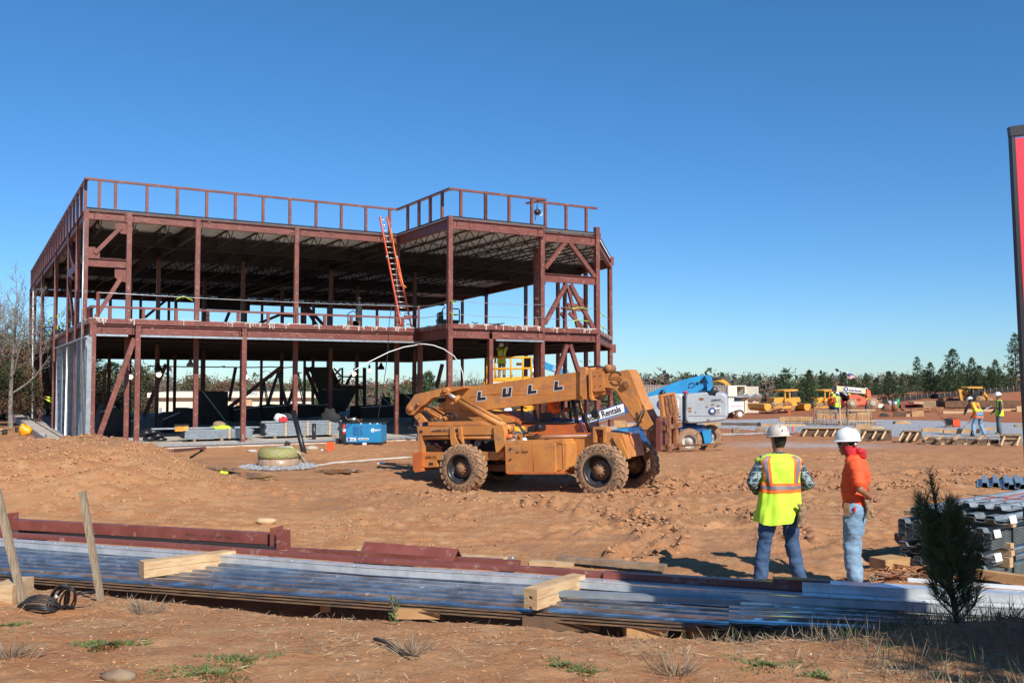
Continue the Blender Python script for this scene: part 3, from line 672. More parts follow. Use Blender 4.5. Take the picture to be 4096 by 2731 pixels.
# cable rails with caution tape
def strand(a, b, sag=.05, r=.012, n=12):
    return [a.lerp(b, i/n)-Vector((0, 0, sag*4*(i/n)*(1-i/n))) for i in range(n+1)]
pA = B.hit(z1(825, 1275), -P0+.05); zc = pA.z; pm = B.hit(z2(1515, 1180), -P0)
bb('cable_post', lambda m: m.bar(B.p(a0+.15, -P0+.05, zft), B.p(a0+.15, -P0+.05, zc+.03), .09, .09)); bb('cable_post', lambda m: m.bar(B.p(c0-.05, -P0+.05, zft), B.p(c0-.05, -P0+.05, zc+.03), .09, .09))
cb = [(B.p(a0+.15, -P0, zc), B.p(c0, -P0, zc)), (B.p(c0, -P0, zc), B.p(AB, -BD, zc)), (B.p(AB, -BD, zc), B.p(S_u, -BD, zc)), (B.p(AB, -BD, zc-.5), B.p(S_u, -BD, zc-.5)), (B.p(S_u, -BD, zc), B.p(uR1, W3, zc)), (B.p(S_u, -BD, zc-.5), B.p(uR1, W3, zc-.5)), (B.p(uR1, W3, zc), B.p(uR2, wR2, zc)), (B.p(uR1, W3, zc-.55), B.p(uR2, wR2, zc-.55)),
      (B.p(0, 2, zc), B.p(0, AL, zc)), (B.p(0, 2, zc-.5), B.p(0, AL, zc-.5)), (B.p(c0, -P0, zc-.45), B.p(AB, -BD, zc-.45))]
for a, b in cb:
    m = MB(); m.tube(strand(a, b), .011, 5, cap=False); cbl = m.build('cable_rail', 'alu', bld)
    n = max(1, int((b-a).length/3)); rr = random.Random(int(a.x*10))
    for k in range(n):
        if rr.random() < .75:
            t = (k+rr.random())/n; c = a.lerp(b, t); d = (b-a).normalized(); m = MB()
            for j in range(3):
                e = c+d*rr.uniform(.1, .5)*rr.choice((-1, 1))+Vector((0, 0, -rr.uniform(.02, .18))); m.bar(c, e, .05, .012, (0, .3, 1))
            m.build('caution_tape', 'hiviz', cbl)
# low red curb rail round level two
zk = B.hit(z2(700, 1252), -P0).z
rp = [u(z4(x, 150), -P0+.15) for x in (1147, 1498, 1843, 2172)]+[u(z5(x, 160), -P0+.15) for x in (70, 342, 610, 868, 1117, 1355, 1588, 1818)]
for t in rp: bb('curb_post', lambda m: m.bar(B.p(t, -P0+.15, zft-.02), B.p(t, -P0+.15, zk), .10, .10, B.w))
bb('curb_rail', lambda m: m.bar(B.p(a0-.02, -P0+.15, zk), B.p(c0-.5, -P0+.15, zk), .12, .07)); bb('curb_rail', lambda m: m.bar(B.p(a0, -P0+.15, zk), B.p(a0, .75, zk), .12, .09))
for t in (-.9, -.3, .3): bb('curb_post', lambda m: m.bar(B.p(a0, t, zft-.02), B.p(a0, t, zk), .10, .10))
bb('curb_rail', lambda m: m.bar(B.p(c0-.62, -P0+.15, zk+.05), B.p(c0, -P0+.15, zk+.05), .1, .12))
# ladder
lp = [B.hit(z2(*q), -P0+.4) for q in ((1437, 1385), (1365, 1385))]
Lt = [B.hit(z2(1228, 375), -.15), B.hit(z2(1162, 372), -.15)]; Lb = [B.hit(z2(1440, 1385), -P0+.75), B.hit(z2(1358, 1310), -P0+.75)]
zz0 = zft
for i in (0, 1): Lb[i].z = Lb[0].z
lad = thing('extension_ladder', (Lb[0]+Lb[1])/2, 'long orange extension ladder leaning from upper floor to roof edge', 'ladder')
mid = [Lt[i].lerp(Lb[i], .62) for i in (0, 1)]; mid2 = [Lt[i].lerp(Lb[i], .36) for i in (0, 1)]
for i in (0, 1):
    m = MB(); m.bar(Lt[i], mid[i], .045, .09, B.w); m.build('rail', 'orange_l', lad)
    off = B.w*-.07+B.u*(.03 if i == 0 else -.03); m = MB(); m.bar(mid2[i]+off, Lb[i]+off, .045, .09, B.w); m.build('rail', 'orange_l', lad)
    m = MB(); m.box(mid2[i]+off, (.1, .1, .08)); m.build('bracket', 'alu', lad)
    m = MB(); m.box(Lb[i]+off-Vector((0, 0, .03)), (.1, .14, .05)); m.build('rung_foot', 'blackm', lad)
for k in range(20):
    t = (k+.6)/20.5; a, b = Lt[0].lerp(Lb[0], t), Lt[1].lerp(Lb[1], t)
    if t > .6: a, b = a-B.w*.07, b-B.w*.07
    m = MB(); m.cyl(a, b, .02, 8); m.build('rung', 'alu', lad)
m = MB(); a = B.hit(z2(1265, 480), -.3); m.tube([a, B.hit(z2(1278, 560), -.35), B.hit(z2(1330, 850), -.9), B.hit(z2(1375, 985), -1.3), B.hit(z2(1395, 1010), -1.3)], [.012, .012, .012, .015, .05], 6); m.build('pull_rope', 'yellow', lad)
# chain hoist under the parapet corner
q = B.hit(z3(683, 230), -BD); ho = thing('chain_hoist', q, 'small dark chain hoist hanging from the parapet corner', 'hoist')
m = MB(); m.cyl(q, B.hit(z3(682, 275), -BD), .02, 6); m.cyl(B.hit(z3(672, 305), -BD), B.hit(z3(668, 355), -BD), .016, 6); m.build('chain', 'black', ho)
c = B.hit(z3(683, 292), -BD); m = MB(); m.lathe(c-B.w*.1, B.w, [(0, 0), (.11, .01), (.125, .1), (.11, .17), (0, .18)], 16); m.build('housing', 'black', ho)
m = MB(); m.tube([c+B.u*(.1+.14*sin(t))+Vector((0, 0, .16*cos(t))) for t in [pi*i/8 for i in range(9)]], .02, 6); m.build('handle', 'alu', ho)
# conduit pipe leaning on the left corner, and one at the back
a, b = B.hitu(z1(752, 640), -.1), B.hitu(z4(840, 1090), -.1)
tag(MB().cyl(a, b, .03, 8).build('conduit_pipe', 'galv'), 'long thin galvanised pipe running down the near left corner of the frame', 'pipe')
a, b = B.hitu(z1(298, 1265), -.1), B.hitu(z4(335, 1300), -.1)
tag(MB().cyl(a, b, .035, 8).build('conduit_pipe', 'white'), 'thin pale pipe up the far left corner column of the frame', 'pipe')
# stud wall on the left side
uw = a0-.12; x0, x1 = B.W(B.hitu(z4(580, 900), uw)), -P0+.16
sw_ = thing('stud_wall', B.p(uw, x1, ZS), 'row of galvanised metal wall studs standing at left corner of the frame', 'stud wall')
for zz in (ZS+.02, ZB-.10): m = MB(); m.bar(B.p(uw, x0, zz), B.p(uw, x1, zz), .17, .05); m.build('track', 'galv', sw_)
wl = [B.W(B.hitu(z4(x, 1000), uw)) for x in (600, 662, 705, 722, 775, 800, 812, 826, 848, 862, 878, 893, 908, 922)]
for i, ww in enumerate(wl):
    m = MB(); dp = .16 if i < 5 and i != 3 else .10
    za, zb2 = ZS+.04, ZB-.12
    if i == 3: m.bar(B.p(uw-.12, ww, za), B.p(uw-.05, ww+.5, zb2-.1), .03, .06, B.u); m.build('sloping_stud', 'decal_w', sw_); continue
    m.bar(B.p(uw+dp/2, ww, za), B.p(uw+dp/2, ww, zb2), .004, dp, B.u) if False else m.fbox(B, uw-.06, uw-.06+dp*1.3, ww-.003, ww+.003, za, zb2)
    m.fbox(B, uw-.07, uw-.06, ww-.02, ww+.02, za, zb2); m.fbox(B, uw-.06+dp*1.3, uw-.05+dp*1.3, ww-.02, ww+.02, za, zb2)
    so_ = m.build('stud', 'galvd' if i % 3 else 'galv', sw_)
    if i in (0, 1, 4):
        m = MB()
        for k in range(6): c = B.p(uw-.06+dp*.65, ww-.004, za+.35+k*.6); m.prism([c+B.u*.022*cos(t*pi/4)+Vector((0, 0, .045*sin(t*pi/4))) for t in range(8)], -B.w*.003)
        m.build('knockout', 'blackm', so_)
# ================================================================ FAR SETTING
def leafmat(n, c, c2): return mat(n, c, .8, 0, c2, .6)
for n, c, c2 in (('lf_pine', (.045, .085, .028), (.030, .060, .022)), ('lf_pine2', (.070, .115, .035), (.045, .08, .028)), ('lf_far', (.040, .066, .034), (.030, .05, .028)), ('lf_olive', (.10, .10, .035), (.07, .075, .03)),
        ('lf_rust', (.22, .085, .03), (.15, .06, .025)), ('lf_brown', (.13, .085, .045), (.09, .06, .035)), ('lf_twig', (.13, .105, .085), (.09, .075, .06))): M[n] = leafmat(n, c, c2)
def frond(mb, p, d, L, wd, mi=0):              # a thin leaf-like blade
    d = d.normalized(); s = d.cross(Vector((rnd.uniform(-1, 1), rnd.uniform(-1, 1), rnd.uniform(-1, 1)))).normalized()*wd/2
    k = mb.pts((p-s, p+d*L*.5-s*1.1, p+d*L, p+d*L*.5+s*1.1)); mb.face((k, k+1, k+2, k+3), mi)
def rv(): return Vector((rnd.uniform(-1, 1), rnd.uniform(-1, 1), rnd.uniform(-1, 1)))
def pine_mesh(h, spread=.30, bare=.06, tufts=11, seed=1, lf=.30, whorl=.42, mi2=.4):
    """trunk MB and crown MB of a young pine of height h (origin at the foot)"""
    global rnd
    old, rnd = rnd, random.Random(seed)
    tr = MB(); cr = MB(); z = 0
    tr.tube([Vector((.04*h*.1*sin(i), .03*h*.1*cos(i*1.3), h*i/8)) for i in range(9)], [h*.014*(1-i/8.6)+.008 for i in range(9)], 7)
    z = h*bare
    while z < h*.97:
        k = z/h; R = h*spread*(1-k)**.8*rnd.uniform(.8, 1.1)*(.65+.35*min(1, (k-bare)*6+.3))+.12
        nb = rnd.randint(4, 6); a0_ = rnd.uniform(0, 6.3)
        for j in range(nb):
            a = a0_+2*pi*j/nb+rnd.uniform(-.3, .3); rr = R*rnd.uniform(.55, 1.12); lift = rr*rnd.uniform(.25, .65)*(.5+k)
            b0 = Vector((0, 0, z)); b1 = Vector((cos(a)*rr, sin(a)*rr, z+lift))
            tr.tube([b0, b0.lerp(b1, .5)-Vector((0, 0, .05*rr)), b1], [.010*h*(1-k)+.006, .008, .004], 4, sm=False)
            nt_ = max(2, int(tufts*rr/R*(.5+.5*(1-k))))
            for t in range(nt_):
                q = .25+.75*(t+1)/nt_; c = b0.lerp(b1, q)+rv()*rr*.13; n_ = 7
                mi = 1 if rnd.random() < mi2*(.5+k) else 0
                dd = (b1-b0).normalized()
                for _ in range(n_): frond(cr, c, dd*.6+Vector((0, 0, .6))+rv()*.95, lf*rnd.uniform(.7, 1.25), lf*.17, mi)
        z += h*whorl/ max(4, h)*rnd.uniform(.8, 1.2)
    for _ in range(24): frond(cr, Vector((0, 0, h*rnd.uniform(.93, 1.0))), Vector((0, 0, 1))+rv()*.7, lf, lf*.17, 1)
    rnd = old; return tr, cr
def branchy(h, seed, levels=4, r0=None, lean=(0, 0), crown=.35, twigs=3, curl=.25, first=.25):
    global rnd
    old, rnd = rnd, random.Random(seed); mb = MB(); tips = []
    def grow(p, d, L, r, lv):
        n = 4; P = [p]; dd = d.copy()
        for i in range(n):
            dd = (dd+rv()*curl*.45+Vector((0, 0, .05))).normalized(); P.append(P[-1]+dd*L/n)
        mb.tube(P, [r*(1-.45*i/n) for i in range(n+1)], 6 if lv > 2 else (4 if lv > 0 else 3), sm=lv > 1, cap=False)
        if lv == 0: tips.append(P[-1]); tips.append(P[2]); return
        nb = twigs+(1 if rnd.random() < .5 else 0)
        for k in range(nb):
            t = rnd.uniform(first if lv == levels else .3, 1.0); i = min(n-1, int(t*n)); q = P[i].lerp(P[i+1], t*n-i)
            ax = dd.orthogonal().normalized(); ax.rotate(Matrix.Rotation(rnd.uniform(0, 6.3), 3, dd)); ang = rnd.uniform(.45, 1.0)
            nd = (dd*cos(ang)+ax*sin(ang)+Vector((0, 0, .12))).normalized(); grow(q, nd, L*rnd.uniform(.5, .72), max(r*.5*(1-.3*t), .010), lv-1)
        grow(P[-1], dd, L*.62, r*.55, lv-1)
    grow(Vector((0, 0, -.2)), Vector((lean[0], lean[1], 1)).normalized(), h*crown, r0 or h*.016, levels)
    rnd = old; return mb, tips
def local_thing(name, parts, label, cat, group=None):
    o = bpy.data.objects.new(name, None); SC.collection.objects.link(o); WM[o] = Matrix.Identity(4); tag(o, label, cat, group)
    for nm, mb, mt in parts: mb.build(nm, mt, o, fix=False)
    return o
# pines and mixed trees, one prototype each, then copied
def ztop(fy, y): return EYE+(HOR-fy)/F*y
protoP = []
for i, (h, sp, br) in enumerate(((8, .30, .04), (8, .24, .30), (8, .34, .02), (8, .27, .08))):
    t, c = pine_mesh(h, sp, br, 9 if i != 1 else 6, seed=20+i, lf=.42, whorl=.40, mi2=.45 if i != 2 else .2); protoP.append([t, c, h])
used = {}
def place_tree(kind, protos, i, x, y, ztp, label, cat, group, sx=1., rz=None, name='pine_tree', zb_=None):
    t, c, h, mats = protos[i][0], protos[i][1], protos[i][2], protos[i][3] if len(protos[i]) > 3 else ['lf_pine', 'lf_pine2']
    zb = (hz(x, y) if zb_ is None else zb_)-.1; sc = (ztp-zb)/h
    if (kind, i) not in used: used[(kind, i)] = o = local_thing(name, [('trunk', t, 'bark' if kind != 'bare' else 'barkg')]+([('crown', c, mats)] if c else []), label, cat, group)
    else: o = copy_tree(used[(kind, i)], label=label); o.name = name
    o['category'] = cat
    if group: o['group'] = group
    elif 'group' in o: del o['group']
    o.location = (x, y, zb); o.scale = (sc*sx, sc*sx, sc); o.rotation_euler.z = rnd.uniform(0, 6.3) if rz is None else rz
    return o
GP = 'young pines along the right edge of the site'
rp_ = [(95, 475, 80, 0, 'bushy young pine behind the bulldozer at the middle right'), (245, 500, 88, 3, 'pine directly behind the yellow hard hat group'), (465, 500, 96, 2, 'rounded pine behind the cream boom of the telehandler'), (690, 505, 90, 0, 'pine just right of the small flag'),
    (930, 490, 82, 2, 'wide dark pine left of the green barrel'), (1075, 500, 80, 3, 'narrow pine above the rusty tank'), (1230, 335, 80, 1, 'slim pine with a bare pale trunk'), (1365, 395, 82, 0, 'pine between the bare trunk one and the tallest one'),
    (1480, 460, 84, 2, 'dark low pine left of the tallest roadside pine'), (1602, 255, 80, 0, 'tallest full pine left of the backhoe'), (1712, 400, 84, 3, 'pine right beside the tallest one'), (1802, 345, 82, 0, 'pointed pine behind the backhoe canopy'),
    (1880, 430, 85, 2, 'bushy pine above the backhoe bucket arm'), (1978, 430, 80, 3, 'narrow pine behind the backhoe loader'), (2050, 365, 80, 0, 'pointed pine above the standing man in a lime vest'), (2262, 90, 74, 1, 'very tall pine next to the black sign frame')]
for x, ty, dp, i, lb in rp_:
    fx, fy = r2(x, ty); X_ = (fx-CX)/F*dp; place_tree('pine', protoP, i, X_, dp, ztop(fy, dp), lb, 'pine tree', GP, {0: 1.0, 1: .85, 2: 1.15, 3: .95}[i]*1.15)
for x, dp, tp in ((300, 105, 540), (560, 110, 560), (800, 100, 560), (1160, 92, 540), (1300, 95, 470), (1440, 95, 520), (1560, 95, 420), (1660, 92, 470), (1760, 95, 450), (1850, 95, 480), (2130, 90, 520), (2210, 88, 470), (2100, 96, 480), (30, 95, 560), (2010, 92, 470)):
    fx, fy = r2(x, tp); place_tree('pine', protoP, rnd.choice((0, 2, 3)), (fx-CX)/F*dp, dp, ztop(fy, dp), 'pine in the second row behind the right edge of the site', 'pine tree', 'second row of pines behind the site', 1.4)
# pines above the dozers (r1 crop)
for x, ty, dp, i, lb in ((1965, 320, 92, 0, 'lone bushy pine between the two bulldozers'), (2110, 400, 100, 2, 'dark pine left of the cream boom'), (1740, 295, 170, 1, 'tall thin far pine rising above the tree line')):
    fx, fy = r1(x, ty); place_tree('pine', protoP, i, (fx-CX)/F*dp, dp, ztop(fy, dp), lb, 'pine tree', None, 1.1)
# leafy and bare trees for the left side
def leafy(h, seed, n=5200, lf=.19, w=.32):
    global rnd
    mb, tips = branchy(h, seed, 3, crown=.38, curl=.3); old, rnd = rnd, random.Random(seed); c = MB()
    for _ in range(n):
        t = rnd.choice(tips); p = t+rv()*h*.085; frond(c, p, rv(), lf*rnd.uniform(.6, 1.3), lf*.6, rnd.choice((0, 0, 1)))
    rnd = old; zt_ = max(t.z for t in tips); return mb, c, zt_
protoL = []
for sd_, mats in ((51, ['lf_brown', 'lf_rust']), (52, ['lf_olive', 'lf_brown']), (53, ['lf_pine', 'lf_olive'])):
    a, c, zt_ = leafy(10, sd_); protoL.append([a, c, zt_, mats])
protoB = []
for sd_ in (61, 67, 62):
    a, tips = branchy(10, sd_, 5, crown=.40, twigs=3, curl=.42, first=.35); protoB.append([a, None, max(t.z for t in tips)])
GL = 'woodland trees beyond the left side of the frame'
fx, fy = D(28, 597); place_tree('bare', protoB, 0, (fx-CX)/F*46, 46, ztop(fy, 46), 'big leafless grey tree left of the steel frame', 'bare tree', None, 1.0, 1.2, 'bare_tree')
fx, fy = D(150, 700); place_tree('bare', protoB, 1, (fx-CX)/F*58, 58, ztop(fy, 58), 'smaller leafless tree showing through the left end columns', 'bare tree', None, 1.1, 2.2, 'bare_tree')
fx, fy = D(-40, 640); place_tree('bare', protoB, 2, (fx-CX)/F*52, 52, ztop(fy, 52), 'leafless tree at the left edge of the picture', 'bare tree', None, 1.1, 4.2, 'bare_tree')
lt = [(-25, 790, 56, 'L', 0), (10, 770, 62, 'P', 2), (50, 750, 60, 'L', 0), (85, 770, 66, 'L', 2), (115, 790, 60, 'L', 1), (30, 830, 50, 'L', 2), (80, 850, 50, 'L', 0), (150, 800, 70, 'L', 0), (190, 800, 74, 'P', 0), (225, 845, 72, 'L', 1), (255, 835, 76, 'P', 2), (290, 838, 112, 'L', 1), (325, 846, 115, 'P', 0), (355, 862, 114, 'L', 0), (395, 850, 116, 'B', 1), (430, 866, 118, 'L', 1), (468, 868, 110, 'L', 1), (240, 890, 64, 'L', 0), (510, 872, 150, 'L', 0)]
for x, ty, dp, k, i in lt:
    fx, fy = D(x, ty); X_ = (fx-CX)/F*dp; lb = {'L': ('brown and rust leafed autumn tree beyond the left of the frame', 'olive autumn tree beyond the left of the frame', 'dark green broadleaf tree beyond the left of the frame')[i], 'P': 'dark pine in the woods beyond the left of the frame', 'B': 'leafless tree in the woods beyond the left of the frame'}[k]
    place_tree({'L': 'leafy', 'P': 'pine', 'B': 'bare'}[k], {'L': protoL, 'P': protoP, 'B': protoB}[k], i, X_, dp, ztop(fy, dp), lb, {'L': 'autumn tree', 'P': 'pine tree', 'B': 'bare tree'}[k], GL, 1.5 if k != 'B' else 1.2, None, {'L': 'autumn_tree', 'P': 'pine_tree', 'B': 'bare_tree'}[k])
for x, ty, dp, i, k in ((1065, 845, 150, 1, 'B'), (1085, 850, 170, 0, 'B'), (1190, 858, 190, 2, 'B'), (965, 862, 160, 2, 'P'), (985, 855, 170, 0, 'P'), (930, 870, 180, 1, 'B'), (1370/1, 855, 200, 2, 'B')):
    fx, fy = D(x, ty); place_tree('bare' if k == 'B' else 'pine', protoB if k == 'B' else protoP, i, (fx-CX)/F*dp, dp, ztop(fy, dp), {'B': 'thin leafless tree on the far slope behind the frame', 'P': 'pine on the far slope behind the frame'}[k], 'tree', 'pines on the far slope behind the frame' if k == 'P' else 'leafless trees on the far slope behind the frame', 1.1, None, 'bare_tree' if k == 'B' else 'pine_tree')
fx, fy = r1(1368, 305); place_tree('bare', protoB, 1, (fx-CX)/F*300, 300, ztop(fy, 300), 'bare crowned tree standing above the far tree line', 'bare tree', None, 1.3, .5, 'bare_tree')
# the far wood, one mass
def wood():
    r = np.random.RandomState(3); mb = MB(); V = []; Fc = []; mi = []
    N = 4300
    y = 135+(r.rand(N)**.8)*520; x = (r.rand(N)*1.5-.75)*y*1.05
    tone = fbm(x*.02, y*.02, 3, 77)+.35*r.randn(N)
    for i in range(N):
        if y[i] < 230 and r.rand() < .35: continue
        xx, yy = x[i], y[i]; zb = float(H(xx, yy, False))
        limit = EYE+yy*(1525.4-(1497+12*vnoise(np.array([xx/yy*9]), np.array([3.]), 8)[0]-10*sstep(.0, .35, xx/yy)))/F
        hh = (9+r.rand()*6); top = min(zb+hh, limit+r.rand()**3*2.0*(1 if r.rand() < .8 else 2.4)-r.rand()*1.5)
        if top-zb < 3.5: zb = top-4
        rad = 1.6+r.rand()*2.4; hgt = (top-zb)*.5; t = tone[i]
        m = 0 if t < -.12 else (1 if t < .02 else (2 if t < .42 else (3 if t < .55 else 4)))
        if m == 0 and r.rand() < .3: m = 1
        n = 150 if yy < 260 else (90 if yy < 360 else 46)
        th = r.rand(n)*6.283; ph = np.arccos(1-1.5*r.rand(n)); q = r.rand(n)**.35
        cx_ = xx+rad*q*np.sin(ph)*np.cos(th); cy_ = yy+rad*q*np.sin(ph)*np.sin(th); cz = top-hgt+hgt*np.cos(ph)*q
        s = (.14+.22*r.rand(n))*(1+yy/500)
        d1 = r.randn(n, 3); d2 = r.randn(n, 3)
        d1 /= np.linalg.norm(d1, axis=1)[:, None]; d2 /= np.linalg.norm(d2, axis=1)[:, None]
        c = np.stack([cx_, cy_, cz], 1)
        k = len(V)*0
        base = sum(len(a) for a in V)
        V.append(np.stack([c-d1*s[:, None], c+d2*s[:, None], c+d1*s[:, None], c-d2*s[:, None]], 1).reshape(-1, 3))
        Fc.append(base+np.arange(n*4).reshape(n, 4)); mi.append(np.full(n, m))
    V = np.concatenate(V); Fc = np.concatenate(Fc); mi = np.concatenate(mi); me = bpy.data.meshes.new('far_wood')
    me.vertices.add(len(V)); me.vertices.foreach_set('co', V.ravel()); me.loops.add(Fc.size); me.loops.foreach_set('vertex_index', Fc.ravel().astype(np.int32))
    me.polygons.add(len(Fc)); me.polygons.foreach_set('loop_start', np.arange(0, Fc.size, 4, dtype=np.int32)); me.polygons.foreach_set('loop_total', np.full(len(Fc), 4, np.int32))
    for k in ('lf_far', 'lf_pine2', 'lf_twig', 'lf_brown', 'lf_rust'): me.materials.append(M[k])
    me.polygons.foreach_set('material_index', mi.astype(np.int32)); me.update(calc_edges=True)
    o = bpy.data.objects.new('far_wood', me); SC.collection.objects.link(o); return o
tag(wood(), 'dark green and brown autumn wood covering the far hills', 'woodland', kind='stuff')
# ================================================================ FAR MACHINES AND BUILDINGS
class Tr:
    """traces pixel outlines on planes of a frame"""
    def __init__(s, fr, zf, th): s.f = fr; s.z = zf; s.t = th
    def P(s, x, y, w): return s.f.hit(s.z(x, y), w)
    def pr(s, name, mt, polys, w0, w1, parent=None):
        m = MB()
        if not isinstance(polys[0][0], (tuple, list)): polys = [polys]
        for q in polys: m.prism([s.P(x, y, w0) for x, y in q], s.f.w*(w1-w0))
        return m.build(name, mt, parent or s.t)
    def tb(s, name, mt, pts, r, w, parent=None, n=8):
        m = MB(); m.tube([s.P(p[0], p[1], p[2] if len(p) > 2 else w) for p in pts], r, n); return m.build(name, mt, parent or s.t)
    def bx(s, name, mt, x0, y0, x1, y1, w0, w1, parent=None): return s.pr(name, mt, [(x0, y0), (x1, y0), (x1, y1), (x0, y1)], w0, w1, parent)
    def disc(s, name, mt, x, y, r, w0, w1, parent=None, n=24, prof=None):
        m = MB(); c = s.P(x, y, w0); m.lathe(c, s.f.w, prof or [(0, 0), (r*.93, 0), (r, (w1-w0)*.1), (r, (w1-w0)*.9), (r*.93, w1-w0), (0, w1-w0)], n); return m.build(name, mt, parent or s.t)
    def txt(s, name, mt, txt, x0, y0, x1, y1, hpx, w, bold=True, parent=None):
        a, b = s.P(x0, y0, w), s.P(x1, y1, w); hh = (s.P(x0, y0-hpx, w)-a).length; rt = (b-a).normalized(); up = Vector((0, 0, 1)); up = (up-rt*up.dot(rt)).normalized()
        m = text_mb(txt, hh, a, rt, up, .006, bold, width=(b-a).length); return m.build(name, mt, parent or s.t, fix=False)
def on(zf, x, y, dp): fx, fy = zf(x, y); return Vector(((fx-CX)/F*dp, dp, 0))
# white single storey building on the lower ground behind
o = on(D, 405, 900, 92); fw = Frame(o.x, o.y, radians(12)); t = thing('low_office_building', (o.x, o.y, hz(o.x, o.y)), 'low cream flat roofed building seen through the steel frame', 'building'); T = Tr(fw, D, t)
T.pr('wall', 'stucco', [(360, 910), (722, 910), (722, 1010), (362, 1010)], 0, 14); T.pr('parapet', 'stucco', [(338, 902), (735, 902), (735, 913), (338, 913)], -.5, 15)
for x in (397, 700, 668, 470): wn = T.bx('window_frame', 'white', x, 934, x+14, 962, -.08, 0); T.bx('pane', 'glass', x+1.5, 936, x+12.5, 947, -.10, -.085, wn)
T.bx('trim', 'galvd', 366, 936, 372, 972, -.05, 0)
T.bx('entrance_canopy', 'wood', 545, 918, 578, 932, -1.2, 0); T.bx('entrance', 'glass', 548, 932, 574, 960, -.1, 0)
T.txt('sign_lettering', 'decal_b', 'CTU', 574, 906.5, 590, 906.5, 4, -.52)
# cream shipping container
o = on(r1, 1200, 600, 80); cf = Frame(o.x, o.y, radians(40)); ct = thing('shipping_container', (o.x, o.y, hz(o.x, o.y)), 'cream corrugated shipping container with its end door open', 'container')
zt_ = ztop(r1(0, 451)[1], 80); zb_ = -.45
m = MB(); L_ = 12.2; nr = 60
m.fbox(cf, 0, 2.44, 0, L_, zt_-.08, zt_); m.fbox(cf, 0, 2.44, 0, L_, zb_, zb_+.12); m.fbox(cf, 2.36, 2.44, 0, L_, zb_, zt_)
for i in range(nr):
    w0, w1 = i*L_/nr, (i+.5)*L_/nr; d = .07; P = [(0, w0), (0, w0+(w1-w0)*.7), (d, w1), (d, (i+.85)*L_/nr), (0, (i+1)*L_/nr)]
    for a, b in zip(P, P[1:]): m.quad(cf.p(a[0], a[1], zb_+.1), cf.p(b[0], b[1], zb_+.1), cf.p(b[0], b[1], zt_-.05), cf.p(a[0], a[1], zt_-.05))
m.build('container_shell', 'stucco', ct, fix=False)
m = MB(); m.fbox(cf, 0, 1.2, -.05, 0, zb_+.1, zt_-.05)
for k in (.2, .5, .8): m.fbox(cf, k*1.2-.02, k*1.2+.02, -.09, -.05, zb_+.1, zt_-.1)
m.build('closed_door', 'stucco', ct)
m = MB(); m.bar(cf.p(2.44, 0, (zb_+zt_)/2), cf.p(2.9, -1.05, (zb_+zt_)/2), .05, zt_-zb_-.15); m.build('open_door', 'stucco', ct)
m = MB(); m.fbox(cf, .1, 2.3, 1.5, 1.6, zb_+.1, zt_-.1); m.build('dark_contents', 'blackm', ct)
for a, b in ((0, 0), (2.36, 0)): m = MB(); m.fbox(cf, a-.02, a+.1, -.07, .08, zb_, zt_+.02); m.build('corner_post', 'stucco', ct)
a = cf.p(-.02, 11.9, zt_-.75); text_mb('Triax', .35, a, -cf.w, (0, 0, 1), .01, True).build('lettering', 'decal_b', ct, fix=False)
# crawler excavator behind the boom and container
o = on(r1, 1440, 600, 86); t = thing('excavator', (o.x, o.y, hz(o.x, o.y)), 'yellow crawler excavator parked behind the white container', 'excavator'); T = Tr(Frame(o.x, o.y, 0), r1, t)
T.pr('house', 'yellow', [(1385, 545), (1490, 540), (1508, 560), (1505, 600), (1395, 605)], 0, 2.2); T.pr('track', 'treadmud', [(1385, 640), (1400, 625), (1490, 622), (1505, 640), (1500, 665), (1480, 685), (1395, 690), (1382, 670)], -.4, .2); T.pr('track', 'treadmud', [(1375, 650), (1400, 630), (1500, 630), (1505, 670), (1395, 690)], 2, 2.6)
T.pr('boom', 'yellow', [(1050, 385), (1120, 380), (1180, 400), (1230, 445), (1240, 470), (1205, 470), (1165, 430), (1110, 410), (1050, 415)], .8, 1.2); T.pr('arm', 'black', [(1035, 370), (1150, 385), (1060, 405), (1050, 450), (1035, 450)], .7, 1.1)
T.tb('exhaust', 'black', [(1452, 545), (1452, 510)], .06, 1); T.bx('engine_hood', 'black', 1400, 530, 1480, 545, .3, 1.8)
T.pr('counterweight', 'galvd', [(1470, 645), (1505, 640), (1505, 670), (1480, 672)], -.5, -.4)
# light tower trailer
o = on(r1, 1290, 700, 66); t = thing('light_tower_trailer', (o.x, o.y, hz(o.x, o.y)), 'white light tower trailer with four round lamps folded on top', 'light tower'); T = Tr(Frame(o.x, o.y, radians(8)), r1, t)
T.pr('cabinet', 'white', [(1225, 603), (1352, 600), (1354, 700), (1290, 705), (1285, 680), (1205, 712), (1205, 600)], 0, 1.3); T.bx('red_stripe', 'red', 1228, 644, 1350, 649, -.01, 0); T.bx('red_stripe', 'red', 1275, 615, 1330, 618, -.01, 0)
T.disc('tyre', 'rubber', 1318, 722, .33, -.25, -.02); T.disc('wheel_disc', 'white', 1318, 722, .17, -.28, -.24)
T.pr('mudguard', 'black', [(1280, 700), (1290, 684), (1320, 676), (1348, 690), (1356, 710), (1350, 710), (1340, 694), (1320, 682), (1296, 688), (1286, 702)], -.28, 0)
T.disc('tyre', 'rubber', 1225, 735, .3, 1.2, 1.4)
for x, y, w in ((1425, 575, .3), (1360, 562, .9), (1490, 566, 1.0), (1445, 560, 1.4)):
    m = MB(); c = T.P(x, y, w); m.lathe(c, Vector((.3, -.9, -.55)), [(0, -.2), (.16, -.18), (.32, 0), (.30, .02), (0, .03)], 20); m.build('flood_lamp', 'alu', t)
T.tb('mast', 'galvd', [(1205, 560), (1420, 555)], .06, .8); T.bx('control_box', 'black', 1290, 565, 1335, 600, .3, .9)
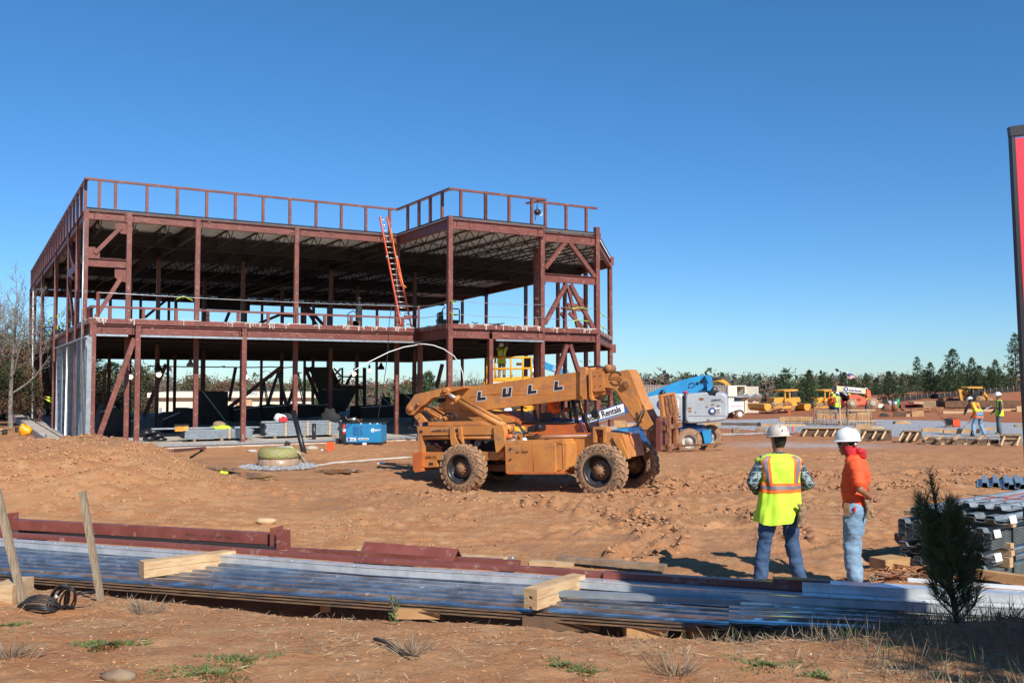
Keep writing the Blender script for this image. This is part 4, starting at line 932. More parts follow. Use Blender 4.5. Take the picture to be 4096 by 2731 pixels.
T.tb('drawbar', 'galvd', [(1205, 700), (1175, 735)], .05, .6)
# two bulldozers
def dozer(dp, dx, label, flip=0):
    o = on(r1, 1760+dx, 650, dp); t = thing('bulldozer', (o.x, o.y, hz(o.x, o.y)), label, 'bulldozer', 'yellow bulldozers parked at the edge of the site'); T = Tr(Frame(o.x, o.y, radians(14)), lambda x, y: r1(x+dx, y), t)
    T.pr('track', 'treadmud', [(1620, 690), (1622, 665), (1650, 640), (1700, 622), (1755, 612), (1790, 625), (1812, 655), (1812, 680), (1800, 690)], -.2, .35); T.pr('track', 'treadmud', [(1700, 685), (1720, 640), (1860, 628), (1895, 655), (1890, 685)], 1.8, 2.3)
    T.disc('sprocket', 'rust', 1768, 645, .42, -.26, -.18); T.disc('idler', 'rust', 1650, 672, .3, -.26, -.18)
    T.pr('track_frame', 'yellow', [(1640, 655), (1800, 640), (1800, 662), (1640, 680)], -.3, -.2)
    T.pr('engine_hood', 'yellow', [(1640, 568), (1735, 560), (1760, 600), (1760, 640), (1640, 650), (1636, 600)], .4, 1.6); T.pr('fender', 'yellow', [(1735, 600), (1745, 575), (1880, 560), (1888, 600), (1850, 610), (1860, 640), (1800, 640), (1780, 612)], .1, 2)
    T.pr('canopy', 'yellow', [(1730, 497), (1850, 484), (1866, 490), (1866, 500), (1740, 508)], .2, 2.0)
    for x, y0, y1, w in ((1738, 505, 575, .3), (1782, 500, 572, .3), (1858, 498, 570, 1.8), (1800, 498, 570, 1.8)): T.bx('cab_post', 'yellow' if x < 1790 else 'black', x, y0, x+10, y1, w, w+.12)
    T.bx('cab_window', 'glass', 1796, 505, 1858, 560, 1.0, 1.04); T.bx('seat', 'black', 1745, 540, 1775, 575, .8, 1.3)
    T.pr('blade', 'yellow', [(1545, 625), (1600, 620), (1612, 640), (1605, 690), (1570, 690), (1548, 670)], -.4, 2.4); T.pr('push_arm', 'rust', [(1600, 672), (1720, 655), (1720, 665), (1600, 690)], -.45, -.3); T.tb('exhaust', 'black', [(1690, 565), (1690, 520)], .06, 1)
    T.tb('lift_cylinder', 'galvd', [(1600, 640), (1650, 600)], .05, .3)
dozer(78, 0, 'left bulldozer standing alone with open canopy and raised blade'); dozer(80, 375, 'right bulldozer half hidden behind the cream boomed telehandler')
# coral telehandler with a cream boom
o = on(r2, 620, 860, 66); t = thing('telehandler', (o.x, o.y, hz(o.x, o.y)), 'coral orange telehandler with cream boom among the workers in the distance', 'telehandler'); T = Tr(Frame(o.x, o.y, radians(-6)), r2, t)
T.pr('boom', 'cream', [(385, 637), (705, 665), (700, 722), (385, 695)], .6, 1.1); T.pr('boom_head', 'black', [(355, 640), (386, 640), (386, 690), (355, 690)], .55, 1.15); T.pr('boom_tail', 'jlg', [(705, 662), (740, 690), (748, 760), (715, 765), (700, 720)], .5, 1.2)
dcl = T.pr('decal_panel', 'decal_w', [(462, 650), (655, 664), (655, 712), (462, 698)], .585, .6); T.txt('lettering', 'decal_k', 'United Rentals', 500, 691, 648, 703, 22, .58, parent=dcl); T.disc('emblem', 'decal_b', 482, 672, .16, .575, .585, dcl); T.disc('emblem_eye', 'decal_w', 482, 672, .08, .565, .575, dcl)
T.pr('engine_cover', 'jlg', [(515, 730), (600, 728), (680, 760), (715, 790), (715, 835), (590, 840), (575, 770), (520, 770)], .1, 1.0); T.pr('chassis', 'jlg', [(470, 800), (720, 800), (720, 850), (470, 850)], .2, 1.9)
T.pr('cab', 'glass', [(420, 700), (500, 705), (520, 760), (520, 800), (410, 800)], 1.1, 2); T.tb('lift_cylinder', 'galvd', [(440, 700), (520, 760)], .1, .5)
for x, y, w, r_ in ((765, 822, 0, 0.42), (548, 825, 0, .36), (430, 820, 1.5, .36)): T.disc('tyre', 'treadmud', x, y, r_, w, w+.3); T.disc('wheel_rim', 'conc', x, y, r_*.45, w-.06, w)
for x in (600, 615, 630): T.bx('vent_slot', 'blackm', x, 765, x+5, 795, .08, .1)
# backhoe
o = on(r2, 1840, 790, 70); zb_ = hz(o.x, o.y); t = thing('backhoe_loader', (o.x, o.y, zb_), 'yellow backhoe loader with flat canopy on the red bank', 'backhoe'); T = Tr(Frame(o.x, o.y, radians(-8)), r2, t)
T.pr('canopy', 'yellow', [(1762, 655), (1785, 645), (1915, 645), (1925, 658), (1920, 665), (1765, 663)], .2, 1.9)
for x0, y0, x1, y1, w in ((1780, 660, 1778, 730, .3), (1895, 662, 1905, 740, .3), (1800, 660, 1800, 720, 1.7), (1890, 660, 1895, 720, 1.7)): T.tb('canopy_post', 'black', [(x0, y0), (x1, y1)], .06, w)
T.pr('backhoe_arm', 'yellow', [(1668, 672), (1690, 674), (1755, 690), (1780, 740), (1785, 790), (1745, 790), (1740, 735), (1720, 705), (1700, 700), (1712, 760), (1690, 760), (1680, 720)], .8, 1.2); T.pr('dipper', 'yellow', [(1665, 674), (1690, 674), (1715, 790), (1690, 795)], .6, .9)
T.pr('body', 'yellow', [(1840, 775), (1930, 745), (2020, 770), (2025, 790), (1845, 795)], .2, 1.6); T.pr('cab_floor', 'black', [(1780, 730), (1900, 725), (1910, 770), (1790, 790)], .3, 1.6); T.pr('loader_arm', 'yellow', [(1930, 695), (1945, 705), (1985, 760), (1975, 770), (1935, 730)], .1, .3)
for x, y, r_ in ((1890, 785, .30), (1990, 790, .2)): T.disc('tyre', 'rubber', x, y, r_, 0, .4)
T.pr('bucket', 'rust', [(1690, 790), (1720, 785), (1745, 800), (1700, 800)], .5, 1.4)
# flag beyond the trees
o = on(r2, 492, 520, 190); fl = thing('flag', (o.x, o.y, -8), 'small distant flag with red and white stripes and blue corner', 'flag'); m = MB(); c = on(r2, 492, 500, 190); zt_ = ztop(r2(0, 500)[1], 190)
m.cyl((o.x, o.y, -8), (o.x, o.y, zt_+.2), .08, 6); m.build('flagpole', 'white', fl)
for k in range(7): m = MB(); m.bar((o.x, o.y, zt_-.1-k*.14), (o.x+1.7, o.y+.3, zt_-.75-k*.13), .02, .14); m.build('stripe', 'red' if k % 2 == 0 else 'white', fl)
m = MB(); m.bar((o.x, o.y-.03, zt_-.3), (o.x+.75, o.y+.1, zt_-.58), .03, .52); m.build('canton', 'decal_b', fl)
# silt fence on the bank
m = MB(); pts = [on(r2, x, 700, 74 if x > 1400 else 76) for x in range(850, 2500, 60)]
pts = [p for p in pts]; 
for a, b in zip(pts, pts[1:]):
    za, zb2 = hz(a.x, a.y), hz(b.x, b.y); m.box8([Vector((a.x, a.y, za-.1)), Vector((b.x, b.y, zb2-.1)), Vector((b.x, b.y+.02, zb2-.1)), Vector((a.x, a.y+.02, za-.1)), Vector((a.x, a.y, za+.35)), Vector((b.x, b.y, zb2+.35)), Vector((b.x, b.y+.02, zb2+.35)), Vector((a.x, a.y+.02, za+.35))])
sf = thing('silt_fence', pts[0], 'low black silt fence running along the red bank', 'fence'); m.build('fabric', 'blackm', sf)
m = MB()
for p in pts[::1]: m.cyl((p.x, p.y-.03, hz(p.x, p.y)-.1), (p.x, p.y-.03, hz(p.x, p.y)+.45), .03, 5)
m.build('stakes', 'wood_g', sf)['kind'] = 'stuff'
# ================================================================ TELEHANDLER IN THE MIDDLE
LW = 2.1
lf = Frame(1.85, 20.1, radians(-31.6))
lu = thing('telehandler', (1.85, 20.1, -.1), 'big muddy orange telehandler with low boom parked on the clay in the middle', 'telehandler', rz=lf.yaw)
T = Tr(lf, z6, lu)
def lab(o, l): o['label'] = l; return o
# boom
bm_ = [(470, 338), (600, 293), (1508, 168), (1508, 352), (1490, 382), (700, 478), (420, 462), (395, 440)]
T.pr('boom', 'lull', bm_, .90, 1.32)
m = MB(); a = T.P(520, 360, .893); 
def seam(x0, y0, x1, y1, w, mt='lull2', r=.006): m = MB(); m.cyl(T.P(x0, y0, w), T.P(x1, y1, w), r, 5); return m.build('weld_seam', mt, lu)
seam(640, 372, 1505, 256, .90); seam(820, 352, 1500, 345, .90)
T.pr('boom_tail', 'lull', [(143, 470), (150, 440), (213, 348), (462, 290), (478, 318), (470, 345), (400, 365), (350, 372), (300, 420), (262, 440), (205, 503), (165, 508), (146, 492)], .62, .80)
T.pr('boom_tail', 'lull', [(143, 470), (150, 440), (213, 348), (462, 290), (478, 318), (470, 345), (400, 365), (350, 372), (300, 420), (262, 440), (205, 503), (165, 508), (146, 492)], 1.42, 1.6)
T.pr('boom_gusset', 'lull', [(470, 290), (585, 283), (610, 296), (480, 330)], .7, 1.5); T.pr('boom_slot', 'blackm', [(392, 380), (440, 372), (455, 385), (450, 405), (400, 413), (388, 400)], .885, .899)
for x, y, r_ in ((168, 465, .085), (232, 425, .05), (440, 322, .06)): T.disc('pivot_pin', 'rust', x, y, r_, .56, .62); T.disc('pin_cap', 'lull2', x, y, r_*.55, .53, .56)
# arch of the lift frame
T.pr('lift_frame', 'lull', [(198, 512), (240, 478), (300, 560), (252, 572)], .75, .95); T.pr('lift_frame', 'lull', [(198, 512), (240, 478), (300, 560), (252, 572)], 1.4, 1.6)
T.pr('engine_hood', 'lull', [(320, 452), (900, 498), (985, 540), (985, 600), (560, 600), (545, 560), (350, 562), (300, 470)], 1.0, 1.9)
T.pr('frame_plate', 'lull', [(318, 562), (700, 556), (790, 586), (318, 592)], .45, .62)
# lift cylinder
def cylr(x0, y0, x1, y1, rad, w, rod=None, nm='lift_cylinder', mt='lull'):
    a, b = T.P(x0, y0, w), T.P(x1, y1, w); m = MB(); m.tube([a, b], rad, 16); m.tube([a-(b-a).normalized()*.02, a+(b-a).normalized()*.07], rad*1.18, 16); c = m.build(nm, mt, lu)
    if rod: m = MB(); m.cyl(T.P(*rod, w), a, rad*.55, 12); m.build('piston_rod', 'alu', c)
    m = MB(); e = T.P(x1, y1, w); m.lathe(e-lf.w*.12, lf.w, [(0, 0), (rad*1.2, 0), (rad*1.2, .24), (0, .24)], 16); m.build('rod_end', mt, c)
cylr(545, 385, 945, 615, .092, .74, (450, 325)); cylr(290, 455, 435, 540, .062, .80, (262, 440), 'tilt_cylinder')
T.tb('cylinder_line', 'lull', [(575, 372), (900, 545)], .018, .66); T.tb('cylinder_line', 'lull', [(350, 440), (480, 520)], .014, .70)
for pts, w in (([(430, 520), (460, 495), (505, 488), (540, 508), (540, 540), (520, 555), (500, 550)], .6), ([(440, 512), (470, 500), (510, 500), (528, 520), (520, 545)], .65), ([(935, 575), (985, 570), (1040, 595), (1075, 640)], .5), ([(250, 535), (215, 560), (210, 590), (240, 600)], .6), ([(155, 570), (150, 600), (190, 615), (225, 600)], .9), ([(180, 560), (178, 590), (215, 600)], .9), ([(330, 520), (370, 545), (430, 560)], .55), ([(300, 520), (345, 550), (410, 562)], .5)): T.tb('hydraulic_hose', 'hose', pts, .016, w)
# chassis rear
T.pr('side_frame', 'lull', [(230, 600), (880, 590), (902, 655), (902, 662), (240, 668)], .30, .50)
T.bx('frame_hole', 'blackm', 252, 628, 272, 646, .285, .299); T.bx('frame_hole', 'blackm', 525, 620, 545, 640, .285, .299)
T.pr('frame_strut', 'lull', [(236, 668), (270, 668), (270, 800), (245, 800)], .30, .46); T.pr('frame_strut', 'lull', [(488, 600), (520, 600), (526, 680), (560, 740), (590, 745), (588, 730), (560, 690), (550, 600), (575, 600), (590, 740), (500, 745), (492, 700)], .25, .33); T.pr('frame_strut', 'lull', [(832, 592), (900, 592), (915, 640), (918, 740), (880, 800), (850, 800), (835, 680)], .24, .40)
T.tb('lateral_cylinder', 'lull', [(245, 687), (905, 682)], .045, .36); T.tb('lateral_cylinder', 'lull2', [(900, 680), (985, 676)], .06, .36); T.tb('lateral_rod', 'galvd', [(985, 676), (1015, 676)], .03, .36)
T.pr('lower_frame', 'lull', [(250, 800), (915, 795), (915, 835), (860, 862), (385, 860), (385, 915), (268, 920), (250, 900)], .42, .6); T.pr('counterweight', 'lull2', [(195, 806), (270, 800), (268, 915), (262, 920), (262, 950), (215, 958), (200, 935)], .30, 1.9)
T.bx('frame_slot', 'blackm', 325, 882, 355, 898, .405, .419)
T.pr('engine_bay', 'blackm', [(262, 668), (850, 662), (850, 800), (262, 800)], .75, 1.7); T.pr('rear_crossmember', 'lull', [(300, 740), (420, 755), (430, 800), (300, 800)], .7, .8)
for x, y, r_ in ((320, 735, .05), (380, 745, .06), (455, 720, .04), (620, 720, .08), (700, 730, .09), (770, 715, .05)): T.disc('engine_fitting', 'galvd', x, y, r_, .66, .75, n=10)
T.tb('wiring', 'redwire', [(345, 725), (395, 730), (415, 755), (450, 765)], .008, .6); T.tb('wiring', 'hose', [(285, 700), (330, 720), (400, 770)], .015, .62)
T.txt('model_lettering', 'decal_w', '644B-42', 345, 641, 478, 638, 24, .292, False); T.txt('model_lettering', 'brown_txt', '644B-42', 347, 640, 476, 637, 20, .286)
T.txt('stencil_number', 'brown_txt', '644-12', 298, 850, 383, 851, 26, .41); T.txt('small_lettering', 'brown_txt', 'MODEL', 325, 670, 362, 670, 6, .29)
# tank and body side
T.pr('side_body', 'lull', [(880, 665), (1620, 668), (1705, 690), (1845, 664), (1858, 700), (1890, 840), (1700, 860), (1400, 862), (880, 862)], .62, 1.5)
tk = T.pr('tank', 'lull', [(922, 738), (1312, 724), (1318, 960), (928, 955)], .06, .60); T.pr('tank_end', 'lull', [(1312, 735), (1372, 716), (1400, 735), (1402, 935), (1380, 955), (1318, 962)], .10, .60, tk); T.pr('tank_top', 'lull', [(905, 735), (930, 712), (1375, 700), (1378, 716), (1312, 728)], .10, .60, tk); T.pr('tank_foot', 'lull2', [(925, 955), (1400, 958), (1390, 972), (945, 972)], .03, .3, tk)
m = MB(); m.cyl(T.P(1143, 732, .055), T.P(1146, 952, .055), .005, 5); m.build('weld_seam', 'lull2', tk); m = MB(); m.tube([T.P(1330, 745, .09), T.P(1352, 728, .09), T.P(1376, 735, .09), T.P(1380, 925, .09), T.P(1360, 940, .09), T.P(1330, 944, .09)], .008, 5); m.build('weld_seam', 'lull2', tk)
T.txt('stencil_number', 'brown_txt', '81 904', 1008, 808, 1102, 803, 16, .05, True, tk)
for x, y in ((962, 772), (962, 855), (930, 966), (1312, 966)): T.disc('tank_bolt', 'blackm', x, y, .02, .03, .06, tk, 8)
T.disc('filler_cap', 'black', 1240, 716, .06, .25, .35, tk); T.disc('work_light', 'decal_w', 1068, 705, .06, .20, .26); T.tb('valve', 'galvd', [(915, 718), (960, 712), (1000, 705)], .035, .3)
T.tb('body_trim', 'decal_w', [(1165, 674), (1610, 668)], .010, .58)
T.pr('step_bracket', 'black', [(1098, 600), (1165, 598), (1135, 640), (1095, 648)], .2, .22); T.disc('exhaust_end', 'black', 1178, 610, .085, .3, .55); T.tb('exhaust_pipe', 'black', [(1130, 618), (1180, 610)], .08, .42)
T.tb('hydraulic_hose', 'hose', [(985, 565), (1035, 600), (1060, 640), (1075, 655)], .02, .35); T.tb('grab_rail', 'black', [(1068, 690), (1068, 660), (1100, 645)], .018, .3)
# cab on the far side
T.pr('cab_lower', 'lull2', [(890, 478), (960, 500), (1052, 562), (1062, 585), (1380, 582), (1505, 572), (1530, 652), (1612, 660), (1145, 672), (1110, 620), (1000, 560)], 1.05, 2.0)
T.pr('cab_shelf', 'lull2', [(1140, 652), (1612, 648), (1615, 670), (1145, 674)], .7, 1.3)
cb_ = [T.tb('cab_post', 'black', [(1052, 400), (1058, 575)], .035, 1.1), T.tb('cab_post', 'black', [(1365, 395), (1380, 575)], .035, 1.1), T.tb('cab_post', 'black', [(1450, 390), (1490, 575)], .045, 1.1), T.tb('cab_post', 'black', [(1420, 400), (1440, 560)], .03, 1.9)]
T.pr('cab_roof', 'black', [(1030, 385), (1440, 340), (1470, 380), (1040, 415)], 1.4, 2.05); T.tb('cab_sill', 'black', [(1058, 573), (1380, 573), (1470, 565)], .03, 1.06); T.tb('cab_brace', 'lull', [(1500, 395), (1545, 560)], .04, 1.9); T.tb('cab_post', 'black', [(1545, 500), (1600, 655)], .045, .9)
m = MB()
for k in range(14): m.cyl(T.P(1145+k*8.5, 410, 1.75), T.P(1145+k*8.5, 560, 1.75), .006, 4)
for k in range(10): m.cyl(T.P(1140, 418+k*15, 1.75), T.P(1270, 418+k*15, 1.75), .006, 4)
m.build('mesh_guard', 'blackm', lu)
T.bx('seat', 'black', 1195, 490, 1290, 575, 1.35, 1.75)
# front frame
T.pr('front_bracket', 'lull', [(1610, 602), (1710, 602), (1712, 640), (1702, 725), (1690, 725), (1692, 620), (1628, 620), (1628, 725), (1612, 725)], .45, .7); T.tb('stabiliser_post', 'lull', [(1672, 620), (1668, 730)], .12, .8)
T.pr('front_body', 'lull', [(1705, 640), (1840, 655), (1875, 760), (1890, 850), (1760, 760), (1700, 730)], .5, .62); T.pr('front_body', 'lull2', [(1720, 630), (1860, 650), (1890, 850), (1720, 800)], 1.5, 1.9); T.pr('front_plate', 'lull', [(1760, 680), (1820, 690), (1890, 850), (1875, 855), (1800, 760)], .45, .5)
T.pr('axle', 'hub', [(600, 890), (1700, 930), (1700, 980), (600, 940)], 1.0, 1.2)
T.disc('mirror', 'black', 1625, 500, .10, 1.0, 1.03); T.tb('mirror_arm', 'black', [(1650, 600), (1650, 500), (1630, 480)], .015, 1.0)
T.tb('front_shaft', 'black', [(1540, 500), (1590, 640)], .06, 1.0)
# boom head
T.pr('boom_collar', 'lull', [(1508, 130), (1545, 133), (1552, 150), (1560, 385), (1535, 385), (1508, 350)], .82, 1.4); T.pr('boom_collar', 'lull', [(1575, 170), (1592, 175), (1600, 380), (1620, 392), (1600, 392), (1582, 370)], .80, 1.42)
T.pr('inner_boom', 'lull', [(1552, 150), (1600, 155), (1700, 140), (1705, 345), (1600, 372), (1560, 370)], .93, 1.29); T.pr('wear_pad_block', 'lull', [(1600, 170), (1690, 165), (1700, 318), (1618, 325), (1605, 300)], .86, .93)
for x, y in ((1625, 200), (1670, 195), (1628, 280), (1672, 275)): T.disc('bolt', 'lull2', x, y, .015, .84, .86, n=8)
T.tb('chain_link', 'lull2', [(1640, 165), (1720, 140)], .06, 1.1); T.disc('hose_reel', 'rust', 1722, 143, .09, .9, 1.2); T.tb('chain', 'hose', [(1550, 135), (1620, 128), (1640, 125), (1700, 135)], .02, 1.0)
T.disc('pin_hole', 'blackm', 1692, 230, .06, .885, .90)
gn = [(1690, 188), (1885, 152), (1900, 172), (1935, 260), (1985, 385), (2030, 480), (2090, 600), (2062, 625), (2035, 665), (1990, 600), (1950, 575), (1900, 500), (1840, 410), (1800, 345), (1775, 300), (1700, 292), (1683, 260)]
T.pr('boom_neck', 'lull', gn, .88, 1.34); T.pr('neck_plate', 'lull', [(1790, 310), (1930, 400), (1955, 370), (1985, 450), (2000, 560), (1950, 560), (1880, 460), (1810, 345)], .86, .879)
T.disc('neck_pin', 'rust', 1860, 267, .075, .80, .88); T.disc('neck_pin_washer', 'lull', 1860, 267, .12, .86, .88)
T.tb('tilt_rod', 'galvd', [(1940, 400), (2030, 600)], .03, 1.36); T.tb('tilt_cylinder', 'lull2', [(1990, 380), (2085, 600)], .05, 1.4)
for pts in ([(1995, 470), (1975, 520), (1955, 590), (1990, 625), (2040, 630), (2085, 620)], [(2005, 480), (1990, 540), (1960, 600)], [(1998, 430), (2012, 480), (1995, 530)]): T.tb('hydraulic_hose', 'hose', pts, .016, .75)
# carriage and forks, facing forward
cu_ = lf.U(T.P(2128, 600, .72)); cfr = Frame(*(lf.p(cu_, 0, 0)[:2]), lf.yaw+pi/2)     # local u = away (w of machine), plane across the machine
def Cp(x, y): return cfr.hit(z6(x, y), 0)
def cpr(nm, mt, q, th=.06, off=0.): m = MB(); m.prism([Cp(x, y)+lf.u*off for x, y in q], lf.u*th); return m.build(nm, mt, lu)
for i in range(4):
    x0 = 2126+i*27; cpr('backrest_slat', 'rust', [(x0, 358-i*5), (x0+18, 354-i*5), (x0+42, 512-i*8), (x0+22, 518-i*8)], .03, .02)
cpr('backrest_frame', 'lull', [(2122, 352), (2222, 330), (2226, 342), (2126, 366)], .07); cpr('backrest_frame', 'rust', [(2140, 525), (2262, 488), (2262, 505), (2142, 545)], .07); cpr('backrest_frame', 'lull', [(2122, 355), (2134, 352), (2158, 525), (2140, 530)], .07); cpr('backrest_frame', 'lull', [(2218, 332), (2230, 330), (2262, 490), (2248, 495)], .07); cpr('backrest_plate', 'lull', [(2130, 362), (2224, 342), (2250, 490), (2150, 525)], .012, .0)
cpr('carriage_plate', 'primer', [(2122, 530), (2172, 540), (2172, 798), (2122, 792)], .10, -.05); cpr('carriage_plate', 'rust', [(2172, 522), (2214, 510), (2214, 790), (2172, 796)], .05, -.08); cpr('carriage_plate', 'lull2', [(2222, 505), (2264, 500), (2266, 768), (2226, 775)], .10, -.05); cpr('carriage_bar', 'rust', [(2130, 590), (2262, 570), (2262, 600), (2130, 625)], .12, .03); cpr('carriage_bar', 'rust', [(2130, 740), (2264, 725), (2264, 760), (2130, 780)], .12, .03)
c = Cp(2150, 585); m = MB(); m.lathe(c-lf.u*.1, lf.u, [(0, 0), (.06, 0), (.06, .05), (0, .05)], 12); m.build('carriage_pin', 'blackm', lu)
tt = text_mb('SEMCO', .07, Cp(2152, 700), Vector((0, 0, 1)), -lf.w, .12, True) if False else None
for a, b, w in (((640, 1068), (1155, 1055), .78), ((700, 1018), (1190, 996), 1.38)):
    p, q = lf.hit(r1(*a), w), lf.hit(r1(*b), w); m = MB(); d = (q-p); n = d.normalized(); wd = lf.w*.06; up = Vector((0, 0, 1))
    m.box8([p-wd-up*.03, q-wd*.5-up*.008, q+wd*.5-up*.008, p+wd-up*.03, p-wd+up*.02, q-wd*.5+up*.004, q+wd*.5+up*.004, p+wd+up*.02]); m.build('fork', 'rust', lu)
    m = MB(); m.box8([p-wd-up*.03, p-wd-up*.03+lf.u*.06, p+wd-up*.03+lf.u*.06, p+wd-up*.03, p-wd+up*.75, p-wd+up*.75+lf.u*.05, p+wd+up*.75+lf.u*.05, p+wd+up*.75]); m.build('fork_shank', 'rust', lu)
T.pr('coupler', 'rust', [(2010, 640), (2090, 590), (2125, 620), (2125, 780), (2090, 780), (2040, 700)], .85, 1.3)
# letters on the boom
def Lp(x, y, q): return [(x+a-b*.02, y+b-a*.125) for a, b in q]
Ls = [(0, 0), (26, 0), (22, 46), (64, 46), (62, 70), (-6, 70)]; Us = [(0, 0), (25, 0), (22, 46), (42, 46), (46, 0), (68, 0), (61, 70), (-6, 70)]
def grow_(q, g):
    cx = sum(a for a, b in q)/len(q); out = []
    n = len(q)
    for i in range(n):
        (ax, ay), (bx, by), (cx_, cy_) = q[i-1], q[i], q[(i+1) % n]
        d1 = Vector((bx-ax, by-ay)).normalized(); d2 = Vector((cx_-bx, cy_-by)).normalized(); n1 = Vector((d1.y, -d1.x)); n2 = Vector((d2.y, -d2.x)); bis = (n1+n2); bis = bis/max(.3, bis.dot(n1))
        out.append((bx+bis.x*g, by+bis.y*g))
    return out
for x, y, q in ((708, 327, Ls), (906, 299, Us), (1105, 275, Ls), (1312, 246, Ls)):
    o_ = T.pr('boom_letter', 'decal_k', Lp(x, y, q), .893, .899)
    T.pr('letter_outline', 'decal_w', Lp(x, y, grow_(q, 5)), .896, .8985, o_)
# maker's emblem: a ring with a tail and script across it
m = MB(); c = T.P(1788, 222, .872); R1 = .16
for i in range(40):
    a, b = 2*pi*i/40, 2*pi*(i+1)/40
    P_ = lambda t, r_: c+lf.u*(r_*cos(t))+Vector((0, 0, r_*sin(t)))
    if 0.02 < (i/40) % .5 < .06: continue
    m.box8([P_(a, .13), P_(a, .165), P_(b, .165), P_(b, .13)]+[p+lf.w*.004 for p in (P_(a, .13), P_(a, .165), P_(b, .165), P_(b, .13))])
em = m.build('emblem_ring', 'brown_txt', lu); T.pr('emblem_tail', 'brown_txt', [(1795, 240), (1812, 240), (1832, 252), (1818, 252)], .865, .872, em); T.pr('emblem_bar', 'lull', [(1740, 212), (1842, 206), (1842, 226), (1742, 230)], .864, .87, em)
T.txt('emblem_lettering', 'brown_txt', 'OmniQuip', 1748, 226, 1828, 221, 15, .862, True, em)
# wheels
def wheel(c, w0, R=.57, wd=.36, far=False, steer=0.):
    M3 = Matrix.Rotation(steer, 3, 'Z'); ax = M3 @ lf.w; c = Vector(c)
    m = MB(); m.lathe(c, ax, [(R*.56, .02), (R*.62, 0), (R*.9, .0), (R*.95, .03), (R*.95, wd-.03), (R*.9, wd), (R*.56, wd)], 48)
    ty = m.build('tyre', 'rubber', lu); x = ax.orthogonal().normalized(); y = ax.cross(x)
    rad = lambda t, r_: (x*cos(t)+y*sin(t))*r_
    m = MB(); N = 22
    for s in (0, 1):
        for k in range(N):
            t = 2*pi*(k+.5*s)/N; dt = .085
            w_a, w_b = (-.004, wd*.47) if s == 0 else (wd+.004, wd*.53); sh = .16
            P = []
            for rr in (R*.9, R*1.0):
                P += [c+rad(t-dt, rr if rr < R else R*.985)+ax*w_a, c+rad(t+dt, rr if rr < R else R*.985)+ax*w_a, c+rad(t+dt*.7+sh, rr)+ax*w_b, c+rad(t-dt*.7+sh, rr)+ax*w_b]
            m.box8(P)
    m.build('tread', 'treadmud', ty)
    m = MB()
    for k in range(N):
        t = 2*pi*(k+.5)/N
        for r_, dx in ((R*.86, 0), (R*.76, .5)): q = c+rad(t+dx*2*pi/N, r_)-ax*.002; m.prism([q+rad(a*pi/3, .017) for a in range(6)], -ax*.002)
    m.build('tyre_holes', 'blackm', ty)['kind'] = 'stuff'
    m = MB(); m.lathe(c, ax, [(R*.60, .0), (R*.60, -.012), (R*.565, -.012), (R*.545, .03), (R*.52, .05), (R*.50, .17), (R*.30, .19), (0, .19)], 40); rm = m.build('wheel_rim', 'rim', lu)
    m = MB(); m.lathe(c, ax, [(0, .02), (R*.15, .02), (R*.17, .04), (R*.17, .10), (R*.24, .11), (R*.25, .14), (R*.36, .15), (R*.38, .19)], 28)
    for k in range(10): q = c+rad(2*pi*k/10, R*.21); m.cyl(q+ax*.06, q+ax*.13, .017, 6)
    m.build('hub', 'hub', rm)
fc = lf.hit(z6(1648, 945), 0); rc = lf.hit(z6(562, 930), 0)
wheel(fc, 0); wheel(rc, 0); 
ff = fc+lf.w*(LW-.36)+Vector((0, 0, .0)); wheel(ff, 0, steer=0); rr_ = rc+lf.w*(LW-.36); wheel(rr_, 0)
print('wheels z', fc.z-.57, rc.z-.57, hz(fc.x, fc.y), hz(rc.x, rc.y))
# ================================================================ GREY AND BLUE BOOM LIFT
o = on(r1, 900, 950, 31.5); bf = Frame(o.x, o.y, radians(-14)); t = thing('boom_lift', (o.x, o.y, 0), 'large grey and blue boom lift with folded boom behind the telehandler forks', 'boom lift'); T = Tr(bf, r1, t)
def rounded(q, r=.25, n=3):
    out = []; N = len(q)
    for i in range(N):
        a, b, c = Vector(q[i-1]), Vector(q[i]), Vector(q[(i+1) % N])
        for k in range(n+1): t_ = k/n; p0 = b.lerp(a, r*(1-t_)); p1 = b.lerp(c, r*t_); out.append(tuple((p0+p1)/2 if 0 < k < n else (p0 if k == 0 else p1)))
    return out
def softbox(T, nm, mt, q, w0, w1, par, bev=.12):
    P = [T.P(x, y, w0) for x, y in q]; C_ = sum(P, Vector())/len(P); m = MB(); rings = []
    for f, ww in ((.90, 0), (.97, bev*.3), (1, bev), (1, (w1-w0)-bev), (.95, w1-w0)): rings.append([C_+(p-C_)*f+T.f.w*ww for p in P])
    m.loft(rings, 0, True); return m.build(nm, mt, par)
cw = softbox(T, 'counterweight', 'grey_body', rounded([(795, 530), (1005, 512), (1015, 548), (1085, 548), (1095, 515), (1150, 520), (1190, 545), (1200, 620), (1200, 740), (1180, 778), (1010, 800), (820, 812), (792, 780)], .22), 0, 2.2, t)
ec = softbox(T, 'engine_cover', 'grey_body', rounded([(400, 570), (520, 540), (790, 522), (795, 812), (560, 800), (430, 760), (400, 700)], .16), .05, 1.9, t)
T.bx('cover_slot', 'blackm', 480, 738, 760, 745, .02, .05); T.bx('cover_slot', 'blackm', 500, 770, 765, 776, .02, .05); T.bx('seam', 'blackm', 790, 530, 794, 812, -.01, .3)
T.bx('seam', 'galvd', 830, 733, 1190, 737, -.01, .02, cw)
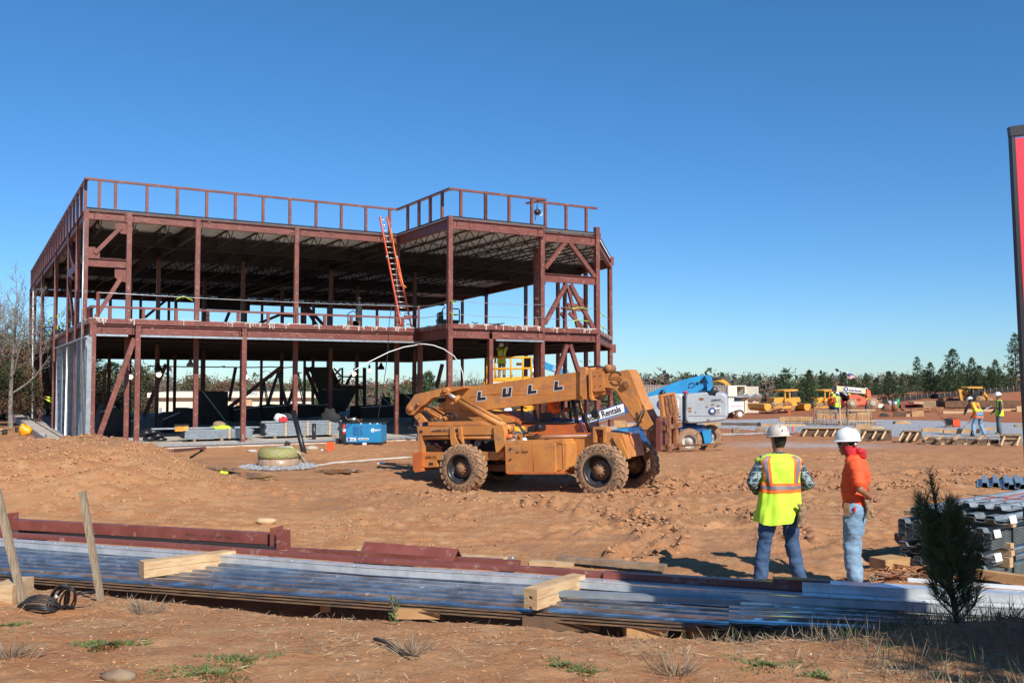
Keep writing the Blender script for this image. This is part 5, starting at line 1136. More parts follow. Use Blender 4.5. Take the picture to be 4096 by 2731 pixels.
for x, y, a in ((845, 665, 16), (848, 688, 14), (845, 700, 8), (1075, 730, 9), (955, 576, 20), (1005, 650, 12), (1060, 628, 16), (1110, 640, 12), (1020, 775, 14), (900, 700, 8), (1150, 600, 7)):
    m = MB(); c = T.P(x, y, -.012); m.prism([c+bf.u*(a*.0045*cos(k)*(.6+.5*rnd.random()))+Vector((0, 0, a*.0025*sin(k)*(.5+.7*rnd.random()))) for k in np.linspace(0, 5.8, 9)], bf.w*.02); m.build('scuff', 'rust', cw)
d_ = T.pr('decal', 'decal_w', rounded([(1028, 665), (1134, 657), (1134, 712), (1030, 719)], .12), -.02, .0, cw); T.txt('lettering', 'decal_k', 'United', 1078, 688, 1126, 684, 16, -.03, True, d_); T.txt('lettering', 'decal_k', 'Rentals', 1078, 708, 1128, 704, 16, -.03, True, d_); T.disc('emblem', 'decal_b', 1056, 690, .115, -.03, -.02, d_); T.disc('emblem_eye', 'decal_w', 1056, 690, .06, -.036, -.03, d_)
d_ = T.pr('decal', 'decal_w', rounded([(545, 585), (742, 580), (742, 665), (545, 668)], .12), .035, .05, ec); T.txt('lettering', 'decal_k', 'United', 640, 622, 728, 618, 32, .03, True, d_); T.txt('lettering', 'decal_k', 'Rentals', 640, 658, 734, 654, 32, .03, True, d_); T.disc('emblem', 'decal_b', 592, 625, .2, .028, .035, d_); T.disc('emblem_eye', 'decal_w', 592, 625, .1, .02, .028, d_)
T.txt('fleet_number', 'decal_k', '654693 RA', 1050, 600, 1140, 594, 20, -.012, True, cw)
T.disc('beacon', 'red', 803, 515, .06, .6, .75); T.tb('exhaust_stack', 'black', [(600, 540), (590, 520), (570, 505)], .09, .6)
T.pr('boom_riser', 'blue_m', rounded([(420, 535), (560, 478), (760, 400), (960, 352), (1000, 352), (1030, 372), (1030, 440), (1005, 512), (880, 520), (600, 525), (420, 560)], .05), .75, 1.25)
T.pr('boom_end_cap', 'blue_m', [(985, 352), (1030, 350), (1046, 380), (1052, 430), (1020, 432)], .6, 1.4); T.pr('boom_plate', 'blue_m', [(1005, 430), (1050, 425), (1055, 470), (1035, 500), (1010, 500)], .55, 1.45); T.disc('hose_drum', 'black', 1055, 512, .2, .7, 1.3)
T.disc('boom_pin', 'black', 962, 408, .06, .7, .75); T.disc('boom_pin', 'blackm', 918, 430, .05, .72, .75)
m = MB(); m.tube([T.P(*q, .74) for q in ((840, 435), (870, 425), (893, 430), (893, 455), (870, 465), (838, 472), (838, 440))], .018, 6); m.build('plate_outline', 'blue_d', t)
for p in ([(935, 495), (960, 500), (1000, 470), (1040, 480)], [(1020, 500), (1060, 475), (1085, 500), (1080, 540)], [(1000, 520), (1020, 545), (1060, 540)]): T.tb('hose', 'hose', p, .02, .7)
# lower boom tube running down to the left, with the hire firm's name
T2 = Tr(bf, z6, t)
lb = T2.pr('lower_boom', 'blue_d', [(1440, 545), (1860, 408), (1990, 350), (2000, 420), (1860, 500), (1500, 618), (1440, 610)], .55, 1.0); T2.pr('lower_boom_rail', 'galvd', [(1500, 605), (1860, 490), (1860, 502), (1500, 618)], .5, .55, lb)
dc = T2.pr('decal', 'decal_w', [(1495, 535), (1850, 418), (1858, 485), (1500, 592)], .535, .549, lb); T2.txt('lettering', 'decal_k', 'United Rentals', 1535, 575, 1835, 482, 50, .53, True, dc); T2.disc('emblem', 'decal_b', 1518, 562, .09, .525, .535, dc)
T.pr('turntable', 'blue_d', [(430, 800), (900, 815), (880, 850), (430, 840)], .5, 1.8)
T.pr('chassis', 'blue_d', [(258, 850), (560, 845), (720, 830), (960, 840), (1030, 880), (1045, 990), (960, 998), (940, 880), (730, 870), (720, 1000), (258, 1010)], .25, 2.0); T.pr('chassis_end', 'blue_m', [(140, 868), (262, 856), (262, 955), (145, 940)], .2, 1.9); T.pr('mudguard', 'blue_m', [(960, 880), (1040, 860), (1045, 990), (985, 998), (975, 940)], -.1, .5)
def simple_wheel(T, x, y, R, w0, w1, par, rimm='conc'):
    m = MB(); c = T.P(x, y, w0); ax = T.f.w; wd = w1-w0; m.lathe(c, ax, [(R*.55, .02), (R*.62, 0), (R*.93, 0), (R, .05), (R, wd-.05), (R*.93, wd), (R*.55, wd)], 36); ty = m.build('tyre', 'treadmud', par)
    x_ = ax.orthogonal().normalized(); y_ = ax.cross(x_); m = MB()
    for k in range(20):
        t_ = 2*pi*k/20; P = []
        for rr in (R*.9, R*1.03): P += [c+(x_*cos(t_-.09)+y_*sin(t_-.09))*rr-ax*.005, c+(x_*cos(t_+.09)+y_*sin(t_+.09))*rr-ax*.005, c+(x_*cos(t_+.2)+y_*sin(t_+.2))*rr+ax*wd*.5, c+(x_*cos(t_+.02)+y_*sin(t_+.02))*rr+ax*wd*.5]
        m.box8(P)
    m.build('tread', 'treadmud', ty); m = MB(); m.lathe(c, ax, [(R*.6, 0), (R*.58, -.02), (R*.54, .02), (R*.5, .12), (R*.3, .10), (R*.22, .04), (0, .03)], 24); m.build('wheel_rim', rimm, ty)
simple_wheel(T, 838, 975, .41, -.35, .1, t); simple_wheel(T, 1040, 930, .40, 1.7, 2.1, t); simple_wheel(T, 330, 965, .41, 1.5, 1.9, t)
# ================================================================ SCISSOR LIFT WITH YELLOW BASKET
wq = -1.5; pz_ = B.p(0, 0, 0); o = B.hit(z3(465, 1560), -BD+.75); sf_ = Frame(o.x, o.y, radians(4)); t = thing('scissor_lift', (o.x, o.y, ZS), 'yellow scissor lift raised under level two with a worker in its basket', 'scissor lift'); T = Tr(sf_, z3, t)
T6 = Tr(sf_, z6, t)
T6.pr('platform', 'yellow_l', [(778, 222), (1130, 207), (1130, 222), (830, 240), (782, 250)], 0, 1.2); T6.pr('toe_board', 'yellow_l', [(776, 218), (1132, 205), (1132, 224), (776, 262)], -.02, 0); T6.bx('name_panel', 'decal_w', 800, 250, 1050, 262, -.03, 0)
T6.txt('lettering', 'yellow', 'HAULOTTE', 850, 246, 925, 243, 10, -.03)
for w in (0, 1.2):
    for y0, y1 in ((60, 57), (148, 142)): T6.tb('guard_rail', 'yellow_l', [(778, y0), (1130, y1)], .042, w)
    for x in (780, 845, 968, 1062, 1128): T6.tb('rail_post', 'yellow_l', [(x, 58), (x, 222)], .038, w)
T6.bx('control_box', 'yellow_l', 1012, 98, 1052, 120, .3, .5); T6.bx('tool_bin', 'black', 1062, 60, 1125, 140, .8, 1.0)
zpl = T6.P(900, 235, 0).z
m = MB()
cxo = T6.P(950, 235, .6); L_ = 1.0; nst = 3; hh = (zpl-.75-ZS)/nst
for s in (-.45, .45):
    for k in range(nst):
        a = ZS+.65+k*hh
        for sg in (-1, 1): m.bar(cxo*1+Vector((0, 0, a-cxo.z))+sf_.u*(-L_*sg)+sf_.w*s, cxo+Vector((0, 0, a+hh-cxo.z))+sf_.u*(L_*sg)+sf_.w*s, .05, .11)
m.build('scissor_arms', 'yellow_l', t)
m = MB(); c = cxo.copy(); c.z = ZS+.45; m.box(c, (2.4, 1.15, .4), Matrix.Rotation(sf_.yaw, 3, 'Z')); m.build('base', 'yellow_l', t)
for su in (-.85, .85):
    for sw2 in (-.62, .45): m = MB(); q = c+sf_.u*su+sf_.w*sw2; q.z = ZS+.24; m.lathe(q, sf_.w, [(0, 0), (.24, 0), (.25, .03), (.25, .15), (0, .17)], 20); m.build('tyre', 'rubber', t)
# distant blue boom lift behind the frame, boom up to the left
o = on(z3, 780, 1500, 58); t = thing('boom_lift', (o.x, o.y, 0), 'blue boom lift behind the right bay of the frame with sloping boom', 'boom lift'); T = Tr(Frame(o.x, o.y, 0), z3, t)
bo = T.pr('boom', 'blue_m', [(645, 1438), (700, 1434), (760, 1470), (860, 1510), (930, 1530), (930, 1568), (850, 1555), (740, 1520), (650, 1478)], 0, .5); T.txt('lettering', 'decal_w', 'Genie', 800, 1528, 862, 1548, 32, -.02, True, bo); T.txt('lettering', 'decal_w', 'S-60', 880, 1550, 915, 1562, 20, -.02, True, bo)
T.pr('turret', 'galvd', [(900, 1540), (1010, 1560), (1010, 1660), (900, 1660)], -.3, 1.5); T.pr('chassis', 'blue_d', [(850, 1665), (1060, 1665), (1060, 1700), (850, 1700)], -.5, 1.8)
for x in (880, 1030): T.disc('tyre', 'rubber', x, 1705, .5, -.6, -.2)
# ================================================================ WELDER ON THE SLAB EDGE
o = B.hit(z5(1440, 1330), -P0-1.6); wf = Frame(o.x, o.y, radians(-5)); t = thing('welding_generator', (o.x, o.y, hz(o.x, o.y)), 'blue and black engine driven welding generator standing before the slab', 'generator'); T = Tr(wf, z5, t)
bd = T.bx('case', 'blue_w', 1308, 1098, 1626, 1273, 0, .85); T.pr('base', 'black', [(1308, 1273), (1626, 1270), (1622, 1332), (1310, 1332)], .01, .85); m = MB()
P4 = [wf.hit(z5(1308, y), 0) for y in (1100, 1332)]; sdv = Frame(P4[0].x, P4[0].y, wf.yaw)
m.box8([P4[1]-wf.u*.03, P4[1], P4[1]+wf.w*.85, P4[1]+wf.w*.85-wf.u*.50]+[P4[0]-wf.u*.03, P4[0], P4[0]+wf.w*.85, P4[0]+wf.w*.85-wf.u*.50]); m.build('control_panel', 'black', t)
T.pr('lid', 'black', [(1270, 1097), (1640, 1092), (1640, 1100), (1270, 1106)], -.01, .88)
for x in (1372, 1400, 1432):
    v = T.bx('vent', 'blue_d', x, 1135, x+24, 1212, -.008, 0, bd)
    for k in range(7): T.bx('louvre', 'blue_w', x+2, 1139+k*10.5, x+22, 1143+k*10.5, -.016, -.008, v)
d_ = T.pr('decal', 'decal_w', rounded([(1314, 1232), (1397, 1232), (1397, 1262), (1314, 1262)], .2), -.008, 0, bd); T.txt('lettering', 'decal_k', 'United', 1350, 1246, 1386, 1246, 8, -.012, True, d_); T.txt('lettering', 'decal_k', 'Rentals', 1350, 1257, 1388, 1257, 8, -.012, True, d_); T.disc('emblem', 'decal_b', 1333, 1247, .055, -.012, -.008, d_)
d_ = T.pr('decal', 'decal_w', rounded([(1417, 1234), (1512, 1234), (1512, 1252), (1417, 1252)], .3), -.008, 0, bd); T.txt('lettering', 'decal_k', '1-800-UR-RENTS', 1424, 1247, 1506, 1247, 8, -.012, True, d_)
T.txt('maker_lettering', 'decal_w', 'Miller', 1570, 1175, 1620, 1168, 18, -.006, True, bd); T.pr('maker_emblem', 'decal_w', [(1530, 1160), (1548, 1146), (1566, 1160), (1560, 1178), (1548, 1186), (1534, 1178)], -.006, 0, bd); T.pr('emblem_bar', 'blue_w', [(1540, 1160), (1545, 1160), (1548, 1172), (1551, 1160), (1556, 1160), (1551, 1178), (1545, 1178)], -.009, -.006, bd); T.bx('label_plate', 'decal_w', 1456, 1277, 1492, 1302, -.004, .01)
T.tb('exhaust_pipe', 'rust', [(1303, 1040), (1310, 1060), (1335, 1072), (1350, 1072)], .018, .5); T.tb('muffler', 'galv', [(1346, 1072), (1396, 1066)], .07, .5, n=14); T.tb('exhaust_pipe', 'rust', [(1396, 1066), (1420, 1070), (1428, 1098)], .018, .5)
T.tb('lifting_eye', 'rust', [(1442, 1098), (1440, 1070), (1450, 1062), (1454, 1098)], .012, .4)
for x in (1443, 1524, 1588): T.bx('lid_label', 'decal_w', x-6, 1100, x+7, 1112, -.012, -.01)
q = T.P(1291, 1160, -.02); fe = thing('fire_extinguisher', q, 'small red fire extinguisher strapped to the side of the generator', 'fire extinguisher'); m = MB(); m.lathe(q-Vector((0, 0, .16)), (0, 0, 1), [(0, 0), (.055, 0), (.06, .02), (.06, .30), (.03, .35), (.02, .38), (0, .38)], 14); m.build('cylinder', 'red', fe); m = MB(); m.box(q+Vector((0, 0, .24)), (.07, .03, .03)); m.build('valve', 'black', fe); m = MB(); m.lathe(q-Vector((0, 0, .07)), (0, 0, 1), [(.062, 0), (.062, .12)], 14); m.build('paper_label', 'decal_w', fe)
tag(MB().tube([T.P(*q, 0.5) for q in ((1590, 1100), (1600, 1020), (1640, 800), (1680, 500), (1695, 200), (1718, 60))], .014, 6).build('welding_cable', 'hose'), 'thin black cable hanging from level two down to the generator', 'cable')
# ================================================================ SITE OBJECTS ROUND THE BUILDING
# covered manhole riser with its gravel collar
P = G(*z5(705, 1500)); P = CAM+(P-CAM); P.z = hz(P.x, P.y); R_ = 182/2.24/F*P.y; hgt = 175/2.24/F*P.y
mh = thing('manhole_riser', P, 'round concrete manhole riser wrapped in tan and green plastic on gravel', 'manhole')
M['tanwrap'] = mat('tan_plastic_wrap', (.40, .27, .18), .35, 0, (.33, .21, .14), 8, .5, 12, stretch=(1, 1, .25))
M['greenwrap'] = mat('green_plastic_wrap', (.30, .31, .09), .4, 0, (.32, .27, .12), 7, .8, 22, bdist=.05)
def wob(c, prof, n, amp, mt, nm, par):
    rings = []
    for r, h in prof: rings.append([c+Vector((cos(2*pi*j/n)*r*(1+amp*sin(j*3.1+h*9)), sin(2*pi*j/n)*r*(1+amp*cos(j*2.3+h*5)), h+amp*.3*sin(j*1.7))) for j in range(n)])
    m = MB(); m.loft(rings, 0, True, True); return m.build(nm, mt, par)
wob(P, [(R_*1.02, -.05), (R_*.99, .1), (R_*.97, hgt*.55)], 40, .012, 'tanwrap', 'tan_wrap', mh)
wob(P, [(R_*.99, hgt*.48), (R_*1.0, hgt*.62), (R_*.97, hgt*.85), (R_*.88, hgt*.97), (R_*.5, hgt*1.02), (.01, hgt*1.02)], 40, .014, 'greenwrap', 'green_wrap', mh)
m = MB(); rr = random.Random(4)
for _ in range(1500):
    a, r_ = rr.uniform(0, 6.3), R_*(.95+.85*rr.random()**.9); c = P+Vector((cos(a)*r_*1.05, sin(a)*r_, .02+.05*rr.random()*(1.9-r_/R_))); s = rr.uniform(.012, .03)
    m.box(c, (s*2, s*1.6, s*1.3), Matrix.Rotation(rr.uniform(0, 3), 3, Vector((rr.random(), rr.random(), rr.random()+.1)).normalized()))
tag(m.build('gravel_collar', 'white' if False else 'gravel'), 'ring of pale gravel spread round the manhole riser', 'gravel', kind='stuff')
# pipes
def lay(nm, label, cat, pts, r, mt, n=10, end=None): m = MB(); m.tube(pts, r, n); o = m.build(nm, mt); return tag(o, label, cat)
a = G(*z5(940, 1378)); b = aty(*z5(838, 998), a.y+.9); lay('drain_pipe', 'long black plastic pipe leaning out of the ground beside the manhole', 'pipe', [a-Vector((0, 0, .1)), b], .085, 'black', 16)
a = B.hit(z5(1020, 1262), -P0+.1); lay('vent_pipe', 'short upright black pipe stub on the slab edge', 'pipe', [a-Vector((0, 0, .1)), a+Vector((0, 0, .66))], .075, 'black', 14)
a = G(*z5(790, 1312)); lay('pipe_stub', 'low black pipe stub just behind the manhole', 'pipe', [a-Vector((.1, 0, .1)), a+Vector((0, 0, .16))], .1, 'blackm', 12)
a = B.hit(z5(1122, 1212), .3); bk = thing('bucket', a, 'black bucket standing by the second stud bundle', 'bucket'); m = MB(); m.lathe(a, (0, 0, 1), [(0, 0), (.13, 0), (.16, .32), (.17, .33), (.15, .33), (.12, .02)], 18); m.build('pail', 'black', bk); m = MB(); m.tube([a+Vector((.165*cos(t), 0, .31+.1*sin(t))) for t in np.linspace(0, pi, 9)], .006, 5); m.build('handle', 'alu', bk)
P = G(*z5(1166, 1350)); f_ = Frame(P.x, P.y, 0); t = thing('orange_marker_board', P, 'small orange plastic board propped by the slab next to the generator', 'marker board'); T = Tr(f_, z5, t); T.pr('board', 'tee', [(1132, 1272), (1200, 1270), (1203, 1328), (1198, 1335), (1148, 1352), (1136, 1345)], 0, .03); T.tb('prop', 'wood_g', [(1166, 1300), (1185, 1345)], .015, .1)
hp = [P_ for P_ in [mh.location+Vector((-.05, -.1, hgt*1.03)), mh.location+Vector((.35, -.1, hgt*1.04)), mh.location+Vector((.62, -.15, hgt*.7))]]
for q in ((905, 1400), (935, 1450), (970, 1478), (1025, 1492), (1100, 1488), (1200, 1474), (1350, 1462), (1500, 1448), (1700, 1432), (1830, 1424), (1905, 1418)): g = G(*z5(*q)); g.z += .04; hp.append(g)
lay('suction_hose', 'grey flexible hose running from the manhole to the telehandler', 'hose', hp, .030, 'conc', 10)
for i, (q, s, lb) in enumerate(((z5(1005, 1342), .16, 'pale chalky rock between black pipe and orange board'), (z5(470, 1362), .12, 'pale rock by the slab foot left of the manhole'), (z5(1088, 1346), .06, 'crushed shiny can beside the pale rock'), (z5(1620, 1470), .08, 'scrap of white plastic on the mud by the hose'), (r5(2010, 385), .12, 'tan stone lying behind the red tube end'), (r5(890, 1535), .07, 'flat brown stone in the bottom grass'))):
    P = G(*q); m = MB(); m.sphere(P+Vector((0, 0, s*.3)), s, 10, sc=(1.5, .9, .55))
    for v in m.v: d = v-P; v += d*(.25*mnoise.noise(d*9/s*.3+Vector((i, 0, 0))))
    tag(m.build('rock' if i not in (2, 3) else 'litter', ['conc', 'conc', 'alu', 'white', 'wood', 'wood_g'][i]), lb, 'rock' if i not in (2, 3) else 'litter')
P = G(*z5(225, 1560)); m = MB(); m.sphere(P+Vector((0, 0, .04)), .07, 10, sc=(1.2, .6, .6)); m.sphere(P+Vector((-.08, 0, .05)), .05, 8); tag(m.build('work_glove', 'hiviz'), 'lime green glove dropped on the mud by the puddle', 'glove')
for i, (a, b, lb) in enumerate(((D(394, 1036), D(470, 1031), 'short red steel angle lying by the slab foot at the left'), (z5(0, 1352), z5(48, 1352), 'red steel offcut against the slab foot'))): p, q = G(*a), G(*b); m = MB(); m.bar(p+Vector((0, 0, .04)), q+Vector((0, 0, .04)), .1, .08); tag(m.build('steel_offcut', 'primer'), lb, 'steel angle')
a, b = G(*z5(80, 1500)), G(*z5(170, 1540)); m = MB(); m.bar(a+Vector((0, 0, .03)), b+Vector((0, 0, .05)), .16, .04); tag(m.build('board', 'wood_g'), 'short weathered board lying in the mud by the puddle', 'board')
# studs in bundles on the slab
def bundle(q0, q1, wv, depth, nlay, label, straps):
    a, b = B.hit(q0, wv), B.hit(q1, wv); ua, ub = B.U(a), B.U(b); zt_ = a.z; zb_ = ZS+.10; t = thing('stud_bundle', B.p(ua, wv, ZS), label, 'stud bundle', rz=TH)
    m = MB(); hh = (zt_-zb_)/nlay
    for k in range(nlay):
        j = rnd.uniform(-.05, .05)
        m.fbox(B, ua+j, ub+j, wv, wv+depth, zb_+k*hh, zb_+k*hh+hh*.55); m.fbox(B, ua+j+.01, ub+j-.01, wv+.02, wv+depth-.02, zb_+k*hh+hh*.55, zb_+(k+1)*hh, 1)
    m.build('studs', ['galv', 'galvd'], t)
    m = MB()
    for k in range(nlay):
        for s in range(9): m.fbox(B, ua-.065, ua-.055, wv+.02+s*depth/9, wv+.02+s*depth/9+.04, zb_+k*hh+.01, zb_+k*hh+hh*.7)
    m.build('stud_ends', 'blackm', t)['kind'] = 'stuff'
    for s in straps: m = MB(); us = ua+(ub-ua)*s; m.fbox(B, us, us+.07, wv-.03, wv+depth, zb_-.02, zt_+.03); m.build('timber_batten', 'wood', t)
    for s in (.1, .5, .9): m = MB(); us = ua+(ub-ua)*s; m.fbox(B, us, us+.1, wv-.05, wv+depth+.05, ZS, zb_); m.build('bearer', 'wood_g', t)
    return t
bundle(z4(1945, 1360), z5(478, 1158), -.75, .9, 9, 'first bundle of galvanised studs with a lime vest on top', (.62,))
bundle(z5(592, 1105), z5(1242, 1100), -.35, .8, 9, 'second bundle of galvanised studs with timber battens near generator', (.25, .55, .86))
for i, (a, b, w) in enumerate(((z5(548, 1090), z5(1265, 1080), -.2), (z4(1580, 1345), z4(2240, 1332), -.5), (z5(230, 1138), z5(580, 1136), .2))):
    p, q = B.hit(a, w), B.hit(b, w); tag(MB().bar(p, q, .15, .05).build('loose_stud', 'galv'), ('long loose stud laid on top of the second bundle', 'long loose stud reaching left over the first bundle', 'loose stud bridging the two stud bundles')[i], 'metal stud')
P = B.hit(z5(185, 1150), -.45); m = MB(); rr = random.Random(9)
def cloth_lump(c, sx, sy, sz, nm, mt, label, cat, seed=0, n=18):
    m = MB(); m.sphere(c, 1, n, sc=(sx, sy, sz))
    for v in m.v: d = v-c; k = mnoise.noise(Vector((d.x*5+seed, d.y*5, d.z*5)))*.5+mnoise.noise(Vector((d.x*13+seed, d.y*13, d.z*13)))*.25; v += Vector((d.x*k*.7, d.y*k*.7, abs(d.z)*k))
    return tag(m.build(nm, mt), label, cat)
cloth_lump(P+Vector((0, 0, .02)), .38, .2, .10, 'safety_vest', 'hiviz', 'crumpled lime safety vest lying on the first stud bundle', 'vest', 2)
q = B.hit(z5(168, 1118), -.3); cloth_lump(q, .24, .15, .15, 'camouflage_jacket', 'wood_g', 'brown bundled jacket behind the lime vest on the studs', 'jacket', 4)
q = B.hit(z4(1895, 1340), -.5); bg_ = thing('tool_bag', q, 'yellow and black tool bag at left end of the first stud bundle', 'bag'); m = MB(); m.box(q, (.46, .22, .2), Matrix.Rotation(TH, 3, 'Z')); m.build('bag_body', 'yellow', bg_); m = MB(); m.box(q+Vector((0, 0, .115)), (.5, .24, .06), Matrix.Rotation(TH, 3, 'Z')); m.build('flap', 'black', bg_)
m = MB(); m.tube([q-Vector((.02, .13, 0))+B.u*(.14*cos(t_))+Vector((0, 0, .08+.06*sin(t_)*-1)) for t_ in np.linspace(0, pi, 8)], .012, 5); m.build('strap', 'red', bg_)
q = B.hit(z5(1165, 1058), -.1); cloth_lump(q, .42, .22, .34, 'black_tarp_roll', 'blackm', 'heap of black sheeting on the second stud bundle', 'tarpaulin', 8)
q = B.hit(z5(715, 1058), -.1); cloth_lump(q, .24, .14, .16, 'white_sack', 'white', 'white cloth sack lying on the second stud bundle', 'sack', 12); q = B.hit(z5(745, 1070), -.3); m = MB(); m.box(q, (.3, .15, .16), Matrix.Rotation(.4, 3, 'Z')); m.box(q+Vector((0, 0, .1)), (.1, .08, .06)); tag(m.build('saw_case', 'red'), 'small red tool case on the second stud bundle', 'tool case'); q = B.hit(z5(790, 1050), 0); cloth_lump(q, .34, .16, .16, 'navy_coat', 'navy', 'dark blue coat draped on the second stud bundle', 'coat', 17)
# heaps and pallets standing deeper in the building
hps = [('wrapped_pallet', 'pallet of dark wrapped material behind the left brace', 'pallet', [z4(*q) for q in ((1045, 1170), (1090, 1090), (1210, 1110), (1245, 1170), (1312, 1190), (1312, 1395), (1045, 1395))], 3.5, 1.3),
       ('wrapped_pallet', 'small wrapped pallet beside the second front column', 'pallet', [z4(*q) for q in ((1370, 1260), (1400, 1225), (1470, 1235), (1470, 1390), (1370, 1395))], 3.0, .9),
       ('plywood_cabinet', 'tall black tool cupboard standing behind the third front column', 'cupboard', [z5(*q) for q in ((22, 815), (252, 818), (250, 1112), (22, 1115))], 7, 1.2),
       ('material_heap', 'low dark heap of crates left of the black cupboard', 'crate heap', [z4(*q) for q in ((1700, 1250), (1760, 1180), (1880, 1170), (1900, 1130), (2020, 1130), (2025, 1330), (1700, 1340))], 6, 1.5),
       ('material_heap', 'dark covered heap right of the black cupboard', 'crate heap', [z5(*q) for q in ((300, 980), (420, 950), (540, 955), (560, 1080), (300, 1090))], 7.5, 1.5), ('gang_box', 'low dark steel box under the step ladders', 'tool box', [z5(*q) for q in ((560, 960), (690, 935), (780, 940), (785, 1070), (560, 1080))], 8.5, 1.5),
       ('pipe_rack', 'rack of dark blue pipes deep in the building', 'pipe rack', [z5(*q) for q in ((790, 935), (960, 930), (1135, 940), (1135, 1040), (790, 1060))], 9, 1.5), ('black_screen', 'upright black board near the right rear of the ground floor', 'board', [z5(*q) for q in ((1628, 862), (1700, 865), (1718, 955), (1640, 960))], 12, .2), ('storage_container', 'dark storage box behind the tail of the telehandler', 'container', [z5(*q) for q in ((1440, 960), (1560, 945), (1770, 940), (1930, 960), (1930, 1050), (1440, 1060))], 7, 1.5),
       ('dark_cabinet', 'dark cabinet right above the tail of the telehandler', 'cabinet', [z5(*q) for q in ((1832, 842), (1960, 842), (1960, 950), (1832, 950))], 7, 1.2)]
for nm, lb, ct_, q, w, dp in hps:
    P_ = [B.hit(x, w) for x in q]; t = thing(nm, P_[-1], lb, ct_); lo = min(p.z for p in P_)
    P_ = [Vector((p.x, p.y, max(ZS+.02, p.z)) if p.z > ZS+.25 or p.z > lo+.3 else (p.x, p.y, ZS+.02)) for p in P_]
    m = MB(); m.prism(P_, B.w*dp); m.build('bulk', 'blackm' if 'dark' in lb or 'black' in lb else 'navy', t)
    m = MB(); m.bar(P_[0]-B.w*.02, P_[min(2, len(P_)-1)]-B.w*.02, .03, .04); m.build('edge_strap', 'galvd', t)
for i, (x, y) in enumerate(((1530, 1370), (1600, 1360), (1650, 1400), (1560, 1430), (1680, 1440))): q = B.hit(z4(x, y), .5); m = MB(); m.lathe(q-Vector((0, 0, .12)), (0, 0, 1), [(0, 0), (.2, .0), (.24, .08), (.12, .14), (.1, .2), (0, .2)], 12); tag(m.build('cable_reel', 'black'), 'small black reel on the slab left of the first stud bundle', 'cable reel', 'black reels on the slab')
# step ladders
def stepl(q, w, label):
    P_ = [B.hit(z5(*p), w) for p in q]; apex, l, r = P_; t = thing('step_ladder', Vector((apex.x, apex.y, ZS)), label, 'step ladder', 'step ladders standing inside the ground floor')
    for e, n_ in ((l, 1), (r, 0)):
        k = (apex.z-ZS)/(apex.z-e.z); e = apex+(e-apex)*k
        for s in (-.12, .25): m = MB(); m.bar(apex+B.w*s*.6, e+B.w*s, .04, .08); m.build('ladder_rail', 'black', t)
        for j in range(1, 9): a = apex.lerp(e, j/9); m = MB(); m.bar(a-B.w*.1, a+B.w*.22, .07 if n_ else .03, .03, B.u); m.build('ladder_step', 'galvd', t)
    m = MB(); m.box(apex+Vector((0, 0, .03)), (.3, .35, .05)); m.build('ladder_cap', 'black', t)
stepl(((705, 645), (610, 935), (775, 935)), 10, 'middle step ladder, seen side on between the columns'); stepl(((575, 730), (545, 935), (610, 935)), 11, 'leftmost short step ladder'); stepl(((880, 655), (795, 930), (930, 930)), 12, 'right hand step ladder behind the fifth column')
# hanging work lights
for i, (q, w, lb) in enumerate(((z4(1360, 803), 3, 'glowing bulb hanging left of the second front column'), (z4(1660, 778), 4, 'brightest glowing bulb by the slanting inner brace'), (z5(410, 690), 3, 'glowing bulb hanging beside the third front column'), (z5(1380, 660), 6, 'glowing bulb under the white arched pipe'), (z5(1517, 630), 6, 'glowing bulb right of the stair framing'), (z3(663, 1527), 2, 'glowing bulb under level two near the yellow lift'))):
    P = B.hit(q, w); t = thing('work_light', P, lb, 'work light'); m = MB(); m.sphere(P, .085, 12); m.build('bulb', 'bulb', t)
    m = MB(); m.cyl(P+Vector((0, 0, .07)), P+Vector((0, 0, .25)), .05, 8); m.build('lamp_socket', 'black', t); m = MB(); m.tube([P+Vector((0, 0, .2)), P+Vector((.03, 0, .5)), Vector((P.x, P.y, ZB+.1))], .01, 5); m.build('cord', 'blackm', t)
    m = MB()
    for k in range(5): a = 2*pi*k/5; m.tube([P+Vector((cos(a)*.06, sin(a)*.06, .15)), P+Vector((cos(a)*.13, sin(a)*.13, 0)), P+Vector((cos(a)*.05, sin(a)*.05, -.14))], .006, 4)
    m.build('wire_cage', 'yellow', t)
for i, (q, w) in enumerate(((z4(1990, 670), 4), (z4(1655, 710), 4.2), (z5(1622, 600), 6))):
    P = B.hit(q, w); t = thing('hanging_lamp', P, ('dark bell lamp hanging near the fourth column', 'dark unlit lamp above the brightest bulb', 'dark unlit lamp near the right middle columns')[i], 'lamp'); m = MB(); m.lathe(P, (0, 0, 1), [(.16, -.12), (.15, 0), (.08, .08), (.05, .2), (0, .2)], 14); m.build('lamp_shade', 'galvd' if i == 0 else 'black', t); m = MB(); m.cyl(P+Vector((0, 0, .2)), Vector((P.x, P.y, ZB+.1)), .012, 5); m.build('cord', 'blackm', t)
m = MB(); m.tube([B.hit(z4(*q), 5) for q in ((1540, 690), (1700, 692), (1950, 697), (2290, 700), (2350, 690))]+[B.hit(z5(*q), 5) for q in ((200, 600), (340, 602), (480, 603), (640, 598), (750, 606), (830, 600))], .025, 5); tag(m.build('power_cable', 'black'), 'black cable slung across the ground floor ceiling at rear', 'cable')
# arched pale conduit
wc = -BD-1.2; pts = [B.hit(q, wc) for q in (z5(1290, 680), z5(1400, 618), z5(1500, 560), z5(1700, 462), z5(1830, 420), z5(1950, 400), z2(1480, 1516), z2(1560, 1514), z2(1640, 1524), z2(1740, 1560), z6(455, 2), z6(520, 45), z6(560, 100), z6(590, 180), z6(602, 290))]
tag(MB().tube(pts, .017, 6).build('arched_conduit', 'white'), 'thin white plastic pipe bowed in an arch before the frame', 'pipe')
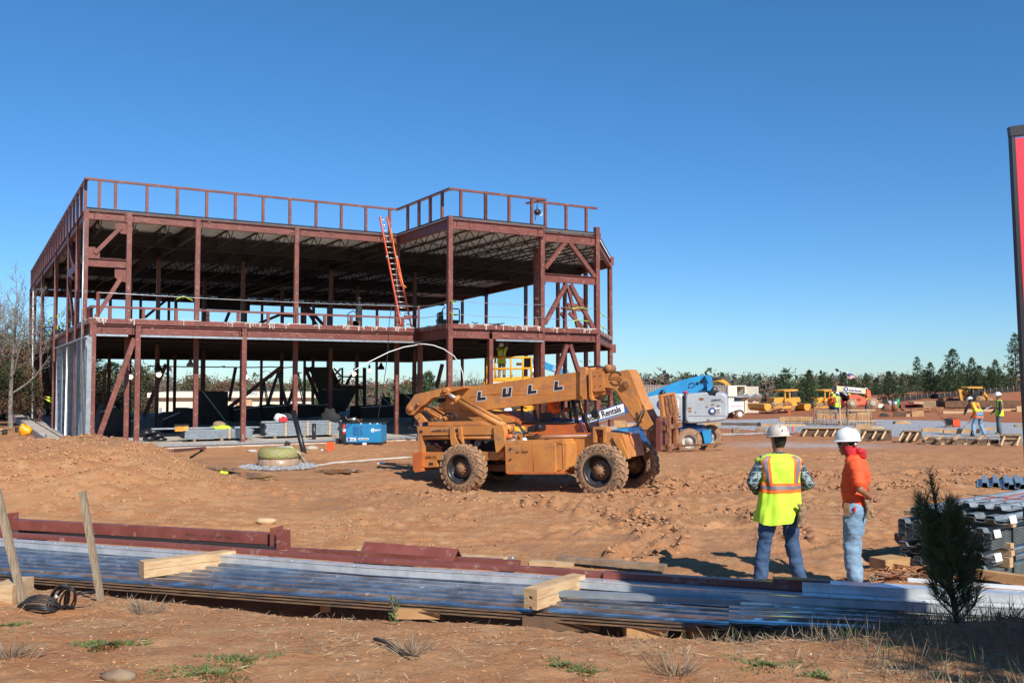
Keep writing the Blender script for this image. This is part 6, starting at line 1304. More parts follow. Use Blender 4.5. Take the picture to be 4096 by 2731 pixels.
# scaffold frame at left
t = thing('scaffold', B.hit(z4(1095, 1080), 18), 'rusty scaffold frame standing beyond the left end of the ground floor', 'scaffold')
for q in (((1085, 720), (1080, 1085)), ((1105, 720), (1100, 1085))): m = MB(); m.cyl(B.hit(z4(*q[0]), 18), B.hit(z4(*q[1]), 18)-Vector((0, 0, .8)), .04, 6); m.build('standard', 'rust', t)
for y in (750, 775, 805, 835): m = MB(); m.cyl(B.hit(z4(940, y), 18), B.hit(z4(1105, y-2), 18), .03, 6); m.build('rail', 'rust', t)
m = MB(); m.bar(B.hit(z4(940, 915), 18), B.hit(z4(1105, 915), 18), .5, .08); m.build('plank', 'wood_g', t); m = MB(); m.cyl(B.hit(z4(1040, 920), 18), B.hit(z4(1080, 965), 18), .03, 6); m.build('bracket', 'rust', t)
# left foundation corner bits
P = G(*z4(262, 1412)); cloth_lump(aty(*z4(262, 1365), P.y), .30, .22, .27, 'yellow_bucket_bag', 'yellow_l', 'crumpled bright yellow sheet standing by the left foundation', 'plastic sheet', 21)
for q, lb in ((z4(48, 1412), 'black pipe stub in the dirt at the far left'), (z4(182, 1380), 'short dark pipe stub left of the yellow sheet')): P = G(*q); tag(MB().tube([P-Vector((0, 0, .1)), P+Vector((0, 0, .22))], .11, 14).build('pipe_stub', 'blackm'), lb, 'pipe')
a, b = G(*z4(5, 1370)), G(*z4(115, 1355)); tag(MB().bar(a+Vector((0, 0, .08)), b+Vector((0, 0, .08)), .2, .05).build('board', 'wood'), 'pale board lying on the dirt at the far left', 'board')
a, b = aty(*z4(435, 1500), 24.5), aty(*z4(485, 1402), 24.5); tag(MB().bar(a, b, .04, .04).build('stake', 'galv'), 'pale slanting stake behind the dirt mound at left', 'stake')
tag(MB().bar(B.p(a0-.9, -P0, .06), B.p(a0-.9, AL, .06), .5, .5).build('footing_form', 'conc'), 'grey concrete footing strip along the left side of the frame', 'footing')
# level two: gas cylinder, cart, small scissor lift, cables
zc0 = zft
P = B.hit(z2(975, 1370), 1.5); P.z = zc0; gc = thing('gas_cylinder', P, 'dark gas cylinder standing on level two behind the curb rail', 'gas cylinder'); m = MB(); m.lathe(P, (0, 0, 1), [(0, 0), (.13, .0), (.14, .03), (.14, 1.0), (.11, 1.15), (.05, 1.22), (.05, 1.32), (.08, 1.33), (.08, 1.42), (0, 1.44)], 16); m.build('cylinder_body', 'blackm', gc)
P = B.hit(z2(920, 1370), 1.2); P.z = zc0; gc = thing('hand_cart', P, 'dark two wheeled cart beside the gas cylinder', 'cart'); m = MB(); m.tube([P+Vector((-.2, 0, .1)), P+Vector((-.2, 0, .7)), P+Vector((0, 0, .82)), P+Vector((.2, 0, .7)), P+Vector((.25, 0, .1))], .025, 6); m.build('cart_frame', 'black', gc); m = MB(); m.lathe(P+Vector((.1, 0, .2)), (0, 1, 0), [(0, 0), (.2, 0), (.2, .08), (0, .08)], 16); m.build('wheel', 'rubber', gc); m = MB(); m.box(P+Vector((.02, .15, .25)), (.5, .3, .3)); m.build('load', 'rust', gc)
P = B.hit(z2(1800, 1330), 6); f_ = Frame(P.x, P.y, .2); t = thing('scissor_lift', (P.x, P.y, zc0), 'small dark scissor lift standing on level two behind the tall column', 'scissor lift'); T = Tr(f_, z2, t)
for q in (((1680, 1290), (1875, 1300), (1870, 1325), (1690, 1330)), ((1690, 1230), (1730, 1220), (1735, 1290), (1690, 1290)), ((1735, 1330), (1870, 1320), (1860, 1370), (1740, 1372))): T.pr('deck', 'black', q, 0, .8)
for q in (((1805, 1320), (1805, 1210), (1815, 1198), (1870, 1200), (1876, 1210), (1876, 1320)), ((1805, 1255), (1876, 1250)), ((1690, 1290), (1730, 1200), (1750, 1180))): T.tb('guard_rail', 'blackm', q, .03, .1)
for x in (1755, 1850): T.disc('tyre', 'rubber', x, 1372, .16, -.1, .05)
m = MB()
for k in range(26): c = B.hit(z3(rnd.uniform(140, 410), rnd.uniform(1168, 1190)), 3); c.z = max(c.z, zc0+.03); d = rv(); d.z *= .25; m.cyl(c, c+d*.55, .02, 4)
tag(m.build('cable_tangle', 'blackm'), 'tangle of dark cable and wire lying on level two at right', 'cable tangle')
# ================================================================ FORMWORK AND STOCK ON THE GRAVEL
def panel(zf, q, nm, mt, label, cat, th=.05, yaw=0., basey=None, z0=None, extra=None):
    bx_ = max(q, key=lambda p: p[1]) if basey is None else (q[0][0], basey)
    P = G(*zf(*bx_)); f_ = Frame(P.x, P.y, yaw); t = thing(nm, P, label, cat); T = Tr(f_, zf, t); T.pr('panel', mt, q, 0, th)
    if extra: extra(T)
    return t
def braces(xs_, y0, y1, dx=-38, mt='wood', off=-.5):
    def f(T):
        for x in xs_:
            a = T.P(x, y0, -.02); b = T.P(x+dx, y1, off); m = MB(); m.bar(a, b, .07, .04, (0, 1, 0)); m.build('kicker', mt, T.t)
    return f
def rails(ys_, x0, x1, mt='wood_g', h=9, w=-.05):
    def f(T):
        for y in ys_: T.bx('waler', mt, x0, y, x1, y+h, w-.04, w)
    return f
def both(*fs):
    def f(T):
        for g in fs: g(T)
    return f
panel(r2, [(640, 1093), (958, 1095), (962, 1140), (962, 1210), (800, 1205), (640, 1195)], 'form_panel', 'wood_d', 'dark plywood form panel left of the centre pair on the gravel', 'form panel', .06, -.1, None, None, both(braces((690, 800, 900), 1110, 1195, -45), rails((1098,), 690, 955)))
panel(r2, [(1085, 1105), (1278, 1108), (1280, 1180), (1215, 1230), (1060, 1222), (1050, 1150)], 'form_panel', 'wood_d', 'dark plywood form panel right of the centre pair on the gravel', 'form panel', .06, -.1, None, None, both(braces((1085, 1160, 1240), 1125, 1215, -50), rails((1108,), 1088, 1275)))
panel(r2, [(50, 1078), (555, 1088), (560, 1120), (540, 1165), (0, 1158), (20, 1100)], 'form_panel', 'wood_d', 'long low form with many pale raking braces behind the second helmet', 'form panel', .06, -.08, None, None, both(braces((70, 190, 290, 375, 470), 1100, 1165, -40), rails((1078,), 45, 560, 'wood_o')))
def low(T):
    for y, x0, x1 in ((1170, 1290, 2100), (1215, 1300, 2095), (1238, 1320, 2080)): T.bx('form_board', 'wood_g', x0, y, x1, y+11, 0, .08)
    for x in (1320, 1465, 1640, 1890): a = T.P(x+30, 1160, .3); b = T.P(x-20, 1200, -.3); m = MB(); m.bar(a, b, .1, .05); m.build('cross_piece', 'wood', T.t)
    for x in (1500, 1740, 1985): a = T.P(x, 1238, .02); b = T.P(x-10, 1272, -.3); m = MB(); m.bar(a, b, .1, .05); m.build('cross_piece', 'wood', T.t)
    for x in (1310, 1420, 1540, 1600, 1740, 1860, 1975): T.bx('spacer', 'wood_g', x, 1180, x+12, 1240, -.03, .02)
panel(r2, [(1290, 1180), (2090, 1200), (2080, 1245), (1290, 1235)], 'strip_form', 'wood_d', 'long ladder like strip form lying in front of the shovelling worker', 'strip form', .1, -.15, 1250, None, low)
panel(r2, [(2105, 1140), (2330, 1142), (2330, 1268), (2110, 1262)], 'form_panel', 'wood_g', 'brown form panel at the right edge beside the black sign frame', 'form panel', .06, -.1, None, None, both(braces((2148, 2310), 1165, 1265, -40), rails((1150, 1190), 2105, 2330)))
for q, mt, lb, ba in (([(1283, 1080), (1500, 1085), (1505, 1120), (1288, 1125)], 'wood_o', 'sawn beam lying on the gravel left of the shovel', None), ([(1510, 1100), (1890, 1090), (1892, 1130), (1512, 1138)], 'wood_o', 'long beam behind the feet of the shovelling worker', None), ([(1925, 1076), (2052, 1076), (2052, 1108), (1925, 1110)], 'wood_o', 'short beam between the two gravel workers', None), ([(2255, 1045), (2340, 1048), (2340, 1076), (2258, 1076)], 'wood_g', 'grey block of timber at the right edge of the gravel', None),
        ([(0, 965), (150, 962), (160, 1018), (0, 1022)], 'wood_o', 'ochre ply panel at the left of the timber frame', None), ([(185, 925), (480, 932), (480, 990), (185, 985)], 'wood_o', 'ochre ply panel inside the timber frame', None), ([(515, 930), (745, 905), (745, 990), (515, 1000)], 'wood_o', 'ochre ply panel at the right of the timber frame', None),
        ([(590, 1040), (740, 1035), (742, 1068), (590, 1072)], 'wood_o', 'small ochre board under the timber frame', None), ([(750, 1066), (878, 1062), (880, 1088), (752, 1092)], 'wood', 'pale plank right of the timber frame foot', None), ([(555, 1072), (760, 1068), (762, 1108), (560, 1112)], 'wood_o', 'ochre plank before the timber frame', None),
        ([(1500, 900), (1740, 905), (1742, 925), (1505, 930)], 'wood', 'pale board at the back of the gravel, left part', None), ([(1750, 885), (2280, 878), (2282, 908), (1752, 915)], 'wood', 'long pale board behind the two gravel workers', None), ([(2275, 850), (2330, 850), (2330, 908), (2278, 908)], 'wood', 'upright pale board at the far right of the gravel', None), ([(1175, 905), (1300, 898), (1302, 958), (1178, 962)], 'wood_o', 'ochre form side right of the rust brown box', None), ([(985, 912), (1118, 905), (1120, 958), (990, 962)], 'wood_d', 'rust brown form box by the tank', None), ([(1115, 935), (1250, 940), (1250, 960), (1115, 962)], 'wood', 'pale plank between the two form boxes', None)):
    panel(r2, q, 'timber_board', mt, lb, 'timber board', .12, -.05)
for q, mt, lb in (([(1140, 800), (1305, 802), (1305, 830), (1140, 828)], 'wood_d', 'dark section of the long low form line'), ([(1310, 800), (1475, 802), (1475, 832), (1310, 832)], 'wood_d', 'second dark section of the long low form line'), ([(1480, 802), (1512, 798), (1512, 836), (1482, 838)], 'blackm', 'black joint block in the long low form line'), ([(1515, 812), (1690, 812), (1690, 835), (1515, 838)], 'wood_o', 'ochre section of the long low form line'), ([(960, 802), (1140, 798), (1140, 828), (962, 830)], 'wood_o', 'ochre board just right of the boom lift tyre'), ([(1100, 898), (1245, 893), (1245, 912), (1100, 915)], 'wood_o', 'ochre plank lying near the left helmet'), ([(1250, 855), (1318, 850), (1322, 905), (1252, 908)], 'wood_g', 'small square timber box near the left helmet'), ([(1470, 848), (1560, 846), (1560, 908), (1470, 910)], 'wood_g', 'timber end frame just left of the stained helmet'), ([(1688, 752), (1705, 742), (2005, 740), (2008, 800), (1690, 795)], 'wood_o', 'big ochre ply side of the trench form'), ([(1690, 812), (1930, 812), (1935, 835), (1690, 838)], 'wood', 'pale plank before the ochre trench form'), ([(130, 780), (245, 782), (245, 845), (130, 845)], 'wood_o', 'stack of ochre lumber seen beneath the telehandler neck'), ([(250, 808), (320, 808), (320, 845), (250, 845)], 'wood', 'pale lumber end beside the ochre stack')):
    panel(r1, q, 'timber_board', mt, lb, 'timber board', .3 if 'box' in lb or 'stack' in lb else .1, -.05)
for x, y0, y1, lb in ((1780, 682, 735, 'orange marker stake on the gravel behind the forms'), (1815, 835, 905, 'orange marker stake beside the stained helmet')): P = G(*r1(x, y1)); f_ = Frame(P.x, P.y, 0); o = MB().prism([f_.hit(r1(*q), 0) for q in ((x-8, y0), (x+6, y0), (x+10, y1), (x-4, y1))], (0, .05, 0)).build('marker_stake', 'tee'); tag(o, lb, 'stake')
# timber working frame
P = G(*r2(505, 1065)); f_ = Frame(P.x, P.y, -.06); t = thing('timber_trestle', P, 'open timber working frame of posts and rails on the gravel', 'timber frame'); T = Tr(f_, r2, t)
for x0, y0, x1, y1, w in ((150, 888, 500, 898, 0), (495, 885, 792, 888, 0), (145, 1012, 500, 1016, 0), (500, 1000, 792, 1000, 0), (160, 905, 480, 908, 1.5)): T.bx('rail', 'wood' if w == 0 and x0 > 400 else 'wood_g', x0, y0, x1, y0+15, w, w+.05)
for x, y0, y1, w in ((178, 888, 1062, .05), (505, 880, 1072, -.05), (750, 885, 1062, .05), (150, 900, 1020, 1.5), (320, 900, 1000, 1.5), (600, 900, 1010, 1.5)): T.bx('post', 'wood_g', x-6, y0, x+7, y1, w, w+.08)
T.pr('tall_stake', 'wood', [(402, 762), (415, 760), (440, 1060), (428, 1062)], -.1, -.05)
for x in (275, 325, 395, 440, 530, 550, 625, 690, 730, 790): T.bx('rebar_cap', 'tee', x-4, 965, x+5, 978, .8, .84)
m = MB()
for k in range(60): x = -150+k*16; m.cyl(T.P(x, 935+rnd.uniform(-6, 6), .9), T.P(x+rnd.uniform(-14, 14), 1060, .7), .012, 4)
for y in (1005, 1030, 1048): m.cyl(T.P(-150, y, .8), T.P(860, y+15, .8), .012, 4)
m.build('rebar_cage', 'rust', t)
# stock along the back
st_ = [('lumber_stack', [(1197, 808), (1520, 800), (1525, 858), (1300, 865), (1290, 830), (1200, 825)], 'wood', 'pale stack of planks behind the red tarpaulin', 'lumber stack', 1.2), ('rebar_stack', [(1520, 800), (2320, 795), (2320, 870), (1525, 862)], 'wood_d', 'long dark stack of rusty reinforcing bars behind the workers', 'rebar stack', 1.5), ('tarpaulin', [(1100, 862), (1120, 838), (1285, 828), (1290, 860)], 'red', 'bright red tarpaulin folded over a low stack', 'tarpaulin', .8), ('rebar_mat', [(1080, 880), (1300, 866), (1900, 850), (1880, 882), (1500, 905), (1100, 900)], 'rust', 'loose rusty reinforcing bars spread before the lumber', 'rebar stack', .6), ('pipe_pile', [(1505, 762), (1610, 762), (1615, 790), (1508, 790)], 'rust', 'two big rusty pipes lying left of the backhoe', 'pipe', 1), ('cable_heap', [(845, 955), (880, 925), (915, 930), (945, 960)], 'hose', 'heap of dark and lime hose beside the form box', 'hose heap', .4), ('hose_heap', [(1000, 1035), (1005, 1012), (1110, 1002), (1165, 1022), (1165, 1042)], 'wood_o', 'ochre board with yellow air hose coiled on it', 'hose heap', .4), ('debris_heap', [(820, 830), (870, 825), (885, 868), (820, 868)], 'stucco', 'pale chunks of concrete beyond the distant telehandler', 'rubble', .8), ('red_drum', [(1060, 835), (1100, 832), (1102, 868), (1062, 868)], 'primer', 'dull red drum left of the red tarpaulin', 'drum', .7), ('dirt_heap', [(880, 880), (900, 850), (960, 845), (985, 885)], 'rust', 'brown scrap heap left of the rusty tank', 'scrap heap', .6)]
for nm, q, mt, lb, ct_, dp in st_:
    t = panel(r2, q, nm, mt, lb, ct_, dp, -.03)
    if nm in ('lumber_stack', 'rebar_stack'):
        T = Tr(Frame(t.location.x, t.location.y, -.03), r2, t); (x0, x1, y0, n_) = (1300, 1522, 808, 5) if nm == 'lumber_stack' else (1525, 2318, 803, 6)
        for k in range(n_): T.bx('layer_gap', 'blackm' if nm != 'rebar_stack' else 'rust', x0, y0+k*10, x1, y0+k*10+3, -.015, -.005)
P = G(*r2(995, 905)); k = P.y/F/2.625; t = thing('rusty_tank', P, 'rusty upright tank with shiny top left of the green barrel', 'tank'); m = MB(); m.lathe(P, (0, 0, 1), [(0, 0), (31*k, 0), (31*k, 70*k), (28*k, 75*k)], 20); m.build('tank_body', 'rust', t); m = MB(); m.lathe(P, (0, 0, 1), [(28*k, 72*k), (30*k, 98*k), (18*k, 106*k), (0, 107*k)], 20); m.build('tank_top', 'galv', t)
P = G(*r2(1022, 870)); k = P.y/F/2.625; m = MB(); m.lathe(P, (0, 0, 1), [(0, 0), (23*k, 0), (24*k, 3*k), (22*k, 30*k), (24*k, 33*k), (22*k, 60*k), (24*k, 92*k), (0, 94*k)], 20); tag(m.build('barrel', 'green'), 'green plastic barrel behind the rusty tank', 'barrel')
P = G(*r2(940, 880)); k = P.y/F/2.625; m = MB(); m.lathe(P, (0, 0, 1), [(0, 0), (20*k, 0), (20*k, 60*k), (24*k, 66*k), (16*k, 84*k), (0, 90*k)], 16); tag(m.build('cooler', 'conc'), 'pale brown drum with white lid left of the rusty tank', 'drum')
# plate compactor
P = G(*r2(1600, 1078)); f_ = Frame(P.x, P.y, -.3); t = thing('plate_compactor', P, 'orange plate compactor with long folded handle on the gravel', 'plate compactor'); T = Tr(f_, r2, t)
T.pr('base_plate', 'rust', [(1530, 1062), (1685, 1062), (1690, 1078), (1545, 1080)], 0, .45); T.pr('engine', 'black', [(1525, 985), (1600, 985), (1610, 1050), (1535, 1055)], .05, .4); T.pr('belt_guard', 'tee', [(1608, 995), (1660, 988), (1685, 1010), (1685, 1055), (1620, 1062), (1605, 1040)], .0, .42); T.tb('handle', 'rust', [(1545, 1060), (1500, 1005), (1420, 905), (1440, 890), (1465, 888)], .022, 0); T.tb('handle', 'rust', [(1560, 1050), (1520, 1000), (1445, 910)], .022, .4); T.tb('roll_cage', 'black', [(1530, 985), (1590, 968), (1600, 975), (1650, 985)], .015, .1)
# long water hose across the forms
pts = []
for q in ((1100, 925), (1300, 918), (1560, 912), (1700, 918), (1800, 915), (1850, 895), (1900, 850), (1950, 805), (1990, 782)): g = G(*r1(*q)); g.z += .05; pts.append(g)
tag(MB().tube(pts, .04, 8).build('water_hose', 'galvd'), 'grey hose lying along the mud and up over the forms', 'hose')
# ================================================================ FOREGROUND PILE OF STEEL
M['shiny'] = mat('new_galvanised_sheet', (.74, .72, .69), .21, .97, (.44, .43, .42), 2.2, .08, 30, bdist=.004, dirt=(.40, .31, .24), dscale=5, damt=.30, stretch=(.5, 7, 3))
M['shiny2'] = mat('galvanised_flange', (.80, .83, .84), .36, .6, (.62, .66, .68), 6, .1, 20)
M['edge'] = mat('dusty_sheet_edge', (.26, .15, .08), .7, .2, (.08, .06, .045), 3, .3, 40, stretch=(.4, 6, 30))
M['primer2'] = mat('scuffed_red_primer', (.235, .072, .055), .38, 0, (.19, .053, .040), 3, .1, 30, dirt=(.42, .28, .25), dscale=8, damt=.34)
sg = lambda a, b, n=10: [a.lerp(b, i/n) for i in range(n+1)]
def poly3(pts, z): return [atz(*D(x, y), z) for x, y in pts]
def at_curve(C, t):
    t = max(0, min(len(C)-1.0001, t)); i = int(t); return C[i].lerp(C[i+1], t-i)
FR = poly3([(-260, 1300), (0, 1318), (600, 1362), (1200, 1403), (1690, 1436), (2352, 1468), (2700, 1484)], .17)
BK = poly3([(-260, 1243), (0, 1260), (600, 1298), (1200, 1340), (1690, 1368), (2352, 1398), (2700, 1412)], .26)
def sheet(t0, t1, dz, label, name='corrugated_deck_sheet', off=0., ribs=7, layers=3, seed=1):
    ctr = at_curve(FR, (t0+t1)/2); th = thing(name, Vector((ctr.x, ctr.y, 0)), label, 'steel decking')
    prof = [(0, 0)]
    for k in range(ribs): b = k/ribs; w_ = 1/ribs; prof += [(b+w_*.46, 0), (b+w_*.5, .012), (b+w_*.54, 0), (b+w_*.66, 0), (b+w_*.72, .045), (b+w_*.90, .045), (b+w_*.97, 0)]
    prof += [(1, 0)]
    n = 46; rr = random.Random(seed)
    for L in range(layers):
        m = MB(); rows_ = []
        for i in range(n+1):
            t = t0+(t1-t0)*i/n; a, b = at_curve(FR, t), at_curve(BK, t); wv = .0015*sin(i*.5+L+seed)
            rows_.append([a.lerp(b, q)+Vector((0, 0, h+dz-L*.022+wv*(1-q)+.0006*sin(i*.7+q*9))) + (a-b).normalized()*(L*.012*rr.random()+off) for q, h in prof])
        k0 = len(m.v); w_ = len(prof)
        for r_ in rows_: m.v.extend(r_)
        for i in range(n):
            for j in range(w_-1): a = k0+i*w_+j; m.face((a, a+w_, a+w_+1, a+1), 0, False)
        m.build('sheet' if L == 0 else 'lower_sheet', 'shiny', th, fix=False)
    m = MB()
    for L in range(3):
        for i in range(n):
            a, b = at_curve(FR, t0+(t1-t0)*i/n), at_curve(FR, t0+(t1-t0)*(i+1)/n); o_ = Vector((0, -.006-.008*L, dz-.012-L*.028))
            m.bar(a+o_, b+o_, .02, .012)
    m.build('rolled_edge', 'edge', th)
    return th
sheet(0.3, 4.0, .0, 'long stack of shiny galvanised deck sheets under both timber pairs', seed=1)
sheet(3.97, 6, .025, 'galvanised deck sheets at the lower right, overlapping the longer stack', seed=4, layers=3)
# galvanised angle and red tubes lying on the timbers behind
def longbar(pts, z, w, h, nm, mt, label, cat, z2_=None, n_=None, round_=False):
    P = [atz(*D(x, y), z if z2_ is None else z+(z2_-z)*i/(len(pts)-1)) for i, (x, y) in enumerate(pts)]
    th = thing(nm, Vector((P[0].x, P[0].y, 0)), label, cat) if n_ else None
    m = MB()
    if round_: m.tube(P, w/2, 14)
    else:
        for a, b in zip(P, P[1:]): m.bar(a, b+(b-a).normalized()*.003, w, h)
    if th is None: return tag(m.build(nm, mt), label, cat)
    m.build(n_, mt, th); return th, P
g_, P = longbar([(-200, 1224), (0, 1238), (440, 1268), (850, 1300), (1200, 1320), (1426, 1336), (1676, 1353), (1850, 1365), (2176, 1384), (2352, 1394), (2600, 1408)], .37, .12, .012, 'galvanised_channel', 'shiny2', 'long bright galvanised channel lying across the timber pairs', 'steel channel', None, 'top_flange')
m = MB()
for a, b in zip(P, P[1:]): o_ = Vector((0, -.055, -.045)); m.bar(a+o_, b+o_, .012, .065)
m.build('front_web', 'shiny2', g_)
m = MB()
for a, b in zip(P, P[1:]):
    n = int((b-a).length/.34)
    for k in range(n): c = a.lerp(b, (k+.5)/n); m.cyl(c+Vector((0, -.03, .006)), c+Vector((0, -.03, .013)), .012, 6)
m.build('screw_heads', 'galv', g_)['kind'] = 'stuff'
longbar([(-200, 1212), (0, 1226), (440, 1255), (850, 1286), (1176, 1304), (1392, 1320)], .40, .08, .055, 'steel_tube', 'primer2', 'long red primed tube lying just behind the galvanised channel', 'steel tube', round_=False)
longbar([(1388, 1321), (1600, 1334), (1842, 1348)], .40, .10, .085, 'steel_tube', 'primer2', 'shorter red tube butted to the end of the long one, mostly shaded', 'steel tube')
longbar([(1775, 1334), (1905, 1340)], .44, .12, .07, 'steel_tube', 'primer', 'dark red block end lying on the tube beneath the left worker', 'steel tube')
bx_, P = longbar([(1842, 1348), (2352, 1376), (2620, 1390)], .40, .18, .12, 'galvanised_box_section', 'shiny2', 'shaded galvanised box section in front of the orange shirted man', 'steel section', None, 'box_body')
m = MB(); m.bar(P[0]+Vector((1.0, 0, .07)), P[-1]+Vector((0, .05, .07)), .10, .02); m.build('plastic_film', 'white', bx_)
longbar([(1180, 1356), (1700, 1382)], .30, .10, .05, 'channel', 'galvd', 'short dark channel under the galvanised channel at middle', 'steel channel')
# big red tube with end plates
P0_, P1_ = atz(*r5(20, 362), .34), atz(*r5(2085, 478), .34); tb = thing('steel_tube', Vector((P0_.x, P0_.y, 0)), 'big red square tube with an upright end plate, chalk marked, at left', 'steel tube')
P00 = P0_+(P0_-P1_).normalized()*1.6
m = MB(); m.bar(P00, P1_, .13, .135); m.build('tube_body', 'primer2', tb); d_ = (P1_-P0_).normalized()
m = MB(); m.bar(P1_, P1_+d_*.012, .30, .30); m.build('end_plate', 'primer2', tb); f_ = Frame(P1_.x, P1_.y-.16, atan2(d_.y, d_.x)); T = Tr(f_, r5, tb)
T.pr('end_plate', 'primer2', [(2085, 408), (2183, 412), (2186, 565), (2085, 560)], 0, .03); T.pr('end_plate', 'primer2', [(-20, 288), (20, 295), (32, 500), (-20, 500)], -.02, .02); T.pr('lug_plate', 'primer2', [(20, 292), (135, 278), (132, 330), (28, 345)], .1, .12)
T.txt('chalk_mark', 'primer_dk', '49H | 4110 89-(8)', 1395, 462, 1755, 490, 26, -.005, False)
m = MB(); m.bar(atz(*D(60, 1217), .24), atz(*D(632, 1259), .24), .26, .05); tag(m.build('shadow_strip', 'blackm'), 'black strip added as the shadow beneath the big red tube', 'steel channel')  # added strip, its black stands in for the shade under the tube
m = MB(); a, b = atz(*r5(130, 412), .2), atz(*r5(320, 425), .2); m.bar(a, b, .2, .08); tag(m.build('galvanised_bracket', 'galv'), 'bright galvanised bracket peeping below the big red tube', 'bracket')
def r6bar(a, b, z, w, h, nm, mt, label, cat): m = MB(); m.bar(atz(*a, z), atz(*b, z), w, h); return tag(m.build(nm, mt), label, cat)
r6bar(r6(105, 362), r6(290, 368), .22, .14, .05, 'flat_bar', 'primer2', 'red flat bar between the end plate and the angle iron', 'steel bar'); r6bar(r6(285, 372), r6(1640, 448), .20, .14, .06, 'flat_bar', 'primer', 'long red flat bar lying under the loose angle iron', 'steel bar'); r6bar(r6(1640, 448), r6(1775, 452), .18, .1, .05, 'flat_bar', 'primer', 'short red bar near the crushed can', 'steel bar')
r6bar(r6(600, 362), r6(640, 362), .12, .2, .06, 'timber_offcut', 'wood', 'pale timber offcut under the left end of the angle iron', 'timber'); r6bar(r6(1320, 410), r6(1660, 432), .12, .16, .06, 'timber_offcut', 'wood', 'pale timber strip pointing at the crushed can', 'timber')
# angle iron, ridge up
a, b = atz(*r6(650, 298), .33), atz(*r6(1325, 350), .33); dn = (b-a).normalized(); nn = Vector((dn.y, -dn.x, 0)); m = MB()
for s in (1, -1):
    q = [a, b, b+nn*s*.14-Vector((0, 0, .14)), a+nn*s*.14-Vector((0, 0, .14))]; m.prism(q, Vector((0, 0, -.016)))
ang = tag(m.build('angle_iron', 'primer2'), 'loose deep red angle iron lying ridge up on the clay', 'angle iron')
# crushed drink can
P = atz(*r6(1690, 420), .12); can = thing('drink_can', P, 'crushed silver and blue drink can beside the red bars', 'can'); m = MB(); ax = Vector((1, -.25, .05)).normalized(); m.lathe(P-ax*.07, ax, [(0, 0), (.026, 0), (.030, .01), (.018, .05), (.012, .07), (.02, .09), (.031, .13), (.027, .14), (0, .14)], 14); m.build('can_body', 'alu', can); m = MB(); m.lathe(P-ax*.07, ax, [(.031, .012), (.022, .042)], 14); m.build('can_print', 'decal_b', can)
# boards beyond the pile
r6bar(r7(60, 240), r7(835, 305), .10, .16, .06, 'plank', 'wood_g', 'long orange brown plank lying behind the red tube at the middle', 'timber'); r6bar(r7(-140, 268), r7(170, 285), .06, .16, .05, 'plank', 'wood', 'paler plank end left of the long plank', 'timber'); r6bar(r7(205, 452), r7(640, 478), .12, .3, .09, 'plank', 'wood', 'pale plank under the channel beside the right timber pair', 'timber'); r6bar(r7(648, 478), r7(790, 490), .12, .25, .08, 'plank', 'wood', 'short pale plank in two pieces under the channel', 'timber'); r6bar(r7(1420, 515), r7(1560, 522), .1, .2, .08, 'plank', 'wood_o', 'reddish timber end seen below the shaded channel', 'timber'); r6bar(r7(1750, 535), r7(1840, 540), .1, .2, .06, 'plank', 'wood', 'small pale timber end seen below the channel, right', 'timber')
r6bar(r7(100, 432), r7(205, 430), .2, .5, .05, 'board', 'wood_g', 'dark short board behind the right timber pair', 'timber')
# timber pairs
def timbers(e0, e1, z, label, notch=False):
    a = atz(*e0, z); b = atz(*e1, z); s = .094 if notch else .082; d = (b-a).normalized(); x = Vector((d.y, -d.x, 0)).normalized()
    t = thing('timber_pair', a, label, 'timber'); 
    for k, (dz, dx, ext) in enumerate(((.0, 0, 0), (s+.003, -.012, .05))):
        m = MB()
        if notch: m.prism([a+x*q+Vector((0, 0, dz+h))-d*0 for q, h in ((-.075, -.046), (-.02, -.046), (-.02, -.022), (.02, -.022), (.02, -.046), (.075, -.046), (.075, .046), (-.075, .046))], (b-a))
        else: m.bar(a+Vector((0, 0, dz))+x*dx, b+Vector((0, 0, dz))+x*dx, .16, s)
        m.build('timber', 'wood', t)
    return t
timbers(r5(1068, 738), r5(1762, 648), .275, 'pair of pale square timbers across the deck sheets at left'); timbers(r6(1848, 752), r6(2200, 636), .262, 'pair of grooved pale timbers across the deck sheets at right', True)
# supports beneath the sheets
def blk(pxa, pxb, dpt, nm, mt, label, cat, z0=None):
    x0, y0 = pxa; x1, y1 = pxb; yy = 8.4
    for _ in range(6): yy = float(PILE(((x0+x1)/2-CX)/F*yy))+.42
    if nm == 'timber_block': yy = G((x0+x1)/2, y1).y
    a = aty(x0, y1, yy); b = aty(x1, y1, yy); tp = aty(x0, y0, yy); m = MB()
    m.box8([Vector((a.x, yy, a.z-.06)), Vector((b.x, yy, a.z-.06)), Vector((b.x, yy+dpt, a.z-.06)), Vector((a.x, yy+dpt, a.z-.06)), Vector((a.x, yy, tp.z)), Vector((b.x, yy, tp.z)), Vector((b.x, yy+dpt, tp.z)), Vector((a.x, yy+dpt, tp.z))])
    return tag(m.build(nm, mt), label, cat)
blk(r7(1030, 752), r7(1160, 858), 1.1, 'support_block', 'wood_o', 'tan block holding up the deck sheets at lower right', 'timber block'); blk(r7(1285, 760), r7(1425, 850), .8, 'support_block', 'wood_g', 'slanting grey board end under the right deck sheets', 'timber block'); blk(r7(555, 745), r7(850, 790), .7, 'support_plank', 'wood_o', 'orange plank in the shade under the deck sheets', 'timber'); blk(r7(1440, 800), r7(1680, 860), .3, 'support_plank', 'wood_d', 'dark plank under the far right deck sheets', 'timber'); blk(r6(1790, 850), r6(2352, 900), .25, 'support_plank', 'wood_d', 'dark brown plank in the gap under the middle deck sheets', 'timber'); blk(r6(870, 785), r6(1190, 815), .12, 'support_plank', 'wood_o', 'thin orange lath under the edge of the deck sheets', 'timber')
